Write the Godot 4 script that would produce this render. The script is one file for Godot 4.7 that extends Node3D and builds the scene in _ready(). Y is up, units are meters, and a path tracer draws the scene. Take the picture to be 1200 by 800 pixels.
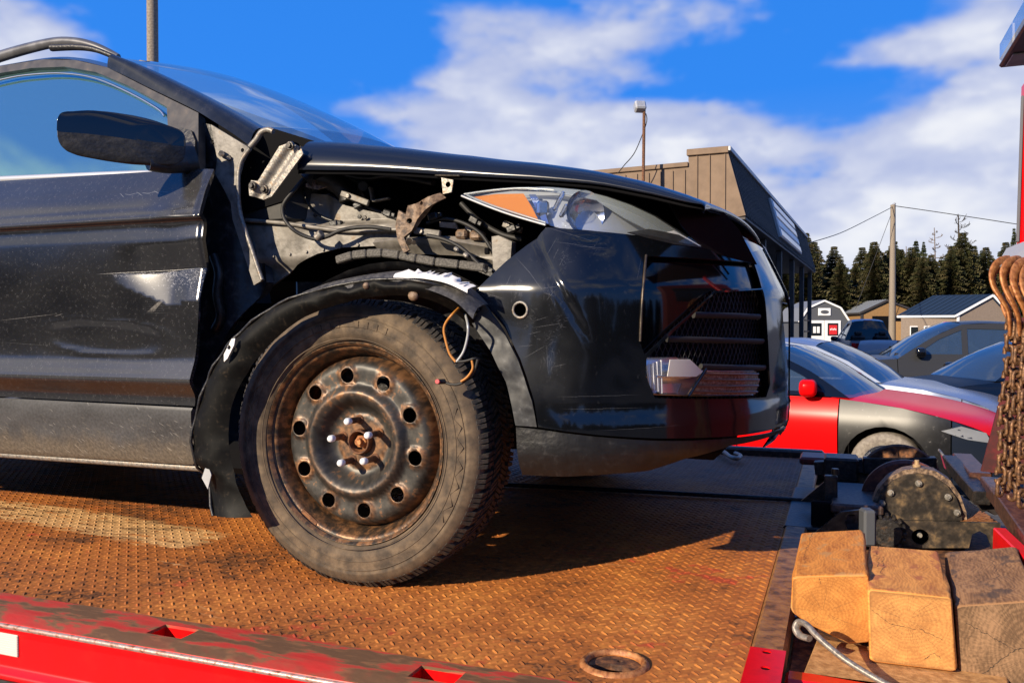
extends Node3D

var M := {}
var rng := RandomNumberGenerator.new()
var taken := {}

# ---------------------------------------------------------------- small tools
func Q(a: Array) -> PackedVector2Array:
	var o := PackedVector2Array()
	for i in range(0, a.size(), 2):
		o.append(Vector2(a[i], a[i + 1]))
	return o

func W(a: Array) -> Array:
	var o := []
	for i in range(0, a.size(), 3):
		o.append(Vector3(a[i], a[i + 1], a[i + 2]))
	return o

func S() -> SurfaceTool:
	var st := SurfaceTool.new()
	st.begin(Mesh.PRIMITIVE_TRIANGLES)
	return st

# one triangle with its own normals; turned so that its front agrees with them
func tri(st: SurfaceTool, a: Vector3, b: Vector3, c: Vector3, na: Vector3, nb: Vector3, nc: Vector3, ua := Vector2.ZERO, ub := Vector2.ZERO, uc := Vector2.ZERO) -> void:
	var g := (b - a).cross(c - a)
	if g.length_squared() < 1e-16:
		return
	if g.dot(na + nb + nc) > 0.0:
		var t := b; b = c; c = t
		t = nb; nb = nc; nc = t
		var w := ub; ub = uc; uc = w
	st.set_normal(na); st.set_uv(ua); st.add_vertex(a)
	st.set_normal(nb); st.set_uv(ub); st.add_vertex(b)
	st.set_normal(nc); st.set_uv(uc); st.add_vertex(c)

func flat(st: SurfaceTool, a: Vector3, b: Vector3, c: Vector3, n: Vector3) -> void:
	var g := (b - a).cross(c - a).normalized()
	if g.dot(n) < 0.0:
		g = -g
	tri(st, a, b, c, g, g, g)

func quad(st: SurfaceTool, a: Vector3, b: Vector3, c: Vector3, d: Vector3, n: Vector3) -> void:
	flat(st, a, b, c, n); flat(st, a, c, d, n)

# rows of points joined to a smooth skin; hint tells which way is out
func skin(st: SurfaceTool, rows: Array, hint: Vector3, closed := false, uvs := Vector2.ONE) -> void:
	var n := rows.size()
	var m: int = rows[0].size()
	var nor := []
	for i in n:
		var line := []
		for j in m:
			var a: Vector3 = rows[min(i + 1, n - 1)][j] - rows[max(i - 1, 0)][j]
			var j0: int = (j - 1 + m) % m if closed else max(j - 1, 0)
			var j1: int = (j + 1) % m if closed else min(j + 1, m - 1)
			if closed and j == 0: j0 = m - 2
			if closed and j == m - 1: j1 = 1
			var b: Vector3 = rows[i][j1] - rows[i][j0]
			line.append(a.cross(b).normalized())
		nor.append(line)
	var mid := Vector3.ZERO
	if hint == Vector3.ZERO:
		for r in rows:
			for p in r: mid += p
		mid /= n * m
	var score := 0.0
	for i in n:
		for j in m:
			score += nor[i][j].dot(hint if hint != Vector3.ZERO else rows[i][j] - mid)
	var k := 1.0 if score >= 0.0 else -1.0
	for i in n - 1:
		for j in m - 1:
			var a: Vector3 = rows[i][j]; var b: Vector3 = rows[i + 1][j]; var c: Vector3 = rows[i + 1][j + 1]; var d: Vector3 = rows[i][j + 1]
			var ua := Vector2(float(i) / (n - 1), float(j) / (m - 1)) * uvs
			var uc := Vector2(float(i + 1) / (n - 1), float(j + 1) / (m - 1)) * uvs
			tri(st, a, b, c, nor[i][j] * k, nor[i + 1][j] * k, nor[i + 1][j + 1] * k, ua, Vector2(uc.x, ua.y), uc)
			tri(st, a, c, d, nor[i][j] * k, nor[i + 1][j + 1] * k, nor[i][j + 1] * k, ua, uc, Vector2(ua.x, uc.y))

# Catmull-Rom through points
func smooth(p: Array, per := 6) -> Array:
	var o := []
	var n := p.size()
	for i in n - 1:
		for k in per:
			o.append(p[i].cubic_interpolate(p[i + 1], p[max(i - 1, 0)], p[min(i + 2, n - 1)], float(k) / per))
	o.append(p[n - 1])
	return o

func smooth2(p: PackedVector2Array, per := 5) -> PackedVector2Array:
	return PackedVector2Array(smooth(Array(p), per))

func tube(st: SurfaceTool, p: Array, r: float, sides := 8, r_end := -1.0, flatten := 1.0, up := Vector3.ZERO) -> void:
	var n := p.size()
	if r_end < 0.0: r_end = r
	var rows := []
	var side := Vector3.ZERO
	for i in n:
		var t: Vector3 = (p[min(i + 1, n - 1)] - p[max(i - 1, 0)]).normalized()
		if i == 0:
			side = up.cross(t) if up != Vector3.ZERO else t.cross(Vector3(0.31, 0.87, 0.39))
		side = (side - t * side.dot(t)).normalized()
		var b := t.cross(side)
		var row := []
		var q: float = lerp(r, r_end, float(i) / (n - 1))
		for k in sides + 1:
			var a := TAU * k / sides
			row.append(p[i] + side * cos(a) * q + b * sin(a) * q * flatten)
		rows.append(row)
	skin(st, rows, Vector3.ZERO, true)
	for e in [0, n - 1]:
		var out: Vector3 = p[0] - p[1] if e == 0 else p[n - 1] - p[n - 2]
		for k in sides:
			flat(st, p[e], rows[e][k], rows[e][k + 1], out)

func cyl(st: SurfaceTool, a: Vector3, b: Vector3, r: float, sides := 14, bevel := 0.12) -> void:
	var d := (b - a).normalized()
	lathe(st, [Vector2(0, 0), Vector2(r * (1.0 - bevel), 0), Vector2(r, r * bevel), Vector2(r, a.distance_to(b) - r * bevel), Vector2(r * (1.0 - bevel), a.distance_to(b)), Vector2(0, a.distance_to(b))], a, d, sides, 0, TAU, true)

# profile of (radius, along axis); hard keeps the edges between the profile's pieces
func lathe(st: SurfaceTool, prof: Array, c: Vector3, axis: Vector3, seg := 32, a0 := 0.0, a1 := TAU, hard := false) -> void:
	var u := axis.cross(Vector3.UP if absf(axis.y) < 0.9 else Vector3.RIGHT).normalized()
	var w := axis.cross(u)
	var sg := 0.0
	for i in prof.size():
		var q: Vector2 = prof[(i + 1) % prof.size()]
		sg += prof[i].x * q.y - q.x * prof[i].y
	for i in prof.size() - 1:
		var p: Vector2 = prof[i]; var q: Vector2 = prof[i + 1]
		var nn := []
		for e in 2:
			var d := q - p
			if not hard:
				var k := i + e
				d = prof[min(k + 1, prof.size() - 1)] - prof[max(k - 1, 0)]
			nn.append(Vector2(d.y, -d.x).normalized() * (1.0 if sg >= 0.0 else -1.0))
		for s in seg:
			var t0 := a0 + (a1 - a0) * s / seg; var t1 := a0 + (a1 - a0) * (s + 1) / seg
			var e0 := u * cos(t0) + w * sin(t0); var e1 := u * cos(t1) + w * sin(t1)
			var A := c + e0 * p.x + axis * p.y; var B := c + e0 * q.x + axis * q.y
			var C := c + e1 * q.x + axis * q.y; var D := c + e1 * p.x + axis * p.y
			var na: Vector3 = e0 * nn[0].x + axis * nn[0].y; var nb: Vector3 = e0 * nn[1].x + axis * nn[1].y
			var nc: Vector3 = e1 * nn[1].x + axis * nn[1].y; var nd: Vector3 = e1 * nn[0].x + axis * nn[0].y
			var ua := Vector2(t0, p.y - p.x); var ub := Vector2(t0, q.y - q.x); var uc := Vector2(t1, q.y - q.x); var ud := Vector2(t1, p.y - p.x)
			tri(st, A, B, C, na, nb, nc, ua, ub, uc); tri(st, A, C, D, na, nc, nd, ua, uc, ud)

func box(st: SurfaceTool, c: Vector3, size: Vector3, basis := Basis.IDENTITY, bevel := 0.004) -> void:
	var h := size / 2.0
	var b := minf(bevel, minf(h.x, minf(h.y, h.z)) * 0.9)
	var P := func(sx, sy, sz, ax) -> Vector3:   # corner point that belongs to the face across axis ax
		var v := Vector3(sx * (h.x - (0.0 if ax == 0 else b)), sy * (h.y - (0.0 if ax == 1 else b)), sz * (h.z - (0.0 if ax == 2 else b)))
		return c + basis * v
	for s in [-1, 1]:
		quad(st, P.call(s, -1, -1, 0), P.call(s, 1, -1, 0), P.call(s, 1, 1, 0), P.call(s, -1, 1, 0), basis.x * s)
		quad(st, P.call(-1, s, -1, 1), P.call(1, s, -1, 1), P.call(1, s, 1, 1), P.call(-1, s, 1, 1), basis.y * s)
		quad(st, P.call(-1, -1, s, 2), P.call(1, -1, s, 2), P.call(1, 1, s, 2), P.call(-1, 1, s, 2), basis.z * s)
	if b < 0.0004:
		return
	for s in [-1, 1]:
		for t in [-1, 1]:
			quad(st, P.call(s, t, -1, 0), P.call(s, t, 1, 0), P.call(s, t, 1, 1), P.call(s, t, -1, 1), basis.x * s + basis.y * t)
			quad(st, P.call(s, -1, t, 0), P.call(s, 1, t, 0), P.call(s, 1, t, 2), P.call(s, -1, t, 2), basis.x * s + basis.z * t)
			quad(st, P.call(-1, s, t, 1), P.call(1, s, t, 1), P.call(1, s, t, 2), P.call(-1, s, t, 2), basis.y * s + basis.z * t)
			for w in [-1, 1]:
				flat(st, P.call(s, t, w, 0), P.call(s, t, w, 1), P.call(s, t, w, 2), basis.x * s + basis.y * t + basis.z * w)

# a bar with a square section between two points
func bar(st: SurfaceTool, a: Vector3, b: Vector3, w: float, h: float, up := Vector3.UP, bevel := 0.003) -> void:
	var d := (b - a).normalized()
	var s := d.cross(up).normalized()
	box(st, (a + b) / 2.0, Vector3(a.distance_to(b), h, w), Basis(d, s.cross(d), s), bevel)

func circle(c: Vector2, r: float, n := 16, ry := -1.0) -> PackedVector2Array:
	var o := PackedVector2Array()
	for k in n:
		o.append(c + Vector2(cos(TAU * k / n) * r, sin(TAU * k / n) * (r if ry < 0 else ry)))
	return o

# a sheet: the outline (with holes) in a plane of two numbers, laid on the surface f, t thick
func sheet(st: SurfaceTool, outline: PackedVector2Array, holes: Array, cell: float, f: Callable, t: float, hint: Vector3, back := true) -> void:
	var lo := outline[0]; var hi := outline[0]
	for p in outline:
		lo = lo.min(p); hi = hi.max(p)
	var e := 0.0015
	var nrm := func(p: Vector2) -> Vector3:
		var n: Vector3 = (f.call(p + Vector2(e, 0)) - f.call(p - Vector2(e, 0))).cross(f.call(p + Vector2(0, e)) - f.call(p - Vector2(0, e))).normalized()
		return n if n.dot(hint) >= 0.0 else -n
	var cache := {}
	var at := func(p: Vector2) -> Array:
		var key := Vector2i(roundi(p.x * 20000.0), roundi(p.y * 20000.0))
		if not cache.has(key):
			cache[key] = [f.call(p), nrm.call(p)]
		return cache[key]
	var nx := int(ceil((hi.x - lo.x) / cell)); var ny := int(ceil((hi.y - lo.y) / cell))
	for i in nx:
		for j in ny:
			var o := lo + Vector2(i, j) * cell
			var polys := Geometry2D.intersect_polygons(PackedVector2Array([o, o + Vector2(cell, 0), o + Vector2(cell, cell), o + Vector2(0, cell)]), outline)
			for h in holes:      # a hole inside one cell: cut the cell in two through it first
				var hm := Vector2.ZERO
				for p in h: hm += p / h.size()
				if Rect2(o, Vector2(cell, cell)).has_point(hm):
					var two: Array[PackedVector2Array] = []
					for q in polys:
						for w in [[-9.0, hm.x], [hm.x, 9.0]]:
							two.append_array(Geometry2D.intersect_polygons(q, PackedVector2Array([Vector2(w[0], -9), Vector2(w[1], -9), Vector2(w[1], 9), Vector2(w[0], 9)])))
					polys = two
			for h in holes:
				var rest: Array[PackedVector2Array] = []
				for q in polys:
					for r in Geometry2D.clip_polygons(q, h):
						rest.append(r)
				polys = rest
			for q in polys:
				var ix := Geometry2D.triangulate_polygon(q)
				for k in range(0, ix.size(), 3):
					var A: Array = at.call(q[ix[k]]); var B: Array = at.call(q[ix[k + 1]]); var C: Array = at.call(q[ix[k + 2]])
					tri(st, A[0], B[0], C[0], A[1], B[1], C[1], q[ix[k]], q[ix[k + 1]], q[ix[k + 2]])
					if t > 0.0 and back:
						tri(st, A[0] - A[1] * t, B[0] - B[1] * t, C[0] - C[1] * t, -A[1], -B[1], -C[1], q[ix[k]], q[ix[k + 1]], q[ix[k + 2]])
	if t <= 0.0:
		return
	for loop in [outline] + holes:
		var n: int = loop.size()
		for k in n:
			var p: Vector2 = loop[k]; var q: Vector2 = loop[(k + 1) % n]
			var steps := int(ceil(p.distance_to(q) / cell))
			for s in steps:
				var A: Array = at.call(p.lerp(q, float(s) / steps)); var B: Array = at.call(p.lerp(q, float(s + 1) / steps))
				var w: Vector3 = (B[0] - A[0]).cross(A[1]).normalized()
				tri(st, A[0], B[0], B[0] - B[1] * t, w, w, w, p, q, q)
				tri(st, A[0], B[0] - B[1] * t, A[0] - A[1] * t, w, w, w, p, q, p)

# a flat plate: outline in the plane of the frame's x and y, front on its z
func plate(st: SurfaceTool, outline: PackedVector2Array, holes: Array, frame: Transform3D, t: float, cell := 0.5) -> void:
	sheet(st, outline, holes, cell, func(p: Vector2) -> Vector3: return frame * Vector3(p.x, p.y, 0), t, frame.basis.z)

func zplane(z: float) -> Transform3D:
	return Transform3D(Basis.IDENTITY, Vector3(0, 0, z))

func bump_at(x: float, y: float, cx: float, cy: float, rx: float, ry: float) -> float:
	return exp(-pow((x - cx) / rx, 2.0) - pow((y - cy) / ry, 2.0))

func curve(x: float, pts: Array) -> float:   # smooth interpolation through (x, y) pairs with rising x
	if x <= pts[0].x: return pts[0].y
	var n := pts.size()
	for i in n - 1:
		if x <= pts[i + 1].x:
			var k: float = (x - pts[i].x) / (pts[i + 1].x - pts[i].x)
			return cubic_interpolate(pts[i].y, pts[i + 1].y, pts[max(i - 1, 0)].y, pts[min(i + 2, n - 1)].y, k)
	return pts[n - 1].y

func lin(x: float, pts: Array) -> float:
	if x <= pts[0].x: return pts[0].y
	for i in pts.size() - 1:
		if x <= pts[i + 1].x:
			return lerpf(pts[i].y, pts[i + 1].y, (x - pts[i].x) / (pts[i + 1].x - pts[i].x))
	return pts[pts.size() - 1].y

# ---------------------------------------------------------------- objects
func numbered(called: String) -> String:
	if not taken.has(called):
		taken[called] = 0
		return called
	taken[called] += 1
	return "%s_%03d" % [called, taken[called]]

func tag(o: Node3D, label: String, category: String, group := "") -> void:
	o.set_meta("label", label)
	o.set_meta("category", category)
	if group: o.set_meta("group", group)

func thing(called: String, label: String, category: String, at := Vector3.ZERO, turn := 0.0, group := "") -> Node3D:
	var o := Node3D.new()
	o.name = numbered(called)
	add_child(o)
	o.position = at
	o.rotation.y = turn
	o.set_meta("local", turn != 0.0)
	tag(o, label, category, group)
	return o

# shapes of a thing without turn are given in the place's own metres
func part(called: String, st: SurfaceTool, m: Material, parent: Node3D, label := "") -> MeshInstance3D:
	var mi := MeshInstance3D.new()
	mi.name = called
	mi.mesh = st.commit()
	if mi.mesh.get_surface_count(): mi.mesh.surface_set_material(0, m)
	parent.add_child(mi, true)
	if parent.get_parent() == self and not parent is MeshInstance3D and not parent.get_meta("local", false):
		mi.position = -parent.position
	if label: mi.set_meta("label", label)
	return mi

func single(called: String, st: SurfaceTool, m: Material, label: String, category: String, group := "") -> MeshInstance3D:
	var mi := MeshInstance3D.new()
	mi.name = numbered(called)
	mi.mesh = st.commit()
	mi.mesh.surface_set_material(0, m)
	add_child(mi)
	tag(mi, label, category, group)
	return mi

func structure(called: String, st: SurfaceTool, m: Material) -> MeshInstance3D:
	var mi := MeshInstance3D.new()
	mi.name = numbered(called)
	mi.mesh = st.commit()
	mi.mesh.surface_set_material(0, m)
	mi.set_meta("kind", "structure")
	add_child(mi)
	return mi

func dup(o: Node3D, label: String, at: Vector3, turn := 0.0, size := 1.0, group := "") -> Node3D:
	var c: Node3D = o.duplicate()
	c.name = numbered(o.get_meta("kind_name", String(o.name).rstrip("0123456789").trim_suffix("_")))
	add_child(c)
	c.position = at
	c.rotation.y = turn
	var wide := size * (1.0 if size == 1.0 else rng.randf_range(0.72, 1.3))
	c.scale = Vector3(wide, size, wide)
	c.set_meta("label", label)
	if group: c.set_meta("group", group)
	return c

# ---------------------------------------------------------------- materials
func srgb(c: Color) -> Color:
	return c.linear_to_srgb()

func ramp(cols: Array, stops: Array) -> Gradient:
	var g := Gradient.new()
	g.offsets = PackedFloat32Array(stops)
	var a := PackedColorArray()
	for c in cols: a.append(srgb(c))
	g.colors = a
	return g

func noise(sd: int, freq: float, kind := FastNoiseLite.TYPE_SIMPLEX_SMOOTH, oct := 4) -> FastNoiseLite:
	var n := FastNoiseLite.new()
	n.seed = sd; n.frequency = freq; n.noise_type = kind; n.fractal_octaves = oct
	if oct >= 5: n.fractal_gain = 0.6
	return n

func ntex(sd: int, freq: float, cols: Array, stops: Array, size := 512, oct := 6, kind := FastNoiseLite.TYPE_SIMPLEX_SMOOTH) -> NoiseTexture2D:
	var t := NoiseTexture2D.new()
	t.width = size; t.height = size
	t.seamless = true
	t.noise = noise(sd, freq, kind, oct)
	t.color_ramp = ramp(cols, stops)
	return t

var bumps := {}
func nbump(sd: int, freq: float, strength: float, size := 512, oct := 4, kind := FastNoiseLite.TYPE_SIMPLEX_SMOOTH) -> NoiseTexture2D:
	var key := "%.2f %.1f" % [freq, ceilf(strength)]
	if not bumps.has(key): bumps[key] = nbump_new(sd, freq, strength, size, oct, kind)
	return bumps[key]

func nbump_new(sd: int, freq: float, strength: float, size: int, oct: int, kind: int) -> NoiseTexture2D:
	var t := NoiseTexture2D.new()
	t.width = size; t.height = size
	t.seamless = true
	t.noise = noise(sd, freq, kind, oct)
	t.as_normal_map = true
	t.bump_strength = strength
	return t

# colours in linear light
func mat(c: Color, rough: float, metal := 0.0, spec := 0.5) -> StandardMaterial3D:
	var m := StandardMaterial3D.new()
	m.albedo_color = srgb(c)
	m.roughness = rough
	m.metallic = metal
	m.metallic_specular = spec
	return m

# a surface with a noise of its own, laid on from three sides; metres is the size of one repeat
func rough_mat(cols: Array, stops: Array, metres: float, rough: float, sd: int, freq := 0.012, bump := 0.0, metal := 0.0, spec := 0.5) -> StandardMaterial3D:
	var m := mat(Color.WHITE, rough, metal, spec)
	m.albedo_texture = ntex(sd, freq, cols, stops)
	m.uv1_triplanar = true
	m.uv1_world_triplanar = true
	m.uv1_scale = Vector3.ONE / metres
	if bump > 0.0:
		m.normal_enabled = true
		m.normal_texture = nbump(sd + 50, freq * 2.0, bump)
	return m

func C(r: float, g: float, b: float) -> Color:
	return Color(r, g, b)

func G(v: float) -> Color:
	return Color(v, v, v)

func pic(w: int, h: int, base: Color) -> Image:
	var im := Image.create(w, h, false, Image.FORMAT_RGB8)
	im.fill(srgb(base))
	return im

func scratch(im: Image, a: Vector2, b: Vector2, c: Color, wide := 1.0, strength := 1.0) -> void:   # in pixels
	var n := int(a.distance_to(b)) + 1
	var col := srgb(c)
	for i in n + 1:
		var p := a.lerp(b, float(i) / n)
		var k := strength * (1.0 - pow(absf(2.0 * i / n - 1.0), 3.0)) * rng.randf_range(0.4, 1.0)
		for w in int(ceil(wide)):
			var x := int(p.x) + w / 2; var y := int(p.y) + w - w / 2
			if x >= 0 and y >= 0 and x < im.get_width() and y < im.get_height():
				im.set_pixel(x, y, im.get_pixel(x, y).lerp(col, k))

func shot(im: Image) -> ImageTexture:
	return ImageTexture.create_from_image(im)

# ---------------------------------------------------------------- the scene
func _ready() -> void:
	rng.seed = 11
	setup()
	materials()
	lot()
	buildings()
	woods()
	truck()
	suv()
	timbers()
	chains()
	parked_cars()

func setup() -> void:
	var cam := Camera3D.new()
	cam.name = "camera"
	cam.position = Vector3(1.073, 1.63, 1.784)
	cam.rotation_degrees = Vector3(-0.974, 21.107, 0)
	cam.fov = 43.603
	cam.near = 0.05
	cam.far = 2000.0
	add_child(cam)
	cam.current = true
	var sun := DirectionalLight3D.new()
	sun.name = "sun"
	sun.light_color = Color(1.0, 0.93, 0.82)
	sun.light_energy = 1.6
	sun.light_angular_distance = 0.5
	sun.shadow_enabled = true
	add_child(sun)
	sun.look_at_from_position(Vector3.ZERO, Vector3(0.50, -0.46, -1.0))
	var env := Environment.new()
	env.background_mode = Environment.BG_SKY
	env.tonemap_mode = Environment.TONE_MAPPER_LINEAR
	env.tonemap_exposure = 1.5
	env.sdfgi_enabled = true
	env.ssao_enabled = true
	env.ssil_enabled = true
	var sm := PanoramaSkyMaterial.new()
	sm.panorama = sky_picture(2048, 1024)
	sm.energy_multiplier = 0.68
	var sky := Sky.new()
	sky.sky_material = sm
	env.sky = sky
	var we := WorldEnvironment.new()
	we.name = "world"
	we.environment = env
	add_child(we)

# winter sky: deep blue overhead, banks of soft cloud; all round, below and above the frame too
func sky_picture(w: int, h: int) -> ImageTexture:
	var im := Image.create(w, h, false, Image.FORMAT_RGBF)
	im.fill(Color(0.17, 0.15, 0.13))
	var n1 := noise(3, 0.9, FastNoiseLite.TYPE_SIMPLEX_SMOOTH, 6)
	n1.fractal_gain = 0.55
	var n2 := noise(8, 0.5, FastNoiseLite.TYPE_SIMPLEX_SMOOTH, 3)
	var n3 := noise(21, 3.2, FastNoiseLite.TYPE_SIMPLEX_SMOOTH, 5)
	# cloud banks: azimuth, elevation, half widths in degrees, amount
	var banks := [[-52, 8, 5, 4, 0.8], [-124, 27, 12, 6, 0.6], [-20, 11, 8, 5, 0.6], [-24, 17, 4, 4, 0.4], [-14, 19, 8, 4, 0.5], [-10, 9, 8, 6, 0.7], [5, 8, 9, 5, 0.52], [8, 14, 6, 4, 0.6], [0, 4, 16, 5, 0.38], [-52, 16, 5, 3, 0.9], [-31, 14, 2.5, 1.2, 0.42],
		[-2.5, 14, 4.5, 2.2, -0.7], [1.5, 20, 4.5, 3.2, -0.6], [8, 20, 4, 5, 0.3], [-41, 14, 9, 12, -0.6], [-31, 21, 6, 5, -0.5], [-8, 15.5, 3, 2, -0.25]]
	# the banks' share on a coarse grid of one degree
	var share := PackedFloat32Array()
	share.resize(361 * 92)
	for j in 92:
		for i in 361:
			var away := 0.0
			for b in banks:
				var u: float = (i - 180.0 - b[0]) / b[2]
				var v: float = (j - b[1]) / b[3]
				away += b[4] * exp(-u * u - v * v)
			share[j * 361 + i] = away
	for y in h / 2:
		var el := (0.5 - (y + 0.5) / h) * 180.0
		var up := sin(deg_to_rad(el)) * 2.4
		var f := cos(deg_to_rad(el))
		var blue := Color(0.20, 0.40, 0.86).lerp(Color(0.034, 0.25, 0.88), clampf(el / 15.0, 0.0, 1.0)).lerp(Color(0.012, 0.135, 0.58), clampf((el - 15.0) / 50.0, 0.0, 1.0))
		var jr := int(el) * 361; var jt := el - int(el)
		for x in w:
			var az := (x + 0.5) / w * 360.0
			if az > 180.0: az -= 360.0
			var a := deg_to_rad(az)
			var q := Vector3(sin(a) * f, up, -cos(a) * f) * 2.6
			var k := jr + int(az + 180.0); var it := az + 180.0 - int(az + 180.0)
			var away := lerpf(lerpf(share[k], share[k + 1], it), lerpf(share[k + 361], share[k + 362], it), jt)
			var fine := n3.get_noise_3dv(q)
			var v0 := n1.get_noise_3dv(q + Vector3(fine, fine * 0.6, -fine) * 0.10)
			var big := n2.get_noise_3dv(q)
			var c := smoothstep(0.10, 0.66, v0 * 1.2 + big * 0.25 + fine * 0.38 + away + 0.10)
			var body := smoothstep(0.35, 1.35, v0 * 1.1 + fine * 0.6 + away * 0.8 + 0.15)
			im.set_pixel(x, y, blue.lerp(Color(0.47, 0.53, 0.76).lerp(Color(0.90, 0.91, 0.94), body), c * 0.95))
	return ImageTexture.create_from_image(im)

func materials() -> void:
	M.black_paint = mat(C(0.003, 0.0033, 0.0045), 0.09)
	M.black_paint.clearcoat_enabled = true
	M.black_paint.clearcoat = 0.25
	M.black_paint.clearcoat_roughness = 0.04
	M.hood_paint = mat(C(0.008, 0.011, 0.02), 0.22)
	M.dusty_black = rough_mat([C(0.012, 0.013, 0.016), C(0.022, 0.022, 0.024), C(0.09, 0.085, 0.078)], [0.3, 0.62, 0.9], 0.5, 0.38, 5, 0.02, 1.0)
	M.black_plastic = rough_mat([C(0.008, 0.008, 0.009), C(0.02, 0.019, 0.018), C(0.05, 0.042, 0.034)], [0.3, 0.6, 0.95], 0.35, 0.42, 6, 0.02, 1.5)
	M.grey_plastic = rough_mat([C(0.006, 0.0063, 0.007), C(0.009, 0.0095, 0.011), C(0.06, 0.058, 0.054)], [0.3, 0.66, 0.99], 0.4, 0.42, 7, 0.02, 1.0)
	M.rubber = rough_mat([C(0.01, 0.01, 0.01), C(0.022, 0.02, 0.018)], [0.3, 0.8], 0.3, 0.6, 8, 0.02)
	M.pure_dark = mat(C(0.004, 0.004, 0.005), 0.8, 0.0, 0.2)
	M.apron = rough_mat([C(0.105, 0.095, 0.08), C(0.185, 0.168, 0.145), C(0.24, 0.22, 0.19), C(0.18, 0.11, 0.055)], [0.2, 0.45, 0.75, 0.97], 0.45, 0.5, 9, 0.014, 1.0)
	M.bare_steel = rough_mat([C(0.14, 0.13, 0.115), C(0.30, 0.28, 0.25), C(0.20, 0.11, 0.05)], [0.3, 0.6, 0.95], 0.2, 0.45, 10, 0.02, 1.0, 0.25)
	M.rust_steel = rough_mat([C(0.05, 0.03, 0.02), C(0.19, 0.12, 0.07), C(0.27, 0.19, 0.13)], [0.25, 0.55, 0.85], 0.2, 0.6, 11, 0.02, 2.0)
	M.rust = rough_mat([C(0.05, 0.022, 0.012), C(0.15, 0.06, 0.024), C(0.30, 0.125, 0.04)], [0.25, 0.55, 0.9], 0.3, 0.75, 12, 0.016, 3.0)
	M.rust_bright = rough_mat([C(0.16, 0.05, 0.015), C(0.40, 0.15, 0.045), C(0.58, 0.30, 0.12)], [0.25, 0.5, 0.85], 0.18, 0.55, 13, 0.02, 2.0, 0.2)
	M.dark_iron = rough_mat([C(0.012, 0.011, 0.011), C(0.03, 0.026, 0.024), C(0.10, 0.055, 0.03)], [0.3, 0.6, 0.95], 0.3, 0.42, 14, 0.018, 2.0, 0.3)
	M.grey_iron = rough_mat([C(0.022, 0.018, 0.015), C(0.052, 0.040, 0.029), C(0.19, 0.125, 0.065)], [0.28, 0.56, 0.90], 0.3, 0.36, 15, 0.012, 1.0, 0.2)
	M.red_paint = rough_mat([C(0.66, 0.002, 0.003), C(0.76, 0.002, 0.004), C(0.58, 0.006, 0.005)], [0.2, 0.6, 0.95], 0.6, 0.28, 16, 0.012)
	M.worn_red = rough_mat([C(0.15, 0.075, 0.035), C(0.24, 0.115, 0.05), C(0.46, 0.06, 0.035), C(0.56, 0.03, 0.022)], [0.36, 0.47, 0.53, 0.8], 0.5, 0.55, 17, 0.012, 1.0)
	M.worn_red.uv1_scale = Vector3(0.7, 2.6, 2.6)
	M.dark_red = rough_mat([C(0.10, 0.012, 0.01), C(0.20, 0.012, 0.012), C(0.12, 0.03, 0.015)], [0.3, 0.6, 0.95], 0.4, 0.4, 18, 0.014)
	M.chrome = mat(C(0.72, 0.74, 0.78), 0.12, 1.0)
	M.silver = mat(C(0.55, 0.56, 0.58), 0.28, 1.0)
	M.white_trim = mat(C(0.78, 0.78, 0.76), 0.5)
	M.white_cap = mat(C(0.75, 0.77, 0.80), 0.35)
	M.amber = mat(C(0.44, 0.145, 0.002), 0.3)
	M.red_lens = mat(C(0.45, 0.01, 0.012), 0.15)
	M.clear = mat(C(0.9, 0.93, 0.95), 0.02)
	M.clear.transparency = BaseMaterial3D.TRANSPARENCY_ALPHA
	M.clear.albedo_color = Color(0.9, 0.94, 0.97, 0.02)
	M.haze_lens = mat(C(0.52, 0.54, 0.54), 0.22)
	M.haze_lens.transparency = BaseMaterial3D.TRANSPARENCY_ALPHA
	M.haze_lens.albedo_color = Color(0.62, 0.66, 0.68, 0.42)
	M.window = mat(C(0.05, 0.19, 0.27), 0.02, 0.9)
	M.window.transparency = BaseMaterial3D.TRANSPARENCY_ALPHA
	M.window.albedo_color = srgb(C(0.30, 0.58, 0.60))
	M.window.albedo_color.a = 0.5
	M.windscreen = mat(C(0.05, 0.19, 0.27), 0.02, 0.3)
	M.windscreen.transparency = BaseMaterial3D.TRANSPARENCY_ALPHA
	M.windscreen.albedo_color = Color(0.42, 0.58, 0.70, 0.5)
	M.dark_window = mat(C(0.012, 0.016, 0.02), 0.04)
	M.tan_siding = rough_mat([C(0.15, 0.098, 0.06), C(0.185, 0.122, 0.076), C(0.21, 0.14, 0.088)], [0.2, 0.55, 0.9], 3.0, 0.7, 19, 0.01)
	M.brown_siding = rough_mat([C(0.05, 0.042, 0.038), C(0.075, 0.064, 0.058)], [0.3, 0.8], 2.0, 0.6, 20, 0.01)
	M.asphalt = rough_mat([C(0.05, 0.05, 0.052), C(0.085, 0.082, 0.08), C(0.16, 0.145, 0.125)], [0.2, 0.55, 0.95], 6.0, 0.9, 22, 0.02, 3.0)
	M.weathered_wood = rough_mat([C(0.16, 0.125, 0.09), C(0.30, 0.25, 0.19)], [0.2, 0.8], 0.6, 0.8, 23, 0.02, 1.0)
	M.galvanised = rough_mat([C(0.34, 0.35, 0.36), C(0.46, 0.47, 0.48)], [0.2, 0.8], 1.0, 0.45, 24, 0.02, 0.0, 0.3)

func lot() -> void:
	var st := S()
	quad(st, Vector3(-900, 0, 200), Vector3(900, 0, 200), Vector3(900, 0, -900), Vector3(-900, 0, -900), Vector3.UP)
	structure("gravel_lot", st, M.asphalt)

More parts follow.
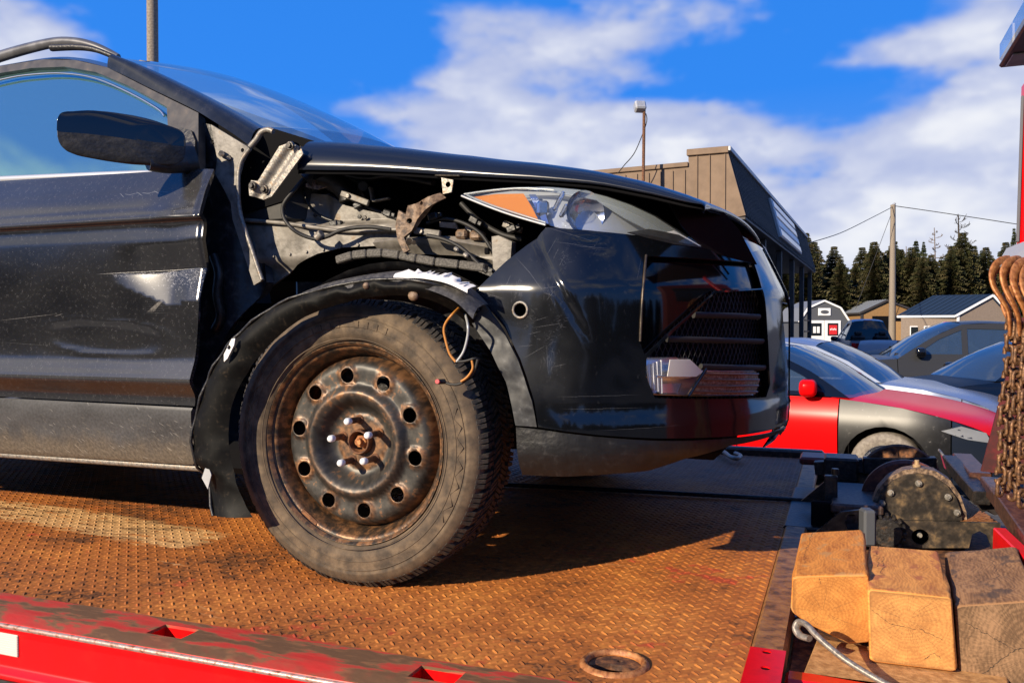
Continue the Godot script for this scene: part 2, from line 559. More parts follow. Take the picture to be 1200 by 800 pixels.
# ---------------------------------------------------------------- what stands behind: shop, sheds, poles, wood
func buildings() -> void:
	# shop with a tan metal end wall and a brown mansard front
	var b := thing("metal_clad_shop", "tan metal-clad shop with dark brown overhanging mansard front and pale sign panel", "building", Vector3(-1.05, 0, -17.1), deg_to_rad(-2.57))
	var st := S()
	plate(st, Q([-0.19, 5.44, 0.2, 4.02, -0.3, 3.95, -0.3, 0, -14, 0, -14, 5.0, -1.03, 5.17, -1.03, 5.44]), [], zplane(0), 0.15, 4.0)
	part("end_wall", st, M.tan_siding, b)
	for k in 22:
		st = S()
		var x := -0.3 - 0.27 * k
		var top := 5.36 if x > -1.0 else 5.1 + x * 0.012
		if k == 0: x = -0.24
		box(st, Vector3(x, top / 2 + 1.0, 0.015), Vector3(0.035, top - 2.0, 0.03), Basis.IDENTITY, 0.006)
		part("batten", st, M.tan_siding, b)
	st = S()
	box(st, Vector3(-0.61, 5.45, 0.0), Vector3(0.9, 0.14, 0.12), Basis.IDENTITY, 0.01)
	box(st, Vector3(-7.5, 5.12, 0.0), Vector3(12.94, 0.1, 0.1), Basis(Vector3.BACK, 0.012), 0.01)
	part("wall_cap", st, M.tan_siding, b)
	st = S()
	quad(st, Vector3(-0.19, 5.44, -0.002), Vector3(-0.19, 5.44, -19.8), Vector3(0.2, 4.0, -19.8), Vector3(0.2, 4.0, -0.002), Vector3.RIGHT)
	quad(st, Vector3(-0.19, 5.44, -19.8), Vector3(0.2, 4.0, -19.8), Vector3(-1.2, 4.0, -19.8), Vector3(-1.2, 5.44, -19.8), Vector3.FORWARD)
	part("mansard", st, M.brown_siding, b)
	st = S()
	for k in 76:
		bar(st, Vector3(-0.165, 5.40, -0.15 - 0.26 * k), Vector3(0.22, 4.0, -0.15 - 0.26 * k), 0.05, 0.03, Vector3.RIGHT, 0.004)
	var ribs := part("siding_rib", st, M.brown_siding, b)
	ribs.set_meta("kind", "stuff")
	st = S()
	box(st, Vector3(-0.19, 5.47, -9.9), Vector3(0.16, 0.1, 19.9), Basis.IDENTITY, 0.01)
	part("roof_flashing", st, M.galvanised, b)
	st = S()
	box(st, Vector3(-1.0, 3.96, -9.9), Vector3(2.4, 0.06, 19.8), Basis.IDENTITY, 0.01)
	part("soffit", st, M.brown_siding, b)
	st = S()
	box(st, Vector3(-7.5, 5.0, -9.9), Vector3(14.2, 0.1, 19.6), Basis.IDENTITY, 0.01)
	part("roof", st, M.brown_siding, b)
	st = S()
	box(st, Vector3(-1.3, 2.0, -9.9), Vector3(0.2, 3.9, 19.6), Basis.IDENTITY, 0.01)
	box(st, Vector3(-7.5, 2.0, -19.7), Vector3(12.4, 3.9, 0.2), Basis.IDENTITY, 0.01)
	part("shop_wall", st, M.tan_siding, b)
	for k in 5:
		st = S()
		box(st, Vector3(-1.19, 1.9, -2.2 - 3.6 * k), Vector3(0.06, 2.2, 2.8), Basis.IDENTITY, 0.01)
		var w := part("window", st, M.white_trim, b)
		for e in [-0.68, 0.68]:
			st = S()
			box(st, Vector3(-1.15, 1.9, -2.2 - 3.6 * k + e), Vector3(0.03, 2.0, 1.25), Basis.IDENTITY, 0.004)
			part("pane", st, M.dark_window, w)
	for k in 6:
		st = S()
		box(st, Vector3(0.0, 1.96, -0.6 - 3.75 * k), Vector3(0.16, 3.92, 0.16), Basis.IDENTITY, 0.01)
		part("post", st, M.brown_siding, b)
	for k in 3:
		st = S()
		box(st, Vector3(0.0, 1.0 + 0.45 * k, -18.2), Vector3(0.05, 0.05, 2.2), Basis.IDENTITY, 0.005)
		part("railing", st, M.grey_plastic, b)
	st = S()
	var sx := Vector3(0.385, -1.44, 0).normalized()
	var fr := Basis(Vector3.FORWARD, -sx, Vector3.FORWARD.cross(-sx))
	box(st, Vector3(0.07, 4.72, -9.5), Vector3(6.4, 1.15, 0.08), fr, 0.01)
	var sign := part("sign_panel", st, M.galvanised, b)
	for k in 4:
		st = S()
		box(st, Vector3(0.115, 4.72, -9.5) + fr * Vector3(0, -0.42 + 0.28 * k, 0), Vector3(6.1, 0.2, 0.04), fr, 0.01)
		part("panel_strip", st, M.white_trim if k == 1 else M.silver, sign)

	# floodlight on the shop's roof
	var f := thing("floodlight_mast", "rusty thin floodlight mast rising above the tan shop wall", "light pole", Vector3(-2.96, 5.0, -16.9))
	st = S()
	tube(st, [Vector3(-2.951, 4.793, -16.553), Vector3(-2.944, 6.347, -16.585)], 0.035, 8)
	part("mast", st, M.rust, f)
	st = S()
	var hb := Basis(Vector3.UP, 0.5) * Basis(Vector3.RIGHT, -0.5)
	box(st, Vector3(-3.03, 6.402, -16.552), Vector3(0.24, 0.22, 0.2), hb, 0.03)
	var head := part("lamp_head", st, M.galvanised, f)
	st = S()
	box(st, Vector3(-3.048, 6.458, -16.547) + hb * Vector3(0, 0, 0.11), Vector3(0.2, 0.17, 0.02), hb, 0.005)
	part("lens", st, M.clear, head)
	st = S()
	tube(st, smooth(W([-2.909, 6.254, -16.597, -2.89, 6.088, -16.601, -2.992, 5.755, -16.555, -3.145, 5.385, -16.49, -3.333, 5.144, -16.412, -3.47, 4.96, -16.356]), 4), 0.011, 5)
	part("cable", st, M.rubber, f)

	# sheds for sale
	barn_shed()
	gable_shed("tan_shed", "tan garden shed with grey roof and wide dark front opening", W([2.296, 2.592, -57.669, 3.779, 3.335, -58.255, 5.476, 2.675, -58.898]), Vector3(-1.2, 0, -4.0), C(0.27, 0.155, 0.06), C(0.17, 0.185, 0.20), C(0.035, 0.03, 0.028), true)
	gable_shed("blue_roofed_shed", "tan-brown shed with ribbed dark blue metal roof and white corner trim", W([7.456, 2.38, -54.297, 9.315, 3.48, -55.035, 10.443, 2.18, -55.446]), Vector3(-3.0, 0, -0.6), C(0.20, 0.155, 0.12), C(0.010, 0.022, 0.046), C(0.75, 0.75, 0.74), false)
	st = S()
	box(st, Vector3(6.477, 1.768, -49.62), Vector3(0.55, 0.28, 0.3), Basis.IDENTITY, 0.04)
	var rb := single("red_crate", st, M.red_paint, "small red and white box sitting above the grey vehicle's roof line by the blue-roofed shed", "box")
	st = S()
	box(st, Vector3(6.477, 1.768, -49.62) + Vector3(0.02, 0.0, 0.16), Vector3(0.24, 0.14, 0.02), Basis.IDENTITY, 0.01)
	part("white_patch", st, M.white_trim, rb)
	st = S()
	box(st, Vector3(8.623, 1.718, -48.303) , Vector3(1.7, 0.09, 0.3), Basis.IDENTITY, 0.01)
	single("lumber_board", st, M.rust_bright, "long pale orange board lying level in front of the blue-roofed shed", "board")

	# poles and wires
	var p := thing("utility_pole", "weathered wooden utility pole between the sheds and the spruces", "utility pole", Vector3(3.76, 0, -50.8))
	st = S()
	tube(st, [Vector3(4.018, 9.151, -55.88) * Vector3(1, 0, 1), Vector3(4.018, 9.151, -55.88)], 0.22, 10, 0.15)
	part("pole", st, M.weathered_wood, p)
	st = S()
	tube(st, [Vector3(4.018, 9.151, -55.88), Vector3(4.14, 9.256, -55.929)], 0.07, 8)
	part("insulator", st, M.galvanised, p)
	st = S()
	tube(st, smooth(W([4.018, 9.046, -55.879, 2.587, 7.852, -51.445, 1, 6.469, -45.447, -0.316, 5.304, -37.949]), 5), 0.02, 5)
	single("power_line", st, M.rubber, "thin black wire sagging from the utility pole to the shop's mansard", "wire")
	st = S()
	tube(st, smooth(W([4.067, 9.098, -55.898, 6.072, 8.701, -56.022, 8.834, 8.106, -56.005, 12.417, 7.379, -56.303, 16.765, 6.676, -56.896]), 5), 0.025, 5)
	single("power_line", st, M.rubber, "thin black wire running from the utility pole towards the right edge", "wire")
	st = S()
	tube(st, W([3.843, 8.389, -55.156, 1.888, 2.722, -54.298]), 0.016, 5)
	single("guy_wire", st, M.rubber, "thin straight guy wire slanting down left from the utility pole", "wire")
	var c := thing("grey_pole", "weathered grey pole rising behind the black vehicle's roof", "pole", Vector3(-13.295, 8.906, -13.172) * Vector3(1, 0, 1))
	st = S()
	tube(st, [Vector3(-13.295, 8.906, -13.172) * Vector3(1, 0, 1), Vector3(-13.295, 8.906, -13.172) * Vector3(1, 1.35, 1)], 0.135, 14, 0.115)
	part("pole", st, M.weathered_wood, c)

func barn_shed() -> void:
	var D := 45.0
	var c: Vector3 = Vector3(0.239, 0.28, -46.113)
	var b := thing("barn_shed", "dark grey barn-roofed shed with white double doors and a red window sign", "shed", Vector3(c.x, 0, c.z), 0.38)
	var m := mat(C(0.075, 0.08, 0.09), 0.7)
	var st := S()
	var out := Q([-1.25, 0.1, 1.25, 0.1, 1.25, 1.98, 0.82, 2.62, 0, 2.98, -0.82, 2.62, -1.25, 1.98])
	plate(st, out, [], zplane(0), 0.1, 4.0)
	box(st, Vector3(-1.2, 1.05, -1.8), Vector3(0.08, 1.9, 3.4), Basis.IDENTITY, 0.01)
	box(st, Vector3(1.2, 1.05, -1.8), Vector3(0.08, 1.9, 3.4), Basis.IDENTITY, 0.01)
	part("wall", st, m, b)
	st = S()
	var r := [Vector3(-1.36, 1.9, 0), Vector3(-0.86, 2.66, 0), Vector3(0, 3.04, 0), Vector3(0.86, 2.66, 0), Vector3(1.36, 1.9, 0)]
	for k in 4:
		var a: Vector3 = r[k]; var e: Vector3 = r[k + 1]
		bar(st, a + Vector3(0, 0, -1.8), e + Vector3(0, 0, -1.8), 3.7, 0.05, Vector3.UP, 0.01)
	part("roof", st, mat(C(0.16, 0.17, 0.18), 0.6), b)
	for k in 4:
		st = S()
		bar(st, r[k] + Vector3(0, -0.03, 0.05), r[k + 1] + Vector3(0, -0.03, 0.05), 0.05, 0.1, Vector3.UP, 0.01)
		part("trim", st, M.white_trim, b)
	st = S()
	box(st, Vector3(0, 2.42, 0.03), Vector3(0.66, 0.4, 0.06), Basis.IDENTITY, 0.02)
	var v := part("vent", st, M.white_trim, b)
	st = S()
	plate(st, circle(Vector2(0, 2.42), 0.22, 12, 0.1), [], zplane(0.075), 0.02)
	part("louvre", st, m, v)
	var red := mat(C(0.6, 0.02, 0.02), 0.5)
	for s in [-1, 1]:
		st = S()
		box(st, Vector3(s * 0.44, 1.05, 0.03), Vector3(0.86, 1.85, 0.06), Basis.IDENTITY, 0.015)
		var d := part("door", st, M.white_trim, b)
		st = S()
		box(st, Vector3(s * 0.44, 1.5, 0.068), Vector3(0.56, 0.66, 0.03), Basis.IDENTITY, 0.06)
		part("window", st, M.dark_window, d)
		st = S()
		box(st, Vector3(s * 0.44, 0.52, 0.068), Vector3(0.56, 0.6, 0.03), Basis.IDENTITY, 0.06)
		part("panel", st, m, d)
		if s == 1:
			st = S()
			box(st, Vector3(0.44, 1.48, 0.09), Vector3(0.42, 0.5, 0.012), Basis.IDENTITY, 0.004)
			part("sign", st, red, d)
			st = S()
			for k in 5:
				box(st, Vector3(0.3 + 0.07 * k, 1.5 + 0.02 * (k % 2), 0.1), Vector3(0.04, 0.1, 0.008), Basis.IDENTITY, 0.002)
			part("lettering", st, M.white_trim, d)
		else:
			for k in 2:
				st = S()
				box(st, Vector3(-0.54 + 0.2 * k, 1.48, 0.088), Vector3(0.15, 0.34, 0.01), Basis.IDENTITY, 0.004)
				part("curtain", st, M.white_trim, d)

# three corners of the gable that faces the camera (left eave, ridge, right eave) and the way the ridge runs
func gable_shed(called: String, label: String, g: Array, run: Vector3, wall: Color, roof: Color, trim: Color, opening: bool) -> void:
	var b := thing(called, label, "shed", Vector3(g[1].x, 0, g[1].z))
	var wm := rough_mat([wall * 0.8, wall, wall * 1.15], [0.2, 0.5, 0.9], 1.5, 0.75, 31, 0.03)
	var rm := mat(roof, 0.45)
	var tm := mat(trim, 0.6)
	var flatten := Vector3(1, 0, 1)
	var n: Vector3 = (g[2] - g[0]).cross(Vector3.UP).normalized()
	if n.dot(run) > 0: n = -n
	var st := S()
	quad(st, g[0], g[2], g[2] * flatten, g[0] * flatten, n)
	flat(st, g[0], g[1], g[2], n)
	quad(st, g[0], g[0] + run, (g[0] + run) * flatten, g[0] * flatten, -g[2] + g[0])
	quad(st, g[2], g[2] + run, (g[2] + run) * flatten, g[2] * flatten, g[2] - g[0])
	quad(st, g[0] + run, g[2] + run, (g[2] + run) * flatten, (g[0] + run) * flatten, -n)
	part("wall", st, wm, b)
	var over: Vector3 = n * 0.12
	var ridge: Vector3 = g[1] + over + Vector3(0, 0.06, 0)
	for k in [0, 2]:
		var eave: Vector3 = g[1] + (g[k] - g[1]) * 1.1 + over + Vector3(0, 0.06, 0)
		st = S()
		var far: Vector3 = run - over * 2.0
		quad(st, ridge, eave, eave + far, ridge + far, Vector3.UP)
		quad(st, ridge - Vector3(0, 0.06, 0), eave - Vector3(0, 0.06, 0), eave + far - Vector3(0, 0.06, 0), ridge + far - Vector3(0, 0.06, 0), Vector3.DOWN)
		quad(st, ridge, eave, eave - Vector3(0, 0.06, 0), ridge - Vector3(0, 0.06, 0), n)
		quad(st, eave, eave + far, eave + far - Vector3(0, 0.06, 0), eave - Vector3(0, 0.06, 0), n)
		var rp := part("roof", st, rm, b)
		for q in 9:
			st = S()
			var o: Vector3 = far * (0.06 + 0.11 * q) + Vector3(0, 0.015, 0)
			bar(st, ridge + o, eave + o, 0.05, 0.03, Vector3.UP, 0.004)
			part("rib", st, rm, rp)
		st = S()
		bar(st, ridge + n * 0.02 - Vector3(0, 0.06, 0), eave + n * 0.02 - Vector3(0, 0.06, 0), 0.04, 0.13, Vector3.UP, 0.006)
		part("trim", st, tm, b)
		st = S()
		var cb: Vector3 = g[k] * flatten + n * 0.03
		bar(st, cb, cb + Vector3(0, g[k].y, 0), 0.14, 0.08, n, 0.006)
		part("corner_trim", st, tm, b)
		st = S()
		bar(st, eave + Vector3(0, -0.08, 0), eave + far + Vector3(0, -0.08, 0), 0.05, 0.12, Vector3.UP, 0.006)
		part("eave_trim", st, tm, b)
	if opening:
		st = S()
		var a: Vector3 = g[0].lerp(g[2], 0.2); var e: Vector3 = g[0].lerp(g[2], 0.84)
		var top: float = g[0].y * 0.90
		for lay in 1:
			quad(st, Vector3(a.x, 0, a.z) + n * 0.02, Vector3(e.x, 0, e.z) + n * 0.02, Vector3(e.x, top, e.z) + n * 0.02, Vector3(a.x, top, a.z) + n * 0.02, n)
		part("doorway", st, M.pure_dark, b)
		st = S()
		var mid: Vector3 = g[0].lerp(g[2], 0.62)
		box(st, Vector3(mid.x, top * 0.45, mid.z) + n * 0.06, Vector3(1.1, top * 0.8, 0.05), Basis.IDENTITY, 0.02)
		part("door_leaf", st, wm, b)
	else:
		for q in 3:
			st = S()
			var at: Vector3 = g[0] + run * (0.25 + 0.25 * q) - Vector3(0, 1.1, 0) - (g[2] - g[0]).normalized() * 0.02
			box(st, at, Vector3(0.5, 0.8, 0.05), Basis.IDENTITY, 0.01)
			var w := part("window", st, tm, b)
			st = S()
			box(st, at + Vector3(0, 0, 0.03), Vector3(0.4, 0.7, 0.02), Basis.IDENTITY, 0.004)
			part("pane", st, M.dark_window, w)

# a conifer: tapered trunk, whorls of drooping ragged limbs
func conifer(sd: int, h: float, w: float, low: float, bare: float, cols: Array) -> Array:
	var r := RandomNumberGenerator.new()
	r.seed = sd
	var tr := S()
	tube(tr, smooth([Vector3(0, 0, 0), Vector3(r.randf_range(-0.1, 0.1), h * 0.5, r.randf_range(-0.1, 0.1)), Vector3(0, h, 0)], 5), h * 0.018, 7, 0.01)
	var st := S()
	var levels := int(h * 5.0)
	for k in levels:
		var t: float = low + (1.0 - low) * (k + r.randf_range(-0.3, 0.3)) / levels
		var y := t * h
		var rad: float = w * (pow(1.0 - t, 0.85) * 0.95 + 0.04) * r.randf_range(0.75, 1.12)
		var n := 10
		var a0 := r.randf() * TAU
		for b in n:
			if r.randf() < bare: continue
			var a := a0 + TAU * b / n + r.randf_range(-0.3, 0.3)
			var len: float = rad * r.randf_range(0.55, 1.1)
			var dir := Vector3(cos(a), 0, sin(a))
			var side := Vector3(-sin(a), 0, cos(a))
			var tone: Color = cols[r.randi() % cols.size()] * r.randf_range(0.85, 1.15)
			var o := Vector3(0, y, 0)
			var droop := r.randf_range(0.18, 0.42)
			var seg := 8
			for s in seg:
				var u0 := (s + 0.2) / seg
				var p := o + dir * len * u0 + Vector3(0, -droop * len * u0 * u0 + 0.12 * len * u0, 0)
				var ww := len * 0.34 * (1.05 - u0) + 0.06
				for f in 2:
					var sg := 1.0 if f == 0 else -1.0
					var tip := p + dir * (0.12 * len + 0.05) + side * sg * ww * r.randf_range(0.7, 1.25) + Vector3(0, r.randf_range(-0.32, 0.1) * (0.3 + ww), 0)
					var q := p + dir * 0.17 * len
					st.set_color(tone)
					var nn := (Vector3.UP * 0.8 + dir * 0.6 + side * sg * 0.4).normalized()
					flat(st, p - Vector3(0, 0.05, 0), tip, q, nn)
					var hang := p + Vector3(0, -r.randf_range(0.1, 0.3), 0) + side * sg * 0.1
					flat(st, p, hang + dir * 0.08, q, dir)
	return [tr, st]

func bare_tree(sd: int, h: float, spread: float, thick: float) -> SurfaceTool:
	var r := RandomNumberGenerator.new()
	r.seed = sd
	var st := S()
	tube(st, smooth([Vector3.ZERO, Vector3(0.1, h * 0.5, 0), Vector3(-0.05, h, 0)], 4), thick, 7, 0.03)
	var n := int(h * 3.2)
	for k in n:
		var t := 0.3 + 0.68 * k / n
		var a := r.randf() * TAU
		var l: float = spread * (1.05 - t * 0.75) * r.randf_range(0.5, 1.1)
		var o := Vector3(0.05, h * t, 0)
		var d := Vector3(cos(a), 0, sin(a))
		var p := [o, o + d * l * 0.4 + Vector3(0, -0.02 * l, 0), o + d * l * 0.8 + Vector3(0, 0.12 * l, 0), o + d * l + Vector3(0, 0.3 * l, 0)]
		tube(st, smooth(p, 3), 0.075 * (1.2 - t), 5, 0.022)
		for s in 5:
			var b: Vector3 = p[1].lerp(p[3], s / 5.0)
			tube(st, [b, b + Vector3(r.randf_range(-0.35, 0.35), r.randf_range(0.0, 0.45), r.randf_range(-0.35, 0.35)) * spread * 0.3], 0.026, 4, 0.012)
	return st

func woods() -> void:
	var bark := mat(C(0.045, 0.036, 0.028), 0.9)
	var leaf := mat(Color.WHITE, 0.85, 0.0, 0.3)
	leaf.vertex_color_use_as_albedo = true
	leaf.backlight_enabled = true
	leaf.backlight = srgb(G(0.25))
	var kinds := []
	var dark := [C(0.022, 0.033, 0.014), C(0.036, 0.047, 0.018), C(0.055, 0.061, 0.024)]
	var brown := [C(0.058, 0.055, 0.022), C(0.085, 0.072, 0.032), C(0.040, 0.044, 0.018)]
	for k in 6:
		kinds.append(conifer(200 + k, 10.0, [2.1, 1.7, 2.3, 2.7, 3.0, 2.6][k], [0.1, 0.16, 0.08, 0.05, 0.04, 0.05][k], [0.1, 0.25, 0.12, 0.08, 0.1, 0.06][k], dark if k < 3 else brown))
	var protos := {}
	# pixel column of the crown's tip is only where these were surveyed from; each stands at its own place: x, z, height, kind, label
	var spots := [
		[Vector3(-1.692, 7.069, -70.149), 0, "narrow dark spruce half hidden behind the shop's far corner"],
		[Vector3(-0.73, 7.509, -72.672), 0, "tall ragged spruce just right of the shop, behind the barn-roofed shed"],
		[Vector3(0.274, 7.401, -77.346), 1, "thin-topped spruce above the right side of the barn-roofed shed"],
		[Vector3(1.171, 7.029, -75.541), 2, "dark spruce between the barn-roofed shed and the tan shed"],
		[Vector3(3.312, 8.629, -74.253), 1, "tall open-branched spruce standing left of the utility pole"],
		[Vector3(5.03, 8.659, -79.205), 2, "broad dark spruce directly behind the utility pole"],
		[Vector3(5.868, 7.821, -77.368), 0, "dark spruce just right of the utility pole"],
		[Vector3(7.016, 9.148, -78.908), 0, "tallest spruce left of the leafless snag, nearer the utility pole"],
		[Vector3(7.899, 9.305, -82.468), 1, "slim spruce crowding the tallest spruce from the right"],
		[Vector3(12.725, 8.545, -84.317), 2, "dark pointed spruce right of the leafless snag"],
		[Vector3(13.941, 7.845, -82.629), 0, "spruce behind the blue-roofed shed's gable, beside the hanging chains"],
		[Vector3(14.276, 9.819, -78.506), 1, "tall spruce showing behind the red post and hanging straps"],
		[Vector3(15.868, 9.045, -81.251), 2, "dark spruce behind the red post, farthest to the right"],
		[Vector3(-0.145, 5.022, -66.42), 3, "low brownish spruce behind the barn-roofed shed's roof"],
		[Vector3(2.047, 5.157, -66.197), 4, "wide brownish spruce behind the left eave of the tan shed"],
		[Vector3(3.707, 5.411, -65.77), 3, "brownish spruce behind the ridge of the tan shed"],
		[Vector3(5.701, 5.789, -68.691), 5, "bushy brown-green spruce behind the right eave of the tan shed"],
		[Vector3(8.083, 6.941, -69.631), 4, "wide bushy brown spruce behind the ridge of the blue-roofed shed"],
		[Vector3(9.682, 6.102, -69.161), 5, "bushy brown spruce below the leafless snag"],
		[Vector3(11.109, 5.659, -68.632), 3, "low brown spruce behind the gable of the blue-roofed shed"],
		[Vector3(-3.144, 5.919, -67.423), 5, "brown spruce hidden mostly behind the shop posts"],
	]
	for s in spots:
		var at: Vector3 = s[0] * Vector3(1, 0, 1)
		var size: float = s[0].y / 10.0
		if not protos.has(s[1]):
			var t := thing("spruce_tree", s[2], "tree", at, 0.0, "spruces in the wood behind the sheds")
			t.set_meta("local", true)
			t.set_meta("kind_name", "spruce_tree")
			t.scale = Vector3.ONE * size
			part("trunk", kinds[s[1]][0], bark, t)
			part("crown", kinds[s[1]][1], leaf, t)
			protos[s[1]] = t
		else:
			dup(protos[s[1]], s[2], at, rng.randf() * TAU, size)
	var crowd := MultiMesh.new()
	crowd.transform_format = MultiMesh.TRANSFORM_3D
	crowd.mesh = protos[3].get_node("crown").mesh
	crowd.instance_count = 90
	var rr := RandomNumberGenerator.new()
	rr.seed = 77
	for k in 90:
		var at: Vector3 = Vector3(-3.5, 0, -66).lerp(Vector3(24, 0, -76), (k + rr.randf()) / 90.0) + Vector3(0, 0, rr.randf_range(-9, 6))
		var sz := rr.randf_range(0.45, 0.86)
		crowd.set_instance_transform(k, Transform3D(Basis(Vector3.UP, rr.randf() * TAU).scaled(Vector3(1.45, 1, 1.45) * sz), at))
	var mass := MultiMeshInstance3D.new()
	mass.multimesh = crowd
	mass.name = "young_wood"
	add_child(mass)
	tag(mass, "dense low young conifer growth filling the wood's edge behind the sheds", "woodland")
	mass.set_meta("kind", "stuff")
	# unseen wood added behind the camera: blocks low sky, darkening the black paint's reflections
	var over := MultiMesh.new()
	over.transform_format = MultiMesh.TRANSFORM_3D
	over.mesh = protos[4].get_node("crown").mesh
	over.instance_count = 110
	for k in 110:
		var bend := (k + rr.randf()) / 110.0
		var at := Vector3(-45.0, -0.6, 27.0).lerp(Vector3(45, -0.6, 30), bend / 0.62) if bend < 0.62 else Vector3(46, -0.6, 30).lerp(Vector3(60, -0.6, -14), (bend - 0.62) / 0.38)
		at += Vector3(rr.randf_range(-3, 3), 0, rr.randf_range(-3, 3))
		over.set_instance_transform(k, Transform3D(Basis(Vector3.UP, rr.randf() * TAU).scaled(Vector3.ONE * rr.randf_range(0.75, 0.98)), at))
	var sky_block := MultiMeshInstance3D.new()
	sky_block.multimesh = over
	sky_block.name = "added_wood"
	add_child(sky_block)
	tag(sky_block, "unseen row of dense conifers added behind the camera to darken the black paint", "woodland")
	sky_block.set_meta("kind", "stuff")
	var snag := single("snag_tree", bare_tree(5, 10.9, 2.9, 0.26), bark, "leafless dead conifer with upturned bare limbs standing above the wood", "tree")
	snag.position = Vector3(10.028, 10.379, -76.877) * Vector3(1, 0, 1)
	var thin := single("bare_tree", bare_tree(9, 10.0, 1.5, 0.1), mat(C(0.16, 0.13, 0.11), 0.9), "pale thin leafless tree left of the dead conifer", "tree")
	thin.position = Vector3(8.41, 9.477, -78.38) * Vector3(1, 0, 1)
	var thin2 := single("bare_tree", bare_tree(13, 9.0, 1.8, 0.1), mat(C(0.16, 0.13, 0.11), 0.9), "pale thin leafless tree behind the tan shed and the utility pole", "tree")
	thin2.position = Vector3(6.628, 8.883, -84.113) * Vector3(1, 0, 1)

# ---------------------------------------------------------------- the flatbed
const DECK := Rect2(-3.4, -2.52, 4.31, 2.865)   # x, z

func deck_picture() -> ImageTexture:
	var w := 1536; var h := 1020
	var im := pic(w, h, Color.BLACK)
	var n1 := noise(41, 2.2, FastNoiseLite.TYPE_SIMPLEX_SMOOTH, 5)
	var n2 := noise(42, 14.0, FastNoiseLite.TYPE_SIMPLEX_SMOOTH, 4)
	var n3 := noise(43, 70.0, FastNoiseLite.TYPE_SIMPLEX_SMOOTH, 2)
	for j in h:
		for i in w:
			var x := DECK.position.x + DECK.size.x * i / w
			var z := DECK.position.y + DECK.size.y * j / h
			var a := n1.get_noise_2d(x, z); var b := n2.get_noise_2d(x, z * 1.2); var c := n3.get_noise_2d(x, z)
			var t := clampf(0.53 + a * 0.55 + b * 0.36 + c * 0.34 + 0.10 * clampf(x, -1.0, 0.5), 0.0, 1.0)
			var col := Color(0.11, 0.045, 0.018).lerp(Color(0.38, 0.122, 0.028), smoothstep(0.05, 0.45, t)).lerp(Color(0.55, 0.20, 0.042), smoothstep(0.5, 0.95, t))
			# left-over red paint
			var red := smoothstep(0.50, 0.85, n1.get_noise_2d(x * 1.4 + 9.0, z * 1.4) * 0.9 + b * 0.7 + 0.42 * exp(-pow((z - 0.36) / 0.05, 2.0)) + 0.45 * exp(-pow((x - 0.68) / 0.22, 2.0) - pow((z + 0.42) / 0.12, 2.0)))
			col = col.lerp(Color(0.40, 0.045, 0.025), red * 0.75)
			# dried pale mud where wheels have run
			var run := exp(-pow((z + 0.27 + 0.05 * sin(x * 3.0)) / 0.11, 4.0)) * smoothstep(-0.58, -0.75, x)
			var mud := smoothstep(0.12, 0.45, run * (0.62 + 0.9 * n2.get_noise_2d(x * 0.45, z * 2.4) + 0.2 * c))
			col = col.lerp(Color(0.62, 0.36, 0.15), mud)
			var wet := smoothstep(0.2, 0.6, n2.get_noise_2d(x * 0.3 + 4.0, z * 1.1) + 0.1) * run
			col = col.lerp(Color(0.10, 0.055, 0.03), wet * 0.7)
			# far part painted darker for the shade lying on it
			var far_shade := smoothstep(-1.2, -2.1, z + a * 0.3)
			col = col.lerp(Color(0.10, 0.07, 0.06), far_shade * 0.7)
			im.set_pixel(i, j, srgb(col))
	for k in 260:       # drag marks, gouges and grit
		var a := Vector2(rng.randf() * w, rng.randf() * h)
		var along := Vector2.from_angle(rng.randfn(0.0, 0.18) + (PI / 2 if k % 9 == 0 else 0.0))
		scratch(im, a, a + along * rng.randf_range(8, 70), C(0.66, 0.40, 0.20) if k % 3 else C(0.07, 0.035, 0.02), rng.randf_range(1, 2.4), rng.randf_range(0.15, 0.6))
	for k in 900:
		var a := Vector2(rng.randf() * w, rng.randf() * h)
		scratch(im, a, a + Vector2(1, 1), C(0.05, 0.028, 0.018) if k % 2 else C(0.62, 0.36, 0.17), rng.randf_range(1, 3), 0.8)
	return shot(im)

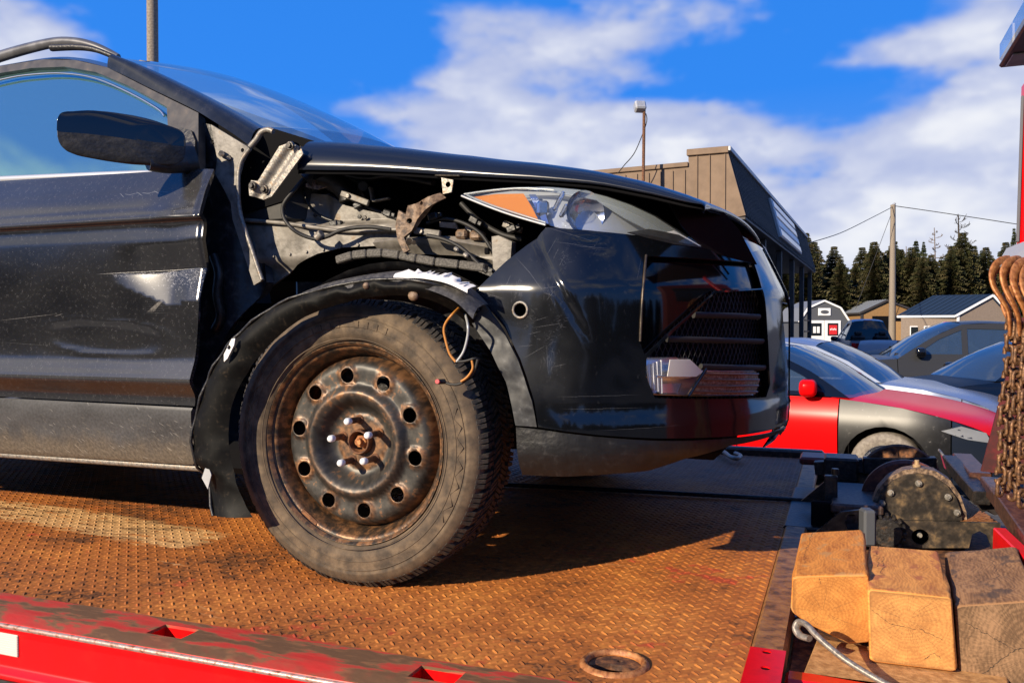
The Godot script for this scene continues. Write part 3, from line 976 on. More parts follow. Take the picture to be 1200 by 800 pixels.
func truck() -> void:
	var t := thing("flatbed_tow_truck", "red flatbed tow truck with rusty tread-plate deck carrying the damaged black vehicle", "tow truck", Vector3(-1.0, 0.0, -1.1))
	var dm := mat(Color.WHITE, 0.65, 0.0, 0.36)
	dm.albedo_texture = deck_picture()
	dm.texture_repeat = false
	dm.normal_enabled = true
	dm.normal_texture = null
	dm.normal_enabled = false
	var uvof := func(p: Vector3) -> Vector2: return Vector2((p.x - DECK.position.x) / DECK.size.x, (p.z - DECK.position.y) / DECK.size.y)
	# plate, with the round key hole cut through
	var hole: Vector3 = Vector3(0.681, 1, 0.237)
	var st := S()
	var hp := Vector2(hole.x, hole.z)
	var tmp := S()
	sheet(tmp, PackedVector2Array([DECK.position, Vector2(DECK.end.x, DECK.position.y), DECK.end, Vector2(DECK.position.x, DECK.end.y)]), [circle(hp, 0.052, 24)], 0.3,
		func(p: Vector2) -> Vector3: return Vector3(p.x, 1.0, p.y), 0.008, Vector3.UP)
	var mi := part("deck_plate", retex(tmp, uvof), dm, t)
	# raised lozenges of the tread plate
	st = S()
	var pitch := 0.0345
	var nx := int(DECK.size.x / pitch); var nz := int(DECK.size.y / pitch)
	for i in nx:
		for j in nz:
			for k in 2:
				var c := Vector3(DECK.end.x - 0.012 - pitch * (i + 0.5 * k), 1.0, DECK.end.y - 0.016 - pitch * (j + 0.5 * k))
				if Vector2(c.x, c.z).distance_to(hp) < 0.075: continue
				if c.x < -2.7 and (i + j) % 2 == 0 and false: continue
				var d := Vector3(0.7071, 0, 0.7071) if k == 0 else Vector3(0.7071, 0, -0.7071)
				var s := Vector3(-d.z, 0, d.x)
				var hl := 0.0135 * rng.randf_range(0.9, 1.05); var hw := 0.0040
				var top := Vector3(0, 0.0021 * rng.randf_range(0.75, 1.1), 0)
				var ring := [c + d * hl, c + d * hl * 0.55 + s * hw, c - d * hl * 0.55 + s * hw, c - d * hl, c - d * hl * 0.55 - s * hw, c + d * hl * 0.55 - s * hw]
				var r0 := c + d * hl * 0.5 + top; var r1 := c - d * hl * 0.5 + top
				var uv: Vector2 = uvof.call(c)
				for e in [[0, 1, r0], [5, 0, r0], [2, 3, r1], [3, 4, r1]]:
					face(st, ring[e[0]], ring[e[1]], e[2], Vector3.UP, uv)
				face(st, ring[1], ring[2], r1, Vector3.UP, uv); face(st, ring[1], r1, r0, Vector3.UP, uv)
				face(st, ring[4], ring[5], r0, Vector3.UP, uv); face(st, ring[4], r0, r1, Vector3.UP, uv)
	mi = part("tread_lozenge", st, dm, t)
	mi.set_meta("kind", "stuff")
	# the keyed tie-down hole
	st = S()
	lathe(st, [Vector2(0.050, -0.002), Vector2(0.052, 0.006), Vector2(0.058, 0.008), Vector2(0.064, 0.004), Vector2(0.066, 0.0)], hole, Vector3.UP, 32)
	lathe(st, [Vector2(0.0525, 0.0), Vector2(0.0525, -0.06)], hole, Vector3.UP, 32)
	var ring_part := part("tie_down_ring", st, M.rust_bright, t)
	st = S()
	var key := PackedVector2Array()
	for k in 15:
		var a := deg_to_rad(-20.0 + 215.0 * k / 14)
		key.append(Vector2(cos(a), -sin(a)) * 0.051)
	key.append(Vector2(-0.026, -0.002)); key.append(Vector2(-0.010, -0.010)); key.append(Vector2(0.012, -0.010)); key.append(Vector2(0.026, 0.0))
	sheet(st, key, [circle(Vector2(0.004, -0.028), 0.0055, 8)], 0.02, func(p: Vector2) -> Vector3: return hole + Vector3(p.x, -0.004, p.y), 0.012, Vector3.UP)
	part("keyed_cover", st, M.rust, ring_part)
	st = S()
	plate(st, circle(Vector2.ZERO, 0.053, 20), [], Transform3D(Basis(Vector3.RIGHT, Vector3.FORWARD, Vector3.UP), hole + Vector3(0, -0.06, 0)), 0.004)
	part("hole_bottom", st, M.pure_dark, ring_part)

	# near side rail: worn top with stake pockets, red face, rolled lip
	st = S()
	var pockets := []
	for q in [Q([-0.209, 0.403]), Q([0.395, 0.389])]:
		var c: Vector2 = q[0]
		pockets.append(PackedVector2Array([Vector2(c.x - 0.045, 0.378), Vector2(c.x + 0.045, 0.378), Vector2(c.x + 0.045, 0.432), Vector2(c.x - 0.045, 0.432)]))
	var rail_top := func(p: Vector2) -> Vector3:
		return Vector3(p.x, 1.003 - 0.012 * pow(clampf((p.y - 0.445) / 0.02, 0.0, 1.0), 2.0), p.y)
	sheet(st, Q([-3.4, 0.347, 0.98, 0.347, 0.98, 0.466, -3.4, 0.466]), pockets, 0.02, rail_top, 0.006, Vector3.UP)
	part("rail_top", st, M.worn_red, t)
	for q in pockets:
		st = S()
		for k in 4:
			var a: Vector2 = q[k]; var b: Vector2 = q[(k + 1) % 4]
			quad(st, Vector3(a.x, 0.997, a.y), Vector3(b.x, 0.997, b.y), Vector3(b.x, 0.90, b.y), Vector3(a.x, 0.90, a.y), Vector3((q[0].x + q[1].x) / 2 - (a.x + b.x) / 2, 0, 0.405 - (a.y + b.y) / 2))
		part("stake_pocket", st, M.red_paint, t)
	st = S()
	var rows := []
	for y in [Vector2(0.466, 0.9905), Vector2(0.470, 0.984), Vector2(0.4705, 0.975), Vector2(0.466, 0.968), Vector2(0.465, 0.96), Vector2(0.465, 0.90), Vector2(0.467, 0.892), Vector2(0.478, 0.886), Vector2(0.482, 0.878), Vector2(0.478, 0.87), Vector2(0.44, 0.866)]:
		var row := []
		for k in 23: row.append(Vector3(-3.4 + 4.38 * k / 22, y.y, y.x))
		rows.append(row)
	skin(st, rows, Vector3.BACK)
	part("rail_face", st, M.red_paint, t)
	st = S()
	tube(st, [Vector3(-3.4, 0.9835, 0.4665), Vector3(0.98, 0.9835, 0.4665)], 0.0062, 10)
	part("worn_lip", st, rough_mat([C(0.36, 0.31, 0.28), C(0.5, 0.3, 0.26), C(0.20, 0.09, 0.045), C(0.5, 0.05, 0.04)], [0.2, 0.5, 0.7, 0.95], 0.35, 0.36, 66, 0.02, 1.0, 0.35), t)
	st = S()
	box(st, Vector3(-0.616, 0.944, 0.467), Vector3(0.085, 0.048, 0.004), Basis.IDENTITY, 0.002)
	var refl := part("reflector", st, mat(C(0.62, 0.58, 0.50), 0.35), t)
	st = S()
	for k in 9:
		box(st, Vector3(-0.616, 0.944, 0.467) + Vector3(0, -0.0195 + 0.0049 * k, 0.0024), Vector3(0.083, 0.0016, 0.001), Basis.IDENTITY, 0.0003)
	part("prism_row", st, mat(C(0.75, 0.72, 0.66), 0.2), refl)
	# edge strip at the deck's front end and its red end plate
	st = S()
	box(st, Vector3(0.945, 0.985, -1.13), Vector3(0.066, 0.044, 2.42), Basis.IDENTITY, 0.006)
	part("edge_strip", st, rough_mat([C(0.13, 0.06, 0.025), C(0.30, 0.13, 0.045), C(0.42, 0.20, 0.07)], [0.2, 0.45, 0.85], 0.4, 0.5, 61, 0.014, 2.0, 0.2), t)
	st = S()
	var eh := []
	for q in [Q([0.945, 0.108]), Q([0.949, 0.188])]:
		eh.append(circle(q[0], 0.0085, 12))
	sheet(st, Q([0.913, 0.088, 0.979, 0.088, 0.979, 0.34, 0.913, 0.34]), eh, 0.03, func(p: Vector2) -> Vector3: return Vector3(p.x, 1.013, p.y), 0.005, Vector3.UP)
	var ep := part("end_plate", st, M.red_paint, t)
	for q in eh:
		st = S()
		var mid := Vector2.ZERO
		for p in q: mid += p / q.size()
		sheet(st, circle(mid, 0.0084, 12), [], 0.05, func(p: Vector2) -> Vector3: return Vector3(p.x, 1.0105, p.y), 0.0, Vector3.UP)
		part("hole_shadow", st, M.pure_dark, ep)
	st = S()
	box(st, Vector3(-1.2, 1.012, -2.56), Vector3(4.4, 0.05, 0.07), Basis.IDENTITY, 0.01)
	part("far_rail", st, M.dark_iron, t)
	# under the deck: beams that carry it, wheels
	st = S()
	box(st, Vector3(-1.2, 0.88, -1.1), Vector3(4.3, 0.09, 2.7), Basis.IDENTITY, 0.01)
	part("deck_frame", st, M.dark_iron, t)
	for z in [-0.55, -1.55]:
		st = S()
		box(st, Vector3(-0.4, 0.75, z), Vector3(6.0, 0.22, 0.1), Basis.IDENTITY, 0.01)
		part("chassis_beam", st, M.dark_iron, t)
	for z in [0.05, -2.2]:
		st = S()
		lathe(st, [Vector2(0.0, 0.14), Vector2(0.28, 0.14), Vector2(0.42, 0.13), Vector2(0.47, 0.08), Vector2(0.47, -0.08), Vector2(0.42, -0.13), Vector2(0.28, -0.14), Vector2(0, -0.14)], Vector3(-2.3, 0.48, z), Vector3.BACK, 28)
		part("rear_wheel", st, M.rubber, t)
	# wire rope running back under the load
	st = S()
	tube(st, smooth([Vector3(1.14, 1.04, -1.258), Vector3(1.003, 1.012, -1.426), Vector3(0.681, 1.012, -1.4), Vector3(0.271, 1.012, -1.364), Vector3(-0.266, 1.012, -1.309)], 5), 0.008, 8)
	part("winch_cable", st, M.dark_iron, t)
	st = S()
	tube(st, smooth(W([0.493, 1.03, -2.512, 0.547, 1.03, -2.409, 0.598, 1.03, -2.254, 0.633, 1.03, -2.213, 0.639, 1.03, -2.298, 0.607, 1.03, -2.372]), 4), 0.010, 8)
	part("strap_hook", st, M.bare_steel, t)

	# tray in front of the deck
	st = S()
	box(st, Vector3(1.45, 0.935, -0.55), Vector3(0.94, 0.04, 1.75), Basis.IDENTITY, 0.004)
	part("tray_floor", st, M.rust, t)
	st = S()
	box(st, Vector3(1.4, 0.955, 0.13), Vector3(0.84, 0.06, 0.05), Basis.IDENTITY, 0.006)
	part("tray_lip", st, M.red_paint, t)
	for q in [W([1.049, 1.019, 0.132]), W([1.032, 0.995, 0.139]), W([1.045, 0.989, -0.016])]:
		st = S()
		var p: Vector3 = q[0]
		lathe(st, [Vector2(0, 0.012), Vector2(0.008, 0.012), Vector2(0.010, 0.009), Vector2(0.010, 0.0)], Vector3(p.x, 0.955, p.z), Vector3.UP, 6, 0, TAU, true)
		part("bolt_head", st, M.grey_iron, t)
	winch(t)
	headboard(t)
	# the cab ahead of the rack, out of the frame but mirrored in the paint
	st = S()
	box(st, Vector3(3.3, 1.75, -1.1), Vector3(1.6, 2.0, 2.3), Basis.IDENTITY, 0.12)
	var cab := part("cab", st, M.dark_red, t)
	st = S()
	box(st, Vector3(4.5, 1.3, -1.1), Vector3(1.0, 1.1, 2.2), Basis.IDENTITY, 0.12)
	part("cab_bonnet", st, M.dark_red, cab)
	st = S()
	box(st, Vector3(2.5, 2.15, -1.1), Vector3(0.03, 0.6, 1.6), Basis.IDENTITY, 0.01)
	part("cab_window", st, M.dark_window, cab)
	st = S()
	box(st, Vector3(3.35, 2.2, 0.06), Vector3(0.9, 0.6, 0.03), Basis.IDENTITY, 0.01)
	part("cab_window", st, M.dark_window, cab)

func face(st: SurfaceTool, a: Vector3, b: Vector3, c: Vector3, n: Vector3, uv: Vector2) -> void:
	var g := (b - a).cross(c - a).normalized()
	if g.dot(n) < 0: g = -g
	tri(st, a, b, c, g, g, g, uv, uv, uv)

# the same triangles with texture coordinates taken from their places
func retex(st: SurfaceTool, uvof: Callable) -> SurfaceTool:
	var m := st.commit()
	var a := m.surface_get_arrays(0)
	var v: PackedVector3Array = a[Mesh.ARRAY_VERTEX]
	var uv := PackedVector2Array()
	for p in v: uv.append(uvof.call(p))
	a[Mesh.ARRAY_TEX_UV] = uv
	var am := ArrayMesh.new()
	am.add_surface_from_arrays(Mesh.PRIMITIVE_TRIANGLES, a)
	var o := S()
	o.append_from(am, 0, Transform3D.IDENTITY)
	return o

func winch(t: Node3D) -> void:
	var st := S()
	# gearbox: half-round black cover with a rusty flange, bolts and a filler plug
	plate(st, Q([1.18, 1.035, 1.18, 1.078, 1.194, 1.119, 1.223, 1.155, 1.258, 1.176, 1.296, 1.183, 1.336, 1.178, 1.373, 1.154, 1.399, 1.117, 1.413, 1.075, 1.415, 1.049]), [], zplane(-1.08), 0.05, 0.03)
	var g := part("winch_gearbox", st, M.grey_iron, t)
	st = S()
	plate(st, Q([1.166, 1.03, 1.166, 1.078, 1.183, 1.125, 1.214, 1.164, 1.255, 1.188, 1.298, 1.198, 1.345, 1.191, 1.385, 1.165, 1.412, 1.122, 1.429, 1.072, 1.431, 1.046]), [], zplane(-1.10), 0.07, 0.03)
	part("flange", st, M.rust_steel, g)
	for q in [W([1.218, 1.121, -1.078]), W([1.296, 1.155, -1.078]), W([1.376, 1.119, -1.078]), W([1.194, 1.087, -1.078]), W([1.401, 1.074, -1.078])]:
		st = S()
		cyl(st, q[0], q[0] + Vector3(0, 0, 0.010), 0.010, 10)
		cyl(st, q[0], q[0] + Vector3(0, 0, 0.016), 0.005, 8)
		part("bolt", st, M.bare_steel, g)
	st = S()
	var pl: Vector3 = Vector3(1.295, 1.188, -1.13)
	cyl(st, pl - Vector3(0, 0.02, 0), pl + Vector3(0, 0.006, 0), 0.020, 8)
	cyl(st, pl, pl + Vector3(0, 0.016, 0), 0.012, 8)
	cyl(st, pl, pl + Vector3(0, 0.030, 0), 0.007, 8)
	part("filler_plug", st, rough_mat([C(0.3, 0.2, 0.11), C(0.42, 0.28, 0.15)], [0.3, 0.7], 0.1, 0.5, 62), g)
	# base plate with an access hole and an arch
	st = S()
	var h: Vector3 = Vector3(1.3, 0.997, -1.05)
	plate(st, Q([1.177, 1.039, 1.512, 1.056, 1.511, 0.928, 1.493, 0.931, 1.488, 0.986, 1.477, 1.018, 1.457, 1.029, 1.439, 1.017, 1.43, 0.976, 1.18, 0.952]), [circle(Vector2(h.x, h.y), 0.024, 16)], zplane(-1.05), 0.014, 0.05)
	var bp := part("winch_base", st, M.grey_iron, t)
	st = S()
	cyl(st, h - Vector3(0, 0, 0.05), h - Vector3(0, 0, 0.02), 0.008, 8)
	part("recessed_bolt", st, M.bare_steel, bp)
	st = S()
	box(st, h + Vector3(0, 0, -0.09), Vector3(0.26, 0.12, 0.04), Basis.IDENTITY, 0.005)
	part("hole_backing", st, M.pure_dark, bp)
	st = S()
	var a0: Vector3 = Vector3(1.413, 1.048, -1.06); var a1: Vector3 = Vector3(1.511, 1.054, -1.06)
	quad(st, a0, a1, a1 + Vector3(-0.05, 0.0, -0.42), a0 + Vector3(-0.08, 0.0, -0.42), Vector3.UP)
	quad(st, a0 - Vector3(0, 0.02, 0), a1 - Vector3(0, 0.02, 0), a1 + Vector3(-0.05, -0.02, -0.42), a0 + Vector3(-0.08, -0.02, -0.42), Vector3.DOWN)
	quad(st, a1, a1 - Vector3(0, 0.02, 0), a1 + Vector3(-0.05, -0.02, -0.42), a1 + Vector3(-0.05, 0.0, -0.42), Vector3.RIGHT)
	part("shelf_plate", st, M.rust_bright, bp)
	# drum with two rusty flanges and wound rope
	var dc: Vector3 = Vector3(1.275, 1.057, -1.28)
	st = S()
	lathe(st, [Vector2(0, 0.02), Vector2(0.05, 0.02), Vector2(0.06, 0.008), Vector2(0.128, 0.010), Vector2(0.138, 0.004), Vector2(0.138, -0.012), Vector2(0, -0.012)], dc, Vector3.BACK, 40, 0, TAU, true)
	var dr := part("drum_flange", st, rough_mat([C(0.08, 0.022, 0.014), C(0.17, 0.05, 0.028)], [0.3, 0.7], 0.25, 0.5, 69, 0.02), t)
	st = S()
	lathe(st, [Vector2(0, 0.01), Vector2(0.14, 0.010), Vector2(0.145, 0.0), Vector2(0.145, -0.012), Vector2(0, -0.012)], dc + Vector3(0, 0, -0.34), Vector3.BACK, 40, 0, TAU, true)
	part("drum_flange", st, M.rust, t)
	for k in 14:
		st = S()
		var rr := []
		for s in 25: rr.append(dc + Vector3(cos(TAU * s / 24) * 0.085, sin(TAU * s / 24) * 0.085, -0.03 - 0.021 * k))
		tube(st, rr, 0.0105, 7)
		part("rope_turn", st, M.dark_iron, dr)
	# frame over the drum
	st = S()
	bar(st, Vector3(1.152, 1.119, -1.62), Vector3(1.396, 1.133, -1.62), 0.05, 0.06)
	bar(st, Vector3(0.983, 1.099, -1.62), Vector3(1.152, 1.119, -1.62), 0.05, 0.05)
	part("cross_beam", st, M.dark_iron, t)
	st = S()
	box(st, Vector3(1.076, 1.102, -1.638), Vector3(0.12, 0.09, 0.14), Basis.IDENTITY, 0.008)
	part("hinge_block", st, M.dark_iron, t)
	st = S()
	box(st, Vector3(1.02, 1.111, -1.777), Vector3(0.19, 0.03, 0.16), Basis.IDENTITY, 0.008)
	part("red_bracket", st, M.dark_red, t)
	# left bracket
	st = S()
	var b0: Vector3 = Vector3(1.121, 1.09, -1.225)
	box(st, b0 + Vector3(0, -0.02, 0), Vector3(0.15, 0.03, 0.40), Basis.IDENTITY, 0.006)
	box(st, b0 + Vector3(0, -0.08, 0), Vector3(0.13, 0.09, 0.38), Basis.IDENTITY, 0.006)
	part("bracket_box", st, rough_mat([C(0.035, 0.022, 0.018), C(0.085, 0.05, 0.04), C(0.13, 0.085, 0.065)], [0.25, 0.55, 0.9], 0.25, 0.5, 63, 0.02, 2.0), t)
	st = S()
	plate(st, Q([0.95, 1.042, 1.025, 1.113, 1.026, 1.042]), [], zplane(-1.25), 0.012)
	part("gusset", st, M.dark_iron, t)
	st = S()
	bar(st, Vector3(1.046, 1.061, -1.143), Vector3(1.045, 1.152, -1.145), 0.035, 0.04, Vector3.RIGHT)
	var pst := part("bracket_post", st, M.dark_iron, t)
	st = S()
	cyl(st, Vector3(1.058, 1.154, -1.15), Vector3(1.058, 1.154, -1.15) + Vector3(0, 0.02, 0), 0.012, 8)
	part("bolt", st, M.grey_iron, pst)
	st = S()
	var e: Vector3 = Vector3(1.108, 1.038, -0.98)
	var loop := PackedVector2Array()
	for k in 14:
		var a := TAU * k / 14
		loop.append(Vector2(e.x + 0.020 * cos(a), e.y + 0.028 * sin(a)))
	plate(st, Q([0.996, 0.994, 1.074, 1.069, 1.134, 1.081, 1.162, 1.076, 1.163, 0.983, 0.996, 0.968]), [loop], zplane(-0.98), 0.012, 0.06)
	part("eye_plate", st, M.grey_iron, t)
	st = S()
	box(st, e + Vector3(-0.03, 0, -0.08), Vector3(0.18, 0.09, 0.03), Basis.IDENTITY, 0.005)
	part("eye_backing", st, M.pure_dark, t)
	st = S()
	box(st, Vector3(1.145, 1.073, -0.785), Vector3(0.034, 0.10, 0.05), Basis(Vector3.UP, 0.3), 0.006)
	part("stop_block", st, mat(C(0.07, 0.075, 0.085), 0.5), t)
	st = S()
	var gc: Vector3 = Vector3(1.206, 1.011, -1)
	cyl(st, gc, gc + Vector3(0, 0, -0.04), 0.046, 20)
	for k in 16:
		var a := TAU * k / 16
		box(st, gc + Vector3(cos(a) * 0.049, sin(a) * 0.049, -0.02), Vector3(0.012, 0.010, 0.04), Basis(Vector3.BACK, a), 0.002)
	part("sprocket", st, M.dark_iron, t)
	st = S()
	box(st, Vector3(1.046, 1.073, -1.358) + Vector3(0, -0.09, 0), Vector3(0.28, 0.05, 0.7), Basis.IDENTITY, 0.006)
	part("bed_plate", st, M.dark_iron, t)

func headboard(t: Node3D) -> void:
	# dark red gusset plate, frame bars and reflector beside the chains
	var st := S()
	plate(st, Q([1.53, 1.552, 1.453, 1.213, 1.513, 1.209, 1.824, 1.205, 1.82, 1.637, 1.546, 1.657]), [], zplane(-1.0), 0.012, 0.2)
	part("headboard_plate", st, rough_mat([C(0.045, 0.008, 0.007), C(0.10, 0.009, 0.009)], [0.3, 0.7], 0.4, 0.5, 68, 0.014), t)
	st = S()
	bar(st, Vector3(1.419, 1.175, -1.45), Vector3(1.455, 1.138, -0.981), 0.045, 0.04)
	part("frame_bar", st, M.dark_iron, t)
	st = S()
	bar(st, Vector3(1.473, 1.171, -1.578), Vector3(1.473, 1.17, -1.15), 0.06, 0.03)
	bar(st, Vector3(1.468, 1.141, -1.576), Vector3(1.538, 1.146, -1.442), 0.03, 0.02)
	part("frame_bar", st, rough_mat([C(0.05, 0.02, 0.015), C(0.12, 0.05, 0.03)], [0.3, 0.8], 0.3, 0.4, 64, 0.02, 1.0, 0.2), t)
	st = S()
	flat(st, Vector3(1.392, 1.205, -1.494), Vector3(1.435, 1.141, -1.295), Vector3(1.397, 1.16, -1.388), Vector3.BACK)
	flat(st, Vector3(1.393, 1.204, -1.505), Vector3(1.436, 1.139, -1.306), Vector3(1.399, 1.158, -1.399), Vector3.FORWARD)
	var tr := part("reflector_triangle", st, M.dark_red, t)
	st = S()
	tube(st, [Vector3(1.392, 1.205, -1.494), Vector3(1.435, 1.141, -1.295)], 0.0045, 6)
	part("bright_edge", st, M.bare_steel, tr)
	st = S()
	bar(st, Vector3(1.488, 1.159, -0.833), Vector3(1.493, 1.129, -0.459), 0.05, 0.05)
	bar(st, Vector3(1.49, 1.163, -1.102), Vector3(1.488, 1.159, -0.833), 0.05, 0.04)
	part("frame_bar", st, rough_mat([C(0.06, 0.025, 0.018), C(0.15, 0.065, 0.04)], [0.3, 0.8], 0.3, 0.38, 65, 0.02, 1.0, 0.2), t)
	st = S()
	bar(st, Vector3(1.44, 1.107, -0.6), Vector3(1.466, 1.095, -0.341), 0.03, 0.06)
	bar(st, Vector3(1.445, 1.09, -0.601), Vector3(1.441, 1.044, -0.599), 0.02, 0.02)
	part("side_rail", st, M.red_paint, t)
	st = S()
	box(st, Vector3(1.669, 1.016, -0.901), Vector3(0.25, 0.2, 0.5), Basis.IDENTITY, 0.01)
	part("frame_box", st, M.dark_iron, t)
	# canvas heaped on the frame
	st = S()
	var cc: Vector3 = Vector3(1.557, 1.112, -1.127)
	var rows := []
	var nz := noise(71, 9.0)
	for i in 13:
		var row := []
		for j in 13:
			var u := (i - 6) / 6.0; var v := (j - 6) / 6.0
			var hh := 0.05 * (1.0 - u * u) * (1.0 - v * v) + 0.028 * nz.get_noise_2d(u * 0.9, v * 0.9)
			row.append(cc + Vector3(u * 0.10, hh - 0.02, v * 0.12))
		rows.append(row)
	skin(st, rows, Vector3.UP)
	part("canvas_cover", st, mat(C(0.02, 0.014, 0.012), 0.8), t)
	# red post and the light bar on the cab's roof
	st = S()
	bar(st, Vector3(1.556, 2.292, -0.88), Vector3(1.546, 1.821, -0.868), 0.055, 0.055, Vector3.BACK, 0.008)
	part("headboard_post", st, M.red_paint, t)
	st = S()
	bar(st, Vector3(1.524, 2.251, -0.856), Vector3(1.514, 1.857, -0.845), 0.008, 0.008)
	part("post_edge", st, mat(C(0.12, 0.12, 0.13), 0.5), t)
	var o: Vector3 = Vector3(1.585, 2.539, -1.646)
	st = S()
	box(st, o + Vector3(0.17, 0.008, 0.8), Vector3(0.34, 0.016, 1.6), Basis.IDENTITY, 0.006)
	var bar_part := part("light_bar", st, rough_mat([C(0.03, 0.018, 0.014), C(0.07, 0.035, 0.028)], [0.3, 0.7], 0.3, 0.4, 67), t)
	st = S()
	box(st, o + Vector3(0.06, -0.003, 0.1), Vector3(0.09, 0.006, 0.14), Basis.IDENTITY, 0.002)
	part("grey_pad", st, M.galvanised, bar_part)
	st = S()
	var m := mat(C(0.1, 0.25, 0.5), 0.05)
	m.transparency = BaseMaterial3D.TRANSPARENCY_ALPHA
	m.albedo_color = Color(0.30, 0.55, 0.80, 0.3)
	box(st, o + Vector3(0.17, 0.054, 0.8), Vector3(0.34, 0.076, 1.6), Basis.IDENTITY, 0.012)
	part("lens", st, m, bar_part)
	st = S()
	box(st, o + Vector3(0.012, 0.054, 0.20), Vector3(0.008, 0.07, 0.015), Basis.IDENTITY, 0.002)
	part("divider", st, M.white_trim, bar_part)
	st = S()
	lathe(st, [Vector2(0.06, 0.0), Vector2(0.055, 0.03), Vector2(0.035, 0.055), Vector2(0.0, 0.062)], o + Vector3(0.1, 0.018, 0.5), Vector3.UP, 16)
	part("lamp", st, M.silver, bar_part)

# ---------------------------------------------------------------- the damaged black vehicle
const SIDE := [Vector2(1.22, -0.085), Vector2(1.26, -0.060), Vector2(1.32, -0.042), Vector2(1.405, -0.024), Vector2(1.417, -0.030), Vector2(1.445, -0.026), Vector2(1.472, -0.006), Vector2(1.486, 0.002), Vector2(1.496, 0.001), Vector2(1.545, -0.011),
	Vector2(1.62, -0.014), Vector2(1.76, -0.010), Vector2(1.86, -0.011), Vector2(1.902, -0.016), Vector2(1.912, -0.012), Vector2(1.919, 0.001), Vector2(1.925, 0.001), Vector2(1.955, -0.010), Vector2(2.0, -0.030), Vector2(2.06, -0.064), Vector2(2.1, -0.09)]
var wob: FastNoiseLite

func side_z(x: float, y: float) -> float:
	var z := curve(y, SIDE)
	z += 0.00045 * wob.get_noise_2d(x * 1.0, y)
	if x > -0.95 and y > 1.6 and y < 1.9:      # pushed-in fold at the front edge
		var u := clampf((x + 0.83) / 0.30, 0.0, 1.0)
		var d := 0.021 * smoothstep(0.0, 0.8, u)
		var y0 := 1.782 + 0.02 * (x + 0.6)
		var l := 0.015 + 0.105 * u * (1.0 - 0.35 * smoothstep(0.75, 1.0, u))
		z -= d * maxf(0.0, 1.0 - (y0 - y) / l) if y < y0 else d * maxf(0.0, 1.0 - (y - y0) / 0.075)
	var e := Vector2((x + 0.835) / 0.225, (y - 1.601 + 0.05 * (x + 0.83)) / 0.047)
	var r := pow(pow(absf(e.x), 2.6) + pow(absf(e.y), 2.6), 1.0 / 2.6)
	z += 0.0012 * exp(-pow((r - 1.0) / 0.16, 2.0)) - 0.0012 * smoothstep(1.0, 0.6, r)
	z += 0.006 * bump_at(x, y, -0.60, 1.935, 0.05, 0.03)
	# front edge curls in
	z -= 0.006 * pow(clampf((x + 0.512) / 0.015, 0.0, 1.0), 2.0)
	return z - 0.035 * pow(clampf((-2.6 - x) / 1.0, 0.0, 1.0), 2.0)

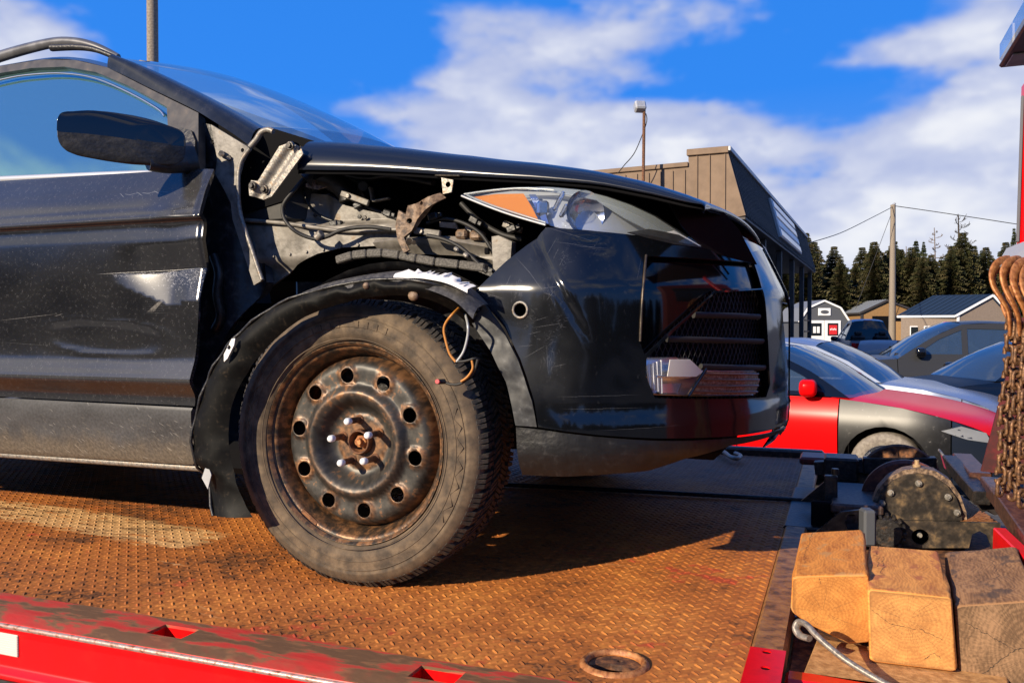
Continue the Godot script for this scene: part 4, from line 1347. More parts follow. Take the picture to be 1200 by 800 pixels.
func side_picture(w: int, h: int, x0: float, y0: float, dx: float, dy: float) -> ImageTexture:
	var im := pic(w, h, C(0.004, 0.0045, 0.006))
	var n1 := noise(51, 3.0); var n2 := noise(52, 60.0, FastNoiseLite.TYPE_SIMPLEX_SMOOTH, 2); var n3 := noise(53, 260.0, FastNoiseLite.TYPE_SIMPLEX_SMOOTH, 1)
	for j in h:
		for i in w:
			var x := x0 + dx * i / w; var y := y0 + dy * (1.0 - float(j) / h)
			var dust_sheen := 0.006 + 0.007 * n1.get_noise_2d(x, y * 2.0) + 0.006 * smoothstep(1.7, 1.5, y) + 0.022 * smoothstep(1.91, 1.93, y) + 0.02 * smoothstep(1.545, 1.53, y) * smoothstep(1.478, 1.492, y)  # dust film; up-facing bands painted paler to carry their sky sheen too
			var spot := smoothstep(0.42, 0.85, n2.get_noise_2d(x, y) * 0.7 + n3.get_noise_2d(x, y) * 0.65)
			var v := maxf(0.0, dust_sheen) + spot * 0.045
			im.set_pixel(i, j, srgb(Color(0.0035 + v, 0.004 + v * 0.97, 0.0055 + v * 0.95)))
	var P := func(x, y) -> Vector2: return Vector2((x - x0) / dx * w, (1.0 - (y - y0) / dy) * h)
	for k in 900:     # fine swirls and grit
		var a: Vector2 = P.call(rng.randf_range(x0, x0 + dx), rng.randf_range(1.45, 1.93))
		scratch(im, a, a + Vector2.from_angle(rng.randf() * TAU) * rng.randf_range(2, 9), C(0.12, 0.12, 0.12), 1.0, rng.randf_range(0.1, 0.5))
	for k in 110:
		var a: Vector2 = P.call(rng.randf_range(x0, x0 + dx), rng.randf_range(1.45, 2.03))
		scratch(im, a, a + Vector2.from_angle(rng.randf() * TAU) * rng.randf_range(1, 3), C(0.4, 0.4, 0.4), 2.0, 0.7)
	# the scraped fold
	for k in 520:
		var u := sqrt(rng.randf())
		var xx := -0.82 + 0.325 * u
		var a: Vector2 = P.call(xx, 1.780 + 0.02 * (xx + 0.6) - rng.randf() * rng.randf() * 0.11 * u)
		scratch(im, a, a + Vector2(rng.randf_range(-14, 14), rng.randf_range(-6, 12)), C(0.5, 0.5, 0.5), rng.randf_range(1, 4), rng.randf_range(0.15, 0.75))
	scratch(im, P.call(-0.86, 1.776), P.call(-0.49, 1.786), C(0.7, 0.68, 0.62), 3.0, 1.0)
	for k in 9:
		scratch(im, P.call(-0.70, 1.715 - 0.006 * k), P.call(-0.62 + rng.randf() * 0.04, 1.716 - 0.006 * k), C(0.3, 0.3, 0.3), 1.0, 0.5)
	for k in 6:
		scratch(im, P.call(-0.682 + 0.004 * k, 1.668), P.call(-0.628 + 0.002 * k, 1.704), C(0.6, 0.55, 0.46), 2.0, 0.7)
	scratch(im, P.call(-0.66, 1.77), P.call(-0.58, 1.785), C(0.7, 0.66, 0.6), 2.0, 0.8)
	scratch(im, P.call(-1.25, 1.648), P.call(-1.0, 1.668), C(0.35, 0.33, 0.3), 2.0, 0.8)
	scratch(im, P.call(-1.02, 1.66), P.call(-0.985, 1.668), C(0.55, 0.5, 0.44), 2.0, 0.7)
	scratch(im, P.call(-1.25, 1.586), P.call(-1.02, 1.576), C(0.22, 0.22, 0.22), 1.0, 0.7)
	for k in 8:
		scratch(im, P.call(-0.79 + 0.02 * k, 2.0 - 0.004 * (k % 3)), P.call(-0.765 + 0.022 * k, 1.985 + 0.006 * (k % 3)), C(0.5, 0.52, 0.55), 1.5, 0.6)
	return shot(im)

func cladding_picture(w: int, h: int, x0: float, y0: float, dx: float, dy: float) -> ImageTexture:
	var im := pic(w, h, C(0.05, 0.052, 0.055))
	var n1 := noise(55, 5.0); var n2 := noise(56, 90.0)
	for j in h:
		for i in w:
			var x := x0 + dx * i / w; var y := y0 + dy * (1.0 - float(j) / h)
			var v := 0.055 + 0.02 * n1.get_noise_2d(x, y * 2.0) + 0.02 * n2.get_noise_2d(x, y)
			var mud := smoothstep(1.345, 1.27, y + 0.03 * n1.get_noise_2d(x * 2.0, y)) * 0.8
			im.set_pixel(i, j, srgb(Color(v, v * 1.02, v * 1.06).lerp(Color(0.115, 0.093, 0.066) * (1.0 + 0.5 * n2.get_noise_2d(x, y)), clampf(mud, 0, 1))))
	for k in 700:
		var a := Vector2(rng.randf() * w, h * (0.25 + 0.75 * sqrt(rng.randf())))
		scratch(im, a, a + Vector2(rng.randf_range(6, 22), rng.randf_range(2, 13)), C(0.30, 0.25, 0.185), rng.randf_range(1, 2), rng.randf_range(0.1, 0.5))
	for k in 60:
		var a := Vector2(rng.randf() * w, h * rng.randf())
		scratch(im, a, a + Vector2(rng.randf_range(8, 22), rng.randf_range(5, 14)), C(0.5, 0.47, 0.42), 2.0, 0.6)
	return shot(im)

func planar(m: StandardMaterial3D, tex: Texture2D, x0: float, y0: float, dx: float, dy: float) -> StandardMaterial3D:
	m.albedo_color = Color.WHITE
	m.albedo_texture = tex
	m.texture_repeat = false
	m.uv1_scale = Vector3(1.0 / dx, -1.0 / dy, 1)
	m.uv1_offset = Vector3(-x0 / dx, 1.0 + y0 / dy, 0)
	return m

func green_z(y: float) -> float:
	return -0.085 - (y - 2.06) * 0.36

func far(p: Vector3) -> Vector3:
	return Vector3(p.x, p.y, -1.84 - p.z)

func bumper_at(s: float, y: float, off := 0.0) -> Vector3:
	var t := clampf(s / 1.1, 0.0, 1.2)
	var a := (1 - t) * (1 - t) * (1 - t); var b := 3 * t * (1 - t) * (1 - t); var c := 3 * t * t * (1 - t); var d := t * t * t
	var x := a * 0.42 + b * 0.72 + c * 0.93 + d * 0.93
	var z := -c * 0.35 - d * 0.92
	var dx := 3 * ((1 - t) * (1 - t) * 0.30 + 2 * t * (1 - t) * 0.21)
	var dz := 3 * (2 * t * (1 - t) * -0.35 + t * t * -0.57)
	var l := sqrt(dx * dx + dz * dz)
	x += minf(s, 0.0)
	var q := y - 1.72
	var e := -0.25 * (q + sqrt(q * q + 0.0004))
	var k := clampf((1.37 - y) / 0.08, 0.0, 2.0)
	e += -0.035 * k * k + off
	return Vector3(x - dz / l * e, y, z + dx / l * e)

func suv() -> void:
	wob = noise(61, 3.5, FastNoiseLite.TYPE_SIMPLEX_SMOOTH, 2)
	var v := thing("damaged_black_suv", "damaged black SUV missing its front fender, strapped on the rusty flatbed deck", "SUV", Vector3(-1.3, 1.0, -0.92))
	suv_sides(v)
	suv_top(v)
	suv_front(v)
	suv_bay(v)
	suv_wheels(v)

func mirrored(st: SurfaceTool) -> SurfaceTool:    # the same shape on the far side
	var m := st.commit()
	var o := S()
	var a := m.surface_get_arrays(0)
	var p: PackedVector3Array = a[Mesh.ARRAY_VERTEX]; var n: PackedVector3Array = a[Mesh.ARRAY_NORMAL]; var uv: PackedVector2Array = a[Mesh.ARRAY_TEX_UV]
	for i in range(0, p.size(), 3):
		var k := [far(p[i]), far(p[i + 1]), far(p[i + 2])]
		var q := [n[i] * Vector3(1, 1, -1), n[i + 1] * Vector3(1, 1, -1), n[i + 2] * Vector3(1, 1, -1)]
		tri(o, k[0], k[1], k[2], q[0], q[1], q[2], uv[i], uv[i + 1], uv[i + 2])
	return o

func both(called: String, st: SurfaceTool, m: Material, v: Node3D) -> MeshInstance3D:
	var other := mirrored(st)
	var mi := part(called, st, m, v)
	part(called, other, m, v)
	return mi

func suv_sides(v: Node3D) -> void:
	var f := func(p: Vector2) -> Vector3: return Vector3(p.x, p.y, side_z(p.x, p.y))
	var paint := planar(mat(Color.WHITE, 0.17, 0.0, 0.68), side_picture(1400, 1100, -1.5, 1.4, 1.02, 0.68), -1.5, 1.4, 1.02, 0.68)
	paint.clearcoat_enabled = true; paint.clearcoat = 0.15; paint.clearcoat_roughness = 0.05
	var st := S()
	sheet(st, Q([-1.47, 2.075, -0.9, 2.063, -0.56, 2.056, -0.497, 2.052, -0.493, 1.92, -0.496, 1.8, -0.505, 1.68, -0.515, 1.56, -0.525, 1.47, -0.535, 1.419, -1.47, 1.424]), [], 0.011, f, 0.012, Vector3.BACK)
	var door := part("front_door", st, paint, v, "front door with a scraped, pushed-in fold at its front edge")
	st = S()
	sheet(st, Q([-1.47, 1.421, -0.535, 1.415, -0.54, 1.38, -0.548, 1.275, -0.565, 1.256, -1.47, 1.246]), [], 0.02, func(p: Vector2) -> Vector3: return f.call(p) + Vector3(0, 0, 0.006), 0.012, Vector3.BACK)
	part("cladding", st, planar(mat(Color.WHITE, 0.5), cladding_picture(1000, 200, -1.47, 1.24, 0.94, 0.19), -1.47, 1.24, 0.94, 0.19), door)
	# belt trim and window
	st = S()
	var belt := []
	for p in W([-1.554, 2.083, -0.093, -1.327, 2.078, -0.092, -1.112, 2.071, -0.089, -0.91, 2.064, -0.086, -0.751, 2.058, -0.084, -0.701, 2.055, -0.083]): belt.append(p + Vector3(0, 0, 0.012))
	tube(st, belt, 0.006, 8, 0.005, 1.8, Vector3.UP)
	part("chrome_strip", st, mat(C(0.62, 0.62, 0.62), 0.25, 0.5), door)
	st = S()
	sheet(st, Q([-1.782, 2.463, -1.51, 2.487, -1.319, 2.487, -1.176, 2.467, -1.026, 2.423, -0.828, 2.329, -0.619, 2.232, -0.562, 2.048, -0.66, 2.049, -0.7, 2.154, -0.742, 2.263, -0.916, 2.349, -1.067, 2.412, -1.212, 2.448, -1.357, 2.461, -1.498, 2.46, -1.767, 2.433]), [], 0.03, func(p: Vector2) -> Vector3: return Vector3(p.x, p.y, green_z(p.y)), 0.03, Vector3.BACK)
	part("window_frame", st, rough_mat([C(0.028, 0.026, 0.026), C(0.06, 0.055, 0.05), C(0.13, 0.10, 0.075)], [0.2, 0.6, 0.97], 0.5, 0.38, 71, 0.014), door)
	st = S()
	sheet(st, Q([-1.77, 2.439, -1.5, 2.465, -1.359, 2.466, -1.214, 2.453, -1.069, 2.416, -0.917, 2.353, -0.738, 2.268, -0.648, 2.031, -1.318, 2.058, -1.583, 2.064]), [], 0.05, func(p: Vector2) -> Vector3: return Vector3(p.x, p.y, green_z(p.y) - 0.014), 0.0, Vector3.BACK)
	part("window_pane", st, M.window, door)
	st = S()
	tube(st, smooth(W([-1.753, 2.406, -0.21, -1.486, 2.434, -0.22, -1.346, 2.436, -0.22, -1.202, 2.423, -0.216, -1.059, 2.389, -0.203, -0.908, 2.327, -0.181, -0.776, 2.261, -0.157, -0.742, 2.234, -0.148]), 4), 0.0035, 6)  # bright tube drawn for a light line reflected inside the glass
	part("glass_glint", st, M.silver, door)
	# the wing mirror: glossy cap over a matt lower shell, on a foot
	st = S()
	var up_rows := []; var low_rows := []
	# sections from the tip (far left) to the root: pixel corners were surveyed on the real thing
	var secs := [[Vector3(-0.742, 2.129, 0.17), 0.018, 0.012, 0.012], [Vector3(-0.738, 2.123, 0.168), 0.046, 0.038, 0.036], [Vector3(-0.721, 2.118, 0.15), 0.056, 0.056, 0.052], [Vector3(-0.681, 2.118, 0.115), 0.062, 0.066, 0.062], [Vector3(-0.637, 2.116, 0.075), 0.058, 0.070, 0.062], [Vector3(-0.594, 2.111, 0.04), 0.048, 0.062, 0.056], [Vector3(-0.574, 2.107, 0.02), 0.040, 0.046, 0.046], [Vector3(-0.567, 2.105, 0.018), 0.002, 0.002, 0.003]]
	for s in secs:
		var c: Vector3 = s[0]
		var ur := []; var lr := []
		for k in 13:
			var a := PI * k / 12
			var ca := signf(cos(a)) * pow(absf(cos(a)), 0.5); var sa := pow(maxf(sin(a), 0.0), 0.62)
			ur.append(c + Vector3(-ca * s[3] * 0.62, sa * s[1], ca * s[3] * 0.78))
			lr.append(c + Vector3(-ca * s[3] * 0.605, -sa * s[2] + 0.003, ca * s[3] * 0.765))
		up_rows.append(ur); low_rows.append(lr)
	skin(st, smooth_rows(up_rows, 4), Vector3(0, 1, 0.4))
	var mir := part("wing_mirror", st, M.black_paint, v)
	st = S()
	skin(st, smooth_rows(low_rows, 4), Vector3(0, -1, 0.4))
	part("lower_shell", st, M.black_plastic, mir)
	st = S()
	tube(st, smooth([Vector3(-0.623, 2.069, 0.04), Vector3(-0.604, 2.071, 0), Vector3(-0.593, 2.084, -0.05), Vector3(-0.573, 2.092, -0.08)], 4), 0.036, 12, 0.048, 0.62, Vector3(0, 0.3, 1))
	part("foot", st, M.black_plastic, mir)
	st = S()
	sheet(st, Q([-0.694, 2.172, -0.657, 2.189, -0.62, 2.178, -0.595, 2.145, -0.564, 2.045, -0.639, 2.048, -0.673, 2.088]), [], 0.02, func(p: Vector2) -> Vector3: return Vector3(p.x, p.y, green_z(p.y) + 0.010), 0.012, Vector3.BACK)
	part("sail_panel", st, M.black_plastic, mir)
	# rear door, rear wing, sill
	st = S()
	var arch := []
	for k in 15:
		var a := PI - PI * k / 14
		arch.append(Vector2(-2.69 + 0.40 * cos(a), 1.342 + 0.40 * sin(a)))
	var rear := Q([-1.478, 1.25, -1.478, 2.075, -2.4, 2.10, -3.3, 2.14, -3.52, 2.09, -3.55, 1.6, -3.5, 1.33, -3.2, 1.29, -3.09, 1.32])
	for p in arch: rear.append(p)
	rear.append(Vector2(-2.28, 1.25))
	sheet(st, rear, [], 0.04, f, 0.012, Vector3.BACK)
	both("rear_side_panel", st, M.black_paint, v)
	st = S()
	tube(st, [Vector3(-2.27, 1.238, -0.075), Vector3(-0.53, 1.246, -0.075)], 0.010, 8)
	both("sill_trim", st, M.bare_steel, v)
	st = S()
	box(st, Vector3(-1.35, 1.27, -0.92), Vector3(2.0, 0.09, 1.62), Basis.IDENTITY, 0.02)
	box(st, Vector3(0.3, 1.36, -0.92), Vector3(1.0, 0.12, 1.15), Basis.IDENTITY, 0.02)
	box(st, Vector3(-3.0, 1.36, -0.92), Vector3(0.9, 0.12, 1.2), Basis.IDENTITY, 0.02)
	part("underbody", st, M.pure_dark, v)
	# far side of the body, front
	st = S()
	sheet(st, Q([-1.47, 1.25, -1.47, 2.07, -0.3, 2.06, 0.5, 1.95, 0.5, 1.6, 0.42, 1.45, 0.35, 1.6, 0.15, 1.73, -0.15, 1.73, -0.36, 1.58, -0.42, 1.27]), [], 0.06, func(p: Vector2) -> Vector3: return far(Vector3(p.x, p.y, curve(p.y, SIDE))), 0.012, Vector3.FORWARD)
	part("far_side_panel", st, M.dusty_black, v)
	# far window frame and glass
	st = S()
	sheet(st, Q([-1.782, 2.463, -1.51, 2.487, -1.319, 2.487, -1.176, 2.467, -1.026, 2.423, -0.828, 2.329, -0.619, 2.232, -0.562, 2.048, -0.66, 2.049, -0.7, 2.154, -0.742, 2.263, -0.916, 2.349, -1.067, 2.412, -1.212, 2.448, -1.357, 2.461, -1.498, 2.46, -1.767, 2.433]), [], 0.06, func(p: Vector2) -> Vector3: return far(Vector3(p.x, p.y, green_z(p.y))), 0.03, Vector3.FORWARD)
	part("far_window_frame", st, M.black_plastic, v)
	st = S()
	sheet(st, Q([-1.77, 2.439, -1.5, 2.465, -1.359, 2.466, -1.214, 2.453, -1.069, 2.416, -0.917, 2.353, -0.738, 2.268, -0.648, 2.031, -1.318, 2.058, -1.583, 2.064]), [], 0.1, func(p: Vector2) -> Vector3: return far(Vector3(p.x, p.y, green_z(p.y) - 0.014)), 0.0, Vector3.FORWARD)
	part("far_window_pane", st, M.clear, v)
	# pillars and glass behind
	st = S()
	sheet(st, Q([-1.42, 2.07, -1.56, 2.07, -1.85, 2.47, -1.74, 2.475]), [], 0.06, func(p: Vector2) -> Vector3: return Vector3(p.x, p.y, green_z(p.y) + 0.004), 0.03, Vector3.BACK)
	both("pillar", st, M.black_plastic, v)
	st = S()
	sheet(st, Q([-1.56, 2.07, -3.25, 2.13, -3.1, 2.36, -2.5, 2.45, -1.84, 2.465]), [], 0.1, func(p: Vector2) -> Vector3: return Vector3(p.x, p.y, green_z(p.y) - 0.01), 0.02, Vector3.BACK)
	both("rear_window", st, M.dark_window, v)
	# seats, dashboard and wheel seen darkly through the glass
	for z in [-0.5, -1.34]:
		st = S()
		box(st, Vector3(-1.55, 2.0, z), Vector3(0.16, 0.7, 0.48), Basis(Vector3.BACK, 0.25), 0.06)
		box(st, Vector3(-1.66, 2.40, z), Vector3(0.10, 0.16, 0.26), Basis(Vector3.BACK, 0.2), 0.045)
		part("seat", st, M.rubber, v)
	st = S()
	box(st, Vector3(-0.55, 1.98, -0.92), Vector3(0.5, 0.22, 1.45), Basis.IDENTITY, 0.06)
	part("dashboard", st, M.rubber, v)
	st = S()
	var wr := []
	for k in 25: wr.append(Vector3(-0.88, 2.02, -1.34) + Basis(Vector3.BACK, 0.45) * Vector3(0, cos(TAU * k / 24), sin(TAU * k / 24)) * 0.18)
	tube(st, wr, 0.016, 8)
	part("steering_wheel", st, M.rubber, v)

func smooth_rows(rows: Array, per: int) -> Array:
	var cols := []
	for j in rows[0].size():
		var c := []
		for r in rows: c.append(r[j])
		cols.append(smooth(c, per))
	var o := []
	for i in cols[0].size():
		var r := []
		for c in cols: r.append(c[i])
		o.append(r)
	return o

func suv_top(v: Node3D) -> void:
	# roof
	var edge := W([-1.026, 2.423, -0.216, -1.176, 2.467, -0.232, -1.319, 2.487, -0.239, -1.51, 2.487, -0.239])
	edge.append_array([Vector3(-1.9, 2.478, green_z(2.478)), Vector3(-2.5, 2.455, green_z(2.455)), Vector3(-3.1, 2.38, green_z(2.38)), Vector3(-3.5, 2.26, green_z(2.26))])
	var rows := []
	for p in smooth(edge, 4):
		var row := []
		for k in 25:
			var w := k / 24.0
			var z: float = lerp(p.z, -1.84 - p.z, w)
			var c := 1.0 - pow(absf(2.0 * w - 1.0), 2.6)
			row.append(Vector3(p.x - 0.20 * c * smoothstep(-1.8, -1.0, p.x), p.y + 0.095 * pow(c, 0.8), z))
		rows.append(row)
	var st := S()
	skin(st, rows, Vector3.UP)
	part("roof", st, M.hood_paint, v)
	st = S()
	tube(st, smooth(W([-1.924, 2.499, -0.3, -1.711, 2.53, -0.3, -1.508, 2.553, -0.3, -1.345, 2.562, -0.3, -1.252, 2.553, -0.3, -1.175, 2.532, -0.3, -1.111, 2.504, -0.3, -1.069, 2.483, -0.3]), 5), 0.019, 12, 0.010, 1.1, Vector3.UP)
	var rl := part("roof_rail", st, rough_mat([C(0.10, 0.10, 0.105), C(0.17, 0.17, 0.175)], [0.3, 0.7], 0.5, 0.35, 72, 0.01, 0.0, 0.4), v)
	st = S()
	tube(st, smooth(W([-1.342, 2.542, -0.29, -1.23, 2.531, -0.29, -1.15, 2.513, -0.29, -1.073, 2.481, -0.29]), 5), 0.012, 8, 0.008)
	part("rail_foot", st, M.black_plastic, rl)
	st = S()
	tube(st, smooth(W([-1.924, 2.499, -0.3, -1.837, 2.514, -0.3, -1.752, 2.525, -0.3, -1.669, 2.534, -0.3, -1.588, 2.545, -0.3]), 5).map(func(p): return far(p)), 0.019, 12, 0.010, 1.1, Vector3.UP)
	part("roof_rail", st, M.black_plastic, v)
	# windscreen pillar: lower edge along the door frame, upper edge along the glass
	var A := smooth(W([-1.026, 2.423, -0.216, -0.926, 2.378, -0.199, -0.829, 2.332, -0.183, -0.717, 2.281, -0.164, -0.62, 2.235, -0.148]) + W([-0.564, 2.205, -0.135, -0.492, 2.162, -0.135, -0.435, 2.123, -0.135]), 3)
	var B := smooth(W([-1.011, 2.461, -0.25, -0.926, 2.428, -0.25, -0.844, 2.392, -0.25, -0.763, 2.353, -0.25, -0.684, 2.315, -0.25, -0.607, 2.275, -0.25, -0.531, 2.234, -0.25, -0.463, 2.196, -0.25]), 3)
	rows = []
	for i in A.size():
		var a: Vector3 = A[i]; var b: Vector3 = B[i]
		var row := []
		for k in 7:
			var w := k / 6.0
			row.append(a.lerp(b, w) + Vector3(0.006, 0.016, 0.020) * sin(PI * w))
		rows.append(row)
	st = S()
	skin(st, rows, Vector3(0.3, 0.6, 0.7))
	both("windscreen_pillar", st, rough_mat([C(0.010, 0.012, 0.016), C(0.018, 0.02, 0.026), C(0.06, 0.058, 0.058)], [0.3, 0.7, 0.98], 0.5, 0.24, 73, 0.016), v)
	# windscreen
	rows = []
	var top := [Vector3(-1.08, 2.462, -0.27)] + B + [Vector3(-0.40, 2.13, -0.24), Vector3(-0.30, 2.06, -0.24), Vector3(-0.2, 1.97, -0.24)]
	for b in top:
		var row := []
		for k in 21:
			var w := k / 20.0
			var c := sin(PI * w)
			row.append(Vector3(b.x + 0.03 * c, b.y + 0.080 * c, lerp(b.z, -1.84 - b.z, w)))
		rows.append(row)
	st = S()
	skin(st, rows, Vector3(0.5, 1, 0))
	part("windscreen", st, M.windscreen, v)
	# cowl
	st = S()
	rows = []
	for q in [[-0.44, 2.165], [-0.34, 2.125], [-0.24, 2.10]]:
		var row := []
		for k in 13:
			var w := k / 12.0
			var c := 1.0 - pow(absf(2.0 * w - 1.0), 2.2)
			row.append(Vector3(q[0], q[1] + 0.05 * c, lerp(-0.2, -1.64, w)))
		rows.append(row)
	skin(st, rows, Vector3.UP)
	part("cowl", st, M.rubber, v)
	# bonnet
	var low := [Vector2(-0.30, 2.046), Vector2(-0.18, 2.038), Vector2(-0.01, 2.024), Vector2(0.20, 2.000), Vector2(0.40, 1.978), Vector2(0.55, 1.957), Vector2(0.68, 1.926), Vector2(0.79, 1.898)]
	var high := [Vector2(-0.34, 2.142), Vector2(-0.266, 2.135), Vector2(-0.08, 2.110), Vector2(0.215, 2.060), Vector2(0.40, 2.028), Vector2(0.526, 2.002), Vector2(0.65, 1.968), Vector2(0.74, 1.935), Vector2(0.80, 1.908)]
	rows = []
	for i in 30:
		var t := i / 29.0
		var half := []
		var x0 := lerpf(-0.27, 0.785, t)
		# under flange, edge, rolled side, crowned top to the middle
		half.append(Vector3(x0, curve(x0, low) + 0.012, -0.20))
		half.append(Vector3(x0, curve(x0, low) + 0.002, -0.128))
		for k in 9:
			var a := PI / 2 * k / 8.0
			var yl := curve(x0, low); var yh := curve(x0, high)
			half.append(Vector3(x0, lerpf(yl, yh, sin(a)), -0.12 - 0.085 * (1.0 - cos(a)) - 0.0 * k))
		for k in range(1, 9):
			var w := k / 8.0
			var z := lerpf(-0.205, -0.92, w)
			var x := x0 + t * t * 0.022 * (1.0 - pow(1.0 - w, 2.2)) - 0.02 * t * t * t * 0.0 - (1.0 - t) * 0.14 * w
			half.append(Vector3(x, curve(x0, high) + lerpf(lerpf(0.012, 0.045, smoothstep(0.0, 0.6, t)), 0.026, smoothstep(0.75, 1.0, t)) * (1.0 - pow(1.0 - w, 2.0)), z))
		var row := half.duplicate()
		for k in range(half.size() - 2, -1, -1): row.append(far(half[k]))
		rows.append(row)
	# nose of the bonnet turns down
	var last: Array = rows[rows.size() - 1]
	for q in [Vector2(0.006, -0.004), Vector2(0.008, -0.010), Vector2(0.005, -0.014)]:
		var row := []
		for p in last: row.append(p + Vector3(q.x, q.y, 0))
		rows.append(row)
	st = S()
	skin(st, rows, Vector3(0, 1, 0))
	var bn := part("bonnet", st, M.hood_paint, v)
	# near-black sheet added beneath the bonnet to keep reflections off its underside
	var under := []
	for r in rows.slice(0, 33):
		var row := []
		for k in range(1, r.size() - 1): row.append(r[k] + Vector3(-0.004, -0.009, -0.009 if k <= 10 else (0.009 if k >= r.size() - 11 else 0.0)))
		under.append(row)
	var tip := []
	for p in rows[32]: tip.append(p + Vector3(-0.004, -0.004, 0.0))
	under[under.size() - 1] = tip.slice(1, tip.size() - 1)
	st = S()
	skin(st, under, Vector3.DOWN)
	part("dark_underside", st, M.pure_dark, bn)

func bumper_picture(w: int, h: int) -> ImageTexture:   # s from -0.25 to 1.15, y from 1.2 to 2.0
	var im := pic(w, h, C(0.003, 0.0036, 0.005))
	var n1 := noise(81, 4.0); var n2 := noise(82, 50.0, FastNoiseLite.TYPE_SIMPLEX_SMOOTH, 3)
	for j in h:
		for i in w:
			var s := -0.25 + 1.4 * i / w; var y := 2.0 - 0.8 * j / h
			var scuff := smoothstep(0.20, 0.02, s) * smoothstep(1.42, 1.52, y) * (0.55 + 0.6 * n1.get_noise_2d(s * 1.5, y * 1.5))
			var dust := smoothstep(0.45, 0.9, n2.get_noise_2d(s, y))
			var v := 0.030 * clampf(scuff, 0, 1) + 0.012 * dust
			im.set_pixel(i, j, srgb(Color(0.003 + v * 0.94, 0.0035 + v * 0.98, 0.005 + v * 1.03)))
	var P := func(q: Vector2) -> Vector2: return Vector2((q.x + 0.25) / 1.4 * w, (2.0 - q.y) / 0.8 * h)
	var pale := C(0.34, 0.34, 0.35)
	var marks := Q([0.044, 1.789, 0.075, 1.835, 0.067, 1.781, 0.083, 1.809, 0.087, 1.765, 0.106, 1.794, -0.043, 1.791, 0.054, 1.702, 0.035, 1.858, 0.21, 1.82, 0.13, 1.812, 0.247, 1.807, 0.037, 1.715, 0.09, 1.72, 0.044, 1.707, 0.078, 1.698, 0.054, 1.688, 0.083, 1.715, -0.057, 1.693, -0.12, 1.712, -0.046, 1.748, -0.058, 1.713, -0.023, 1.586, 0.018, 1.59, 0.018, 1.643, 0.06, 1.653, 0.055, 1.594, 0.06, 1.53, -0.011, 1.56, 0.055, 1.59, 0.084, 1.476, 0.325, 1.48, 0.091, 1.449, 0.338, 1.451, 0.199, 1.403, 0.453, 1.408, 0.055, 1.394, 0.247, 1.383, 0.314, 1.731, 0.348, 1.79, 0.067, 1.823, 0.208, 1.808, 0.102, 1.718, 0.117, 1.696, 0.001, 1.613, 0.04, 1.621, 0.013, 1.628, 0.103, 1.639, 0.069, 1.541, 0.112, 1.549])
	for k in range(0, marks.size(), 2):
		scratch(im, P.call(marks[k]), P.call(marks[k + 1]), pale, 1.0, 0.5)
	var spots := Q([0.066, 1.702, 0.091, 1.645, 0.055, 1.598, 0.067, 1.541, 0.104, 1.789, 0.208, 1.808, -0.026, 1.703, -0.099, 1.694, 0.006, 1.645])
	for k in 420:      # scuffs gathered where it was struck
		var a: Vector2 = P.call(spots[k % spots.size()]) + Vector2(rng.randfn(0, 12), rng.randfn(0, 16))
		var dir := Vector2.from_angle(rng.randf_range(-0.9, 0.9) if k % 3 else rng.randf_range(-1.8, -1.1))
		scratch(im, a, a + dir * rng.randf_range(2, 16), C(0.22, 0.22, 0.23), 1.0, rng.randf_range(0.08, 0.5))
	for k in 200:
		var a := Vector2(rng.randf() * w, rng.randf() * h)
		scratch(im, a, a + Vector2.from_angle(rng.randf() * TAU) * rng.randf_range(1, 7), C(0.15, 0.15, 0.15), 1.0, 0.25)
	return shot(im)

func bumper_dent(s: float, y: float) -> float:
	# creases pressed into the struck corner
	var d := 0.0
	var l1 := (s - 0.085) * 0.80 + (y - 1.72) * 0.60          # fold running down right
	d -= 0.007 * exp(-pow(l1 / 0.012, 2.0)) * smoothstep(1.52, 1.64, y) * smoothstep(0.22, 0.05, s)
	d -= 0.05 * maxf(0.0, -l1) * smoothstep(1.5, 1.65, y)
	d += 0.005 * bump_at(s, y, 0.17, 1.84, 0.05, 0.012) - 0.005 * bump_at(s, y, 0.2, 1.815, 0.05, 0.014)
	d += 0.0007 * wob.get_noise_2d(s * 2.2, y * 2.2)
	# shelf line above the fog lamp recess
	d += 0.007 * smoothstep(1.455, 1.405, y) * smoothstep(0.0, 0.12, s)
	return d

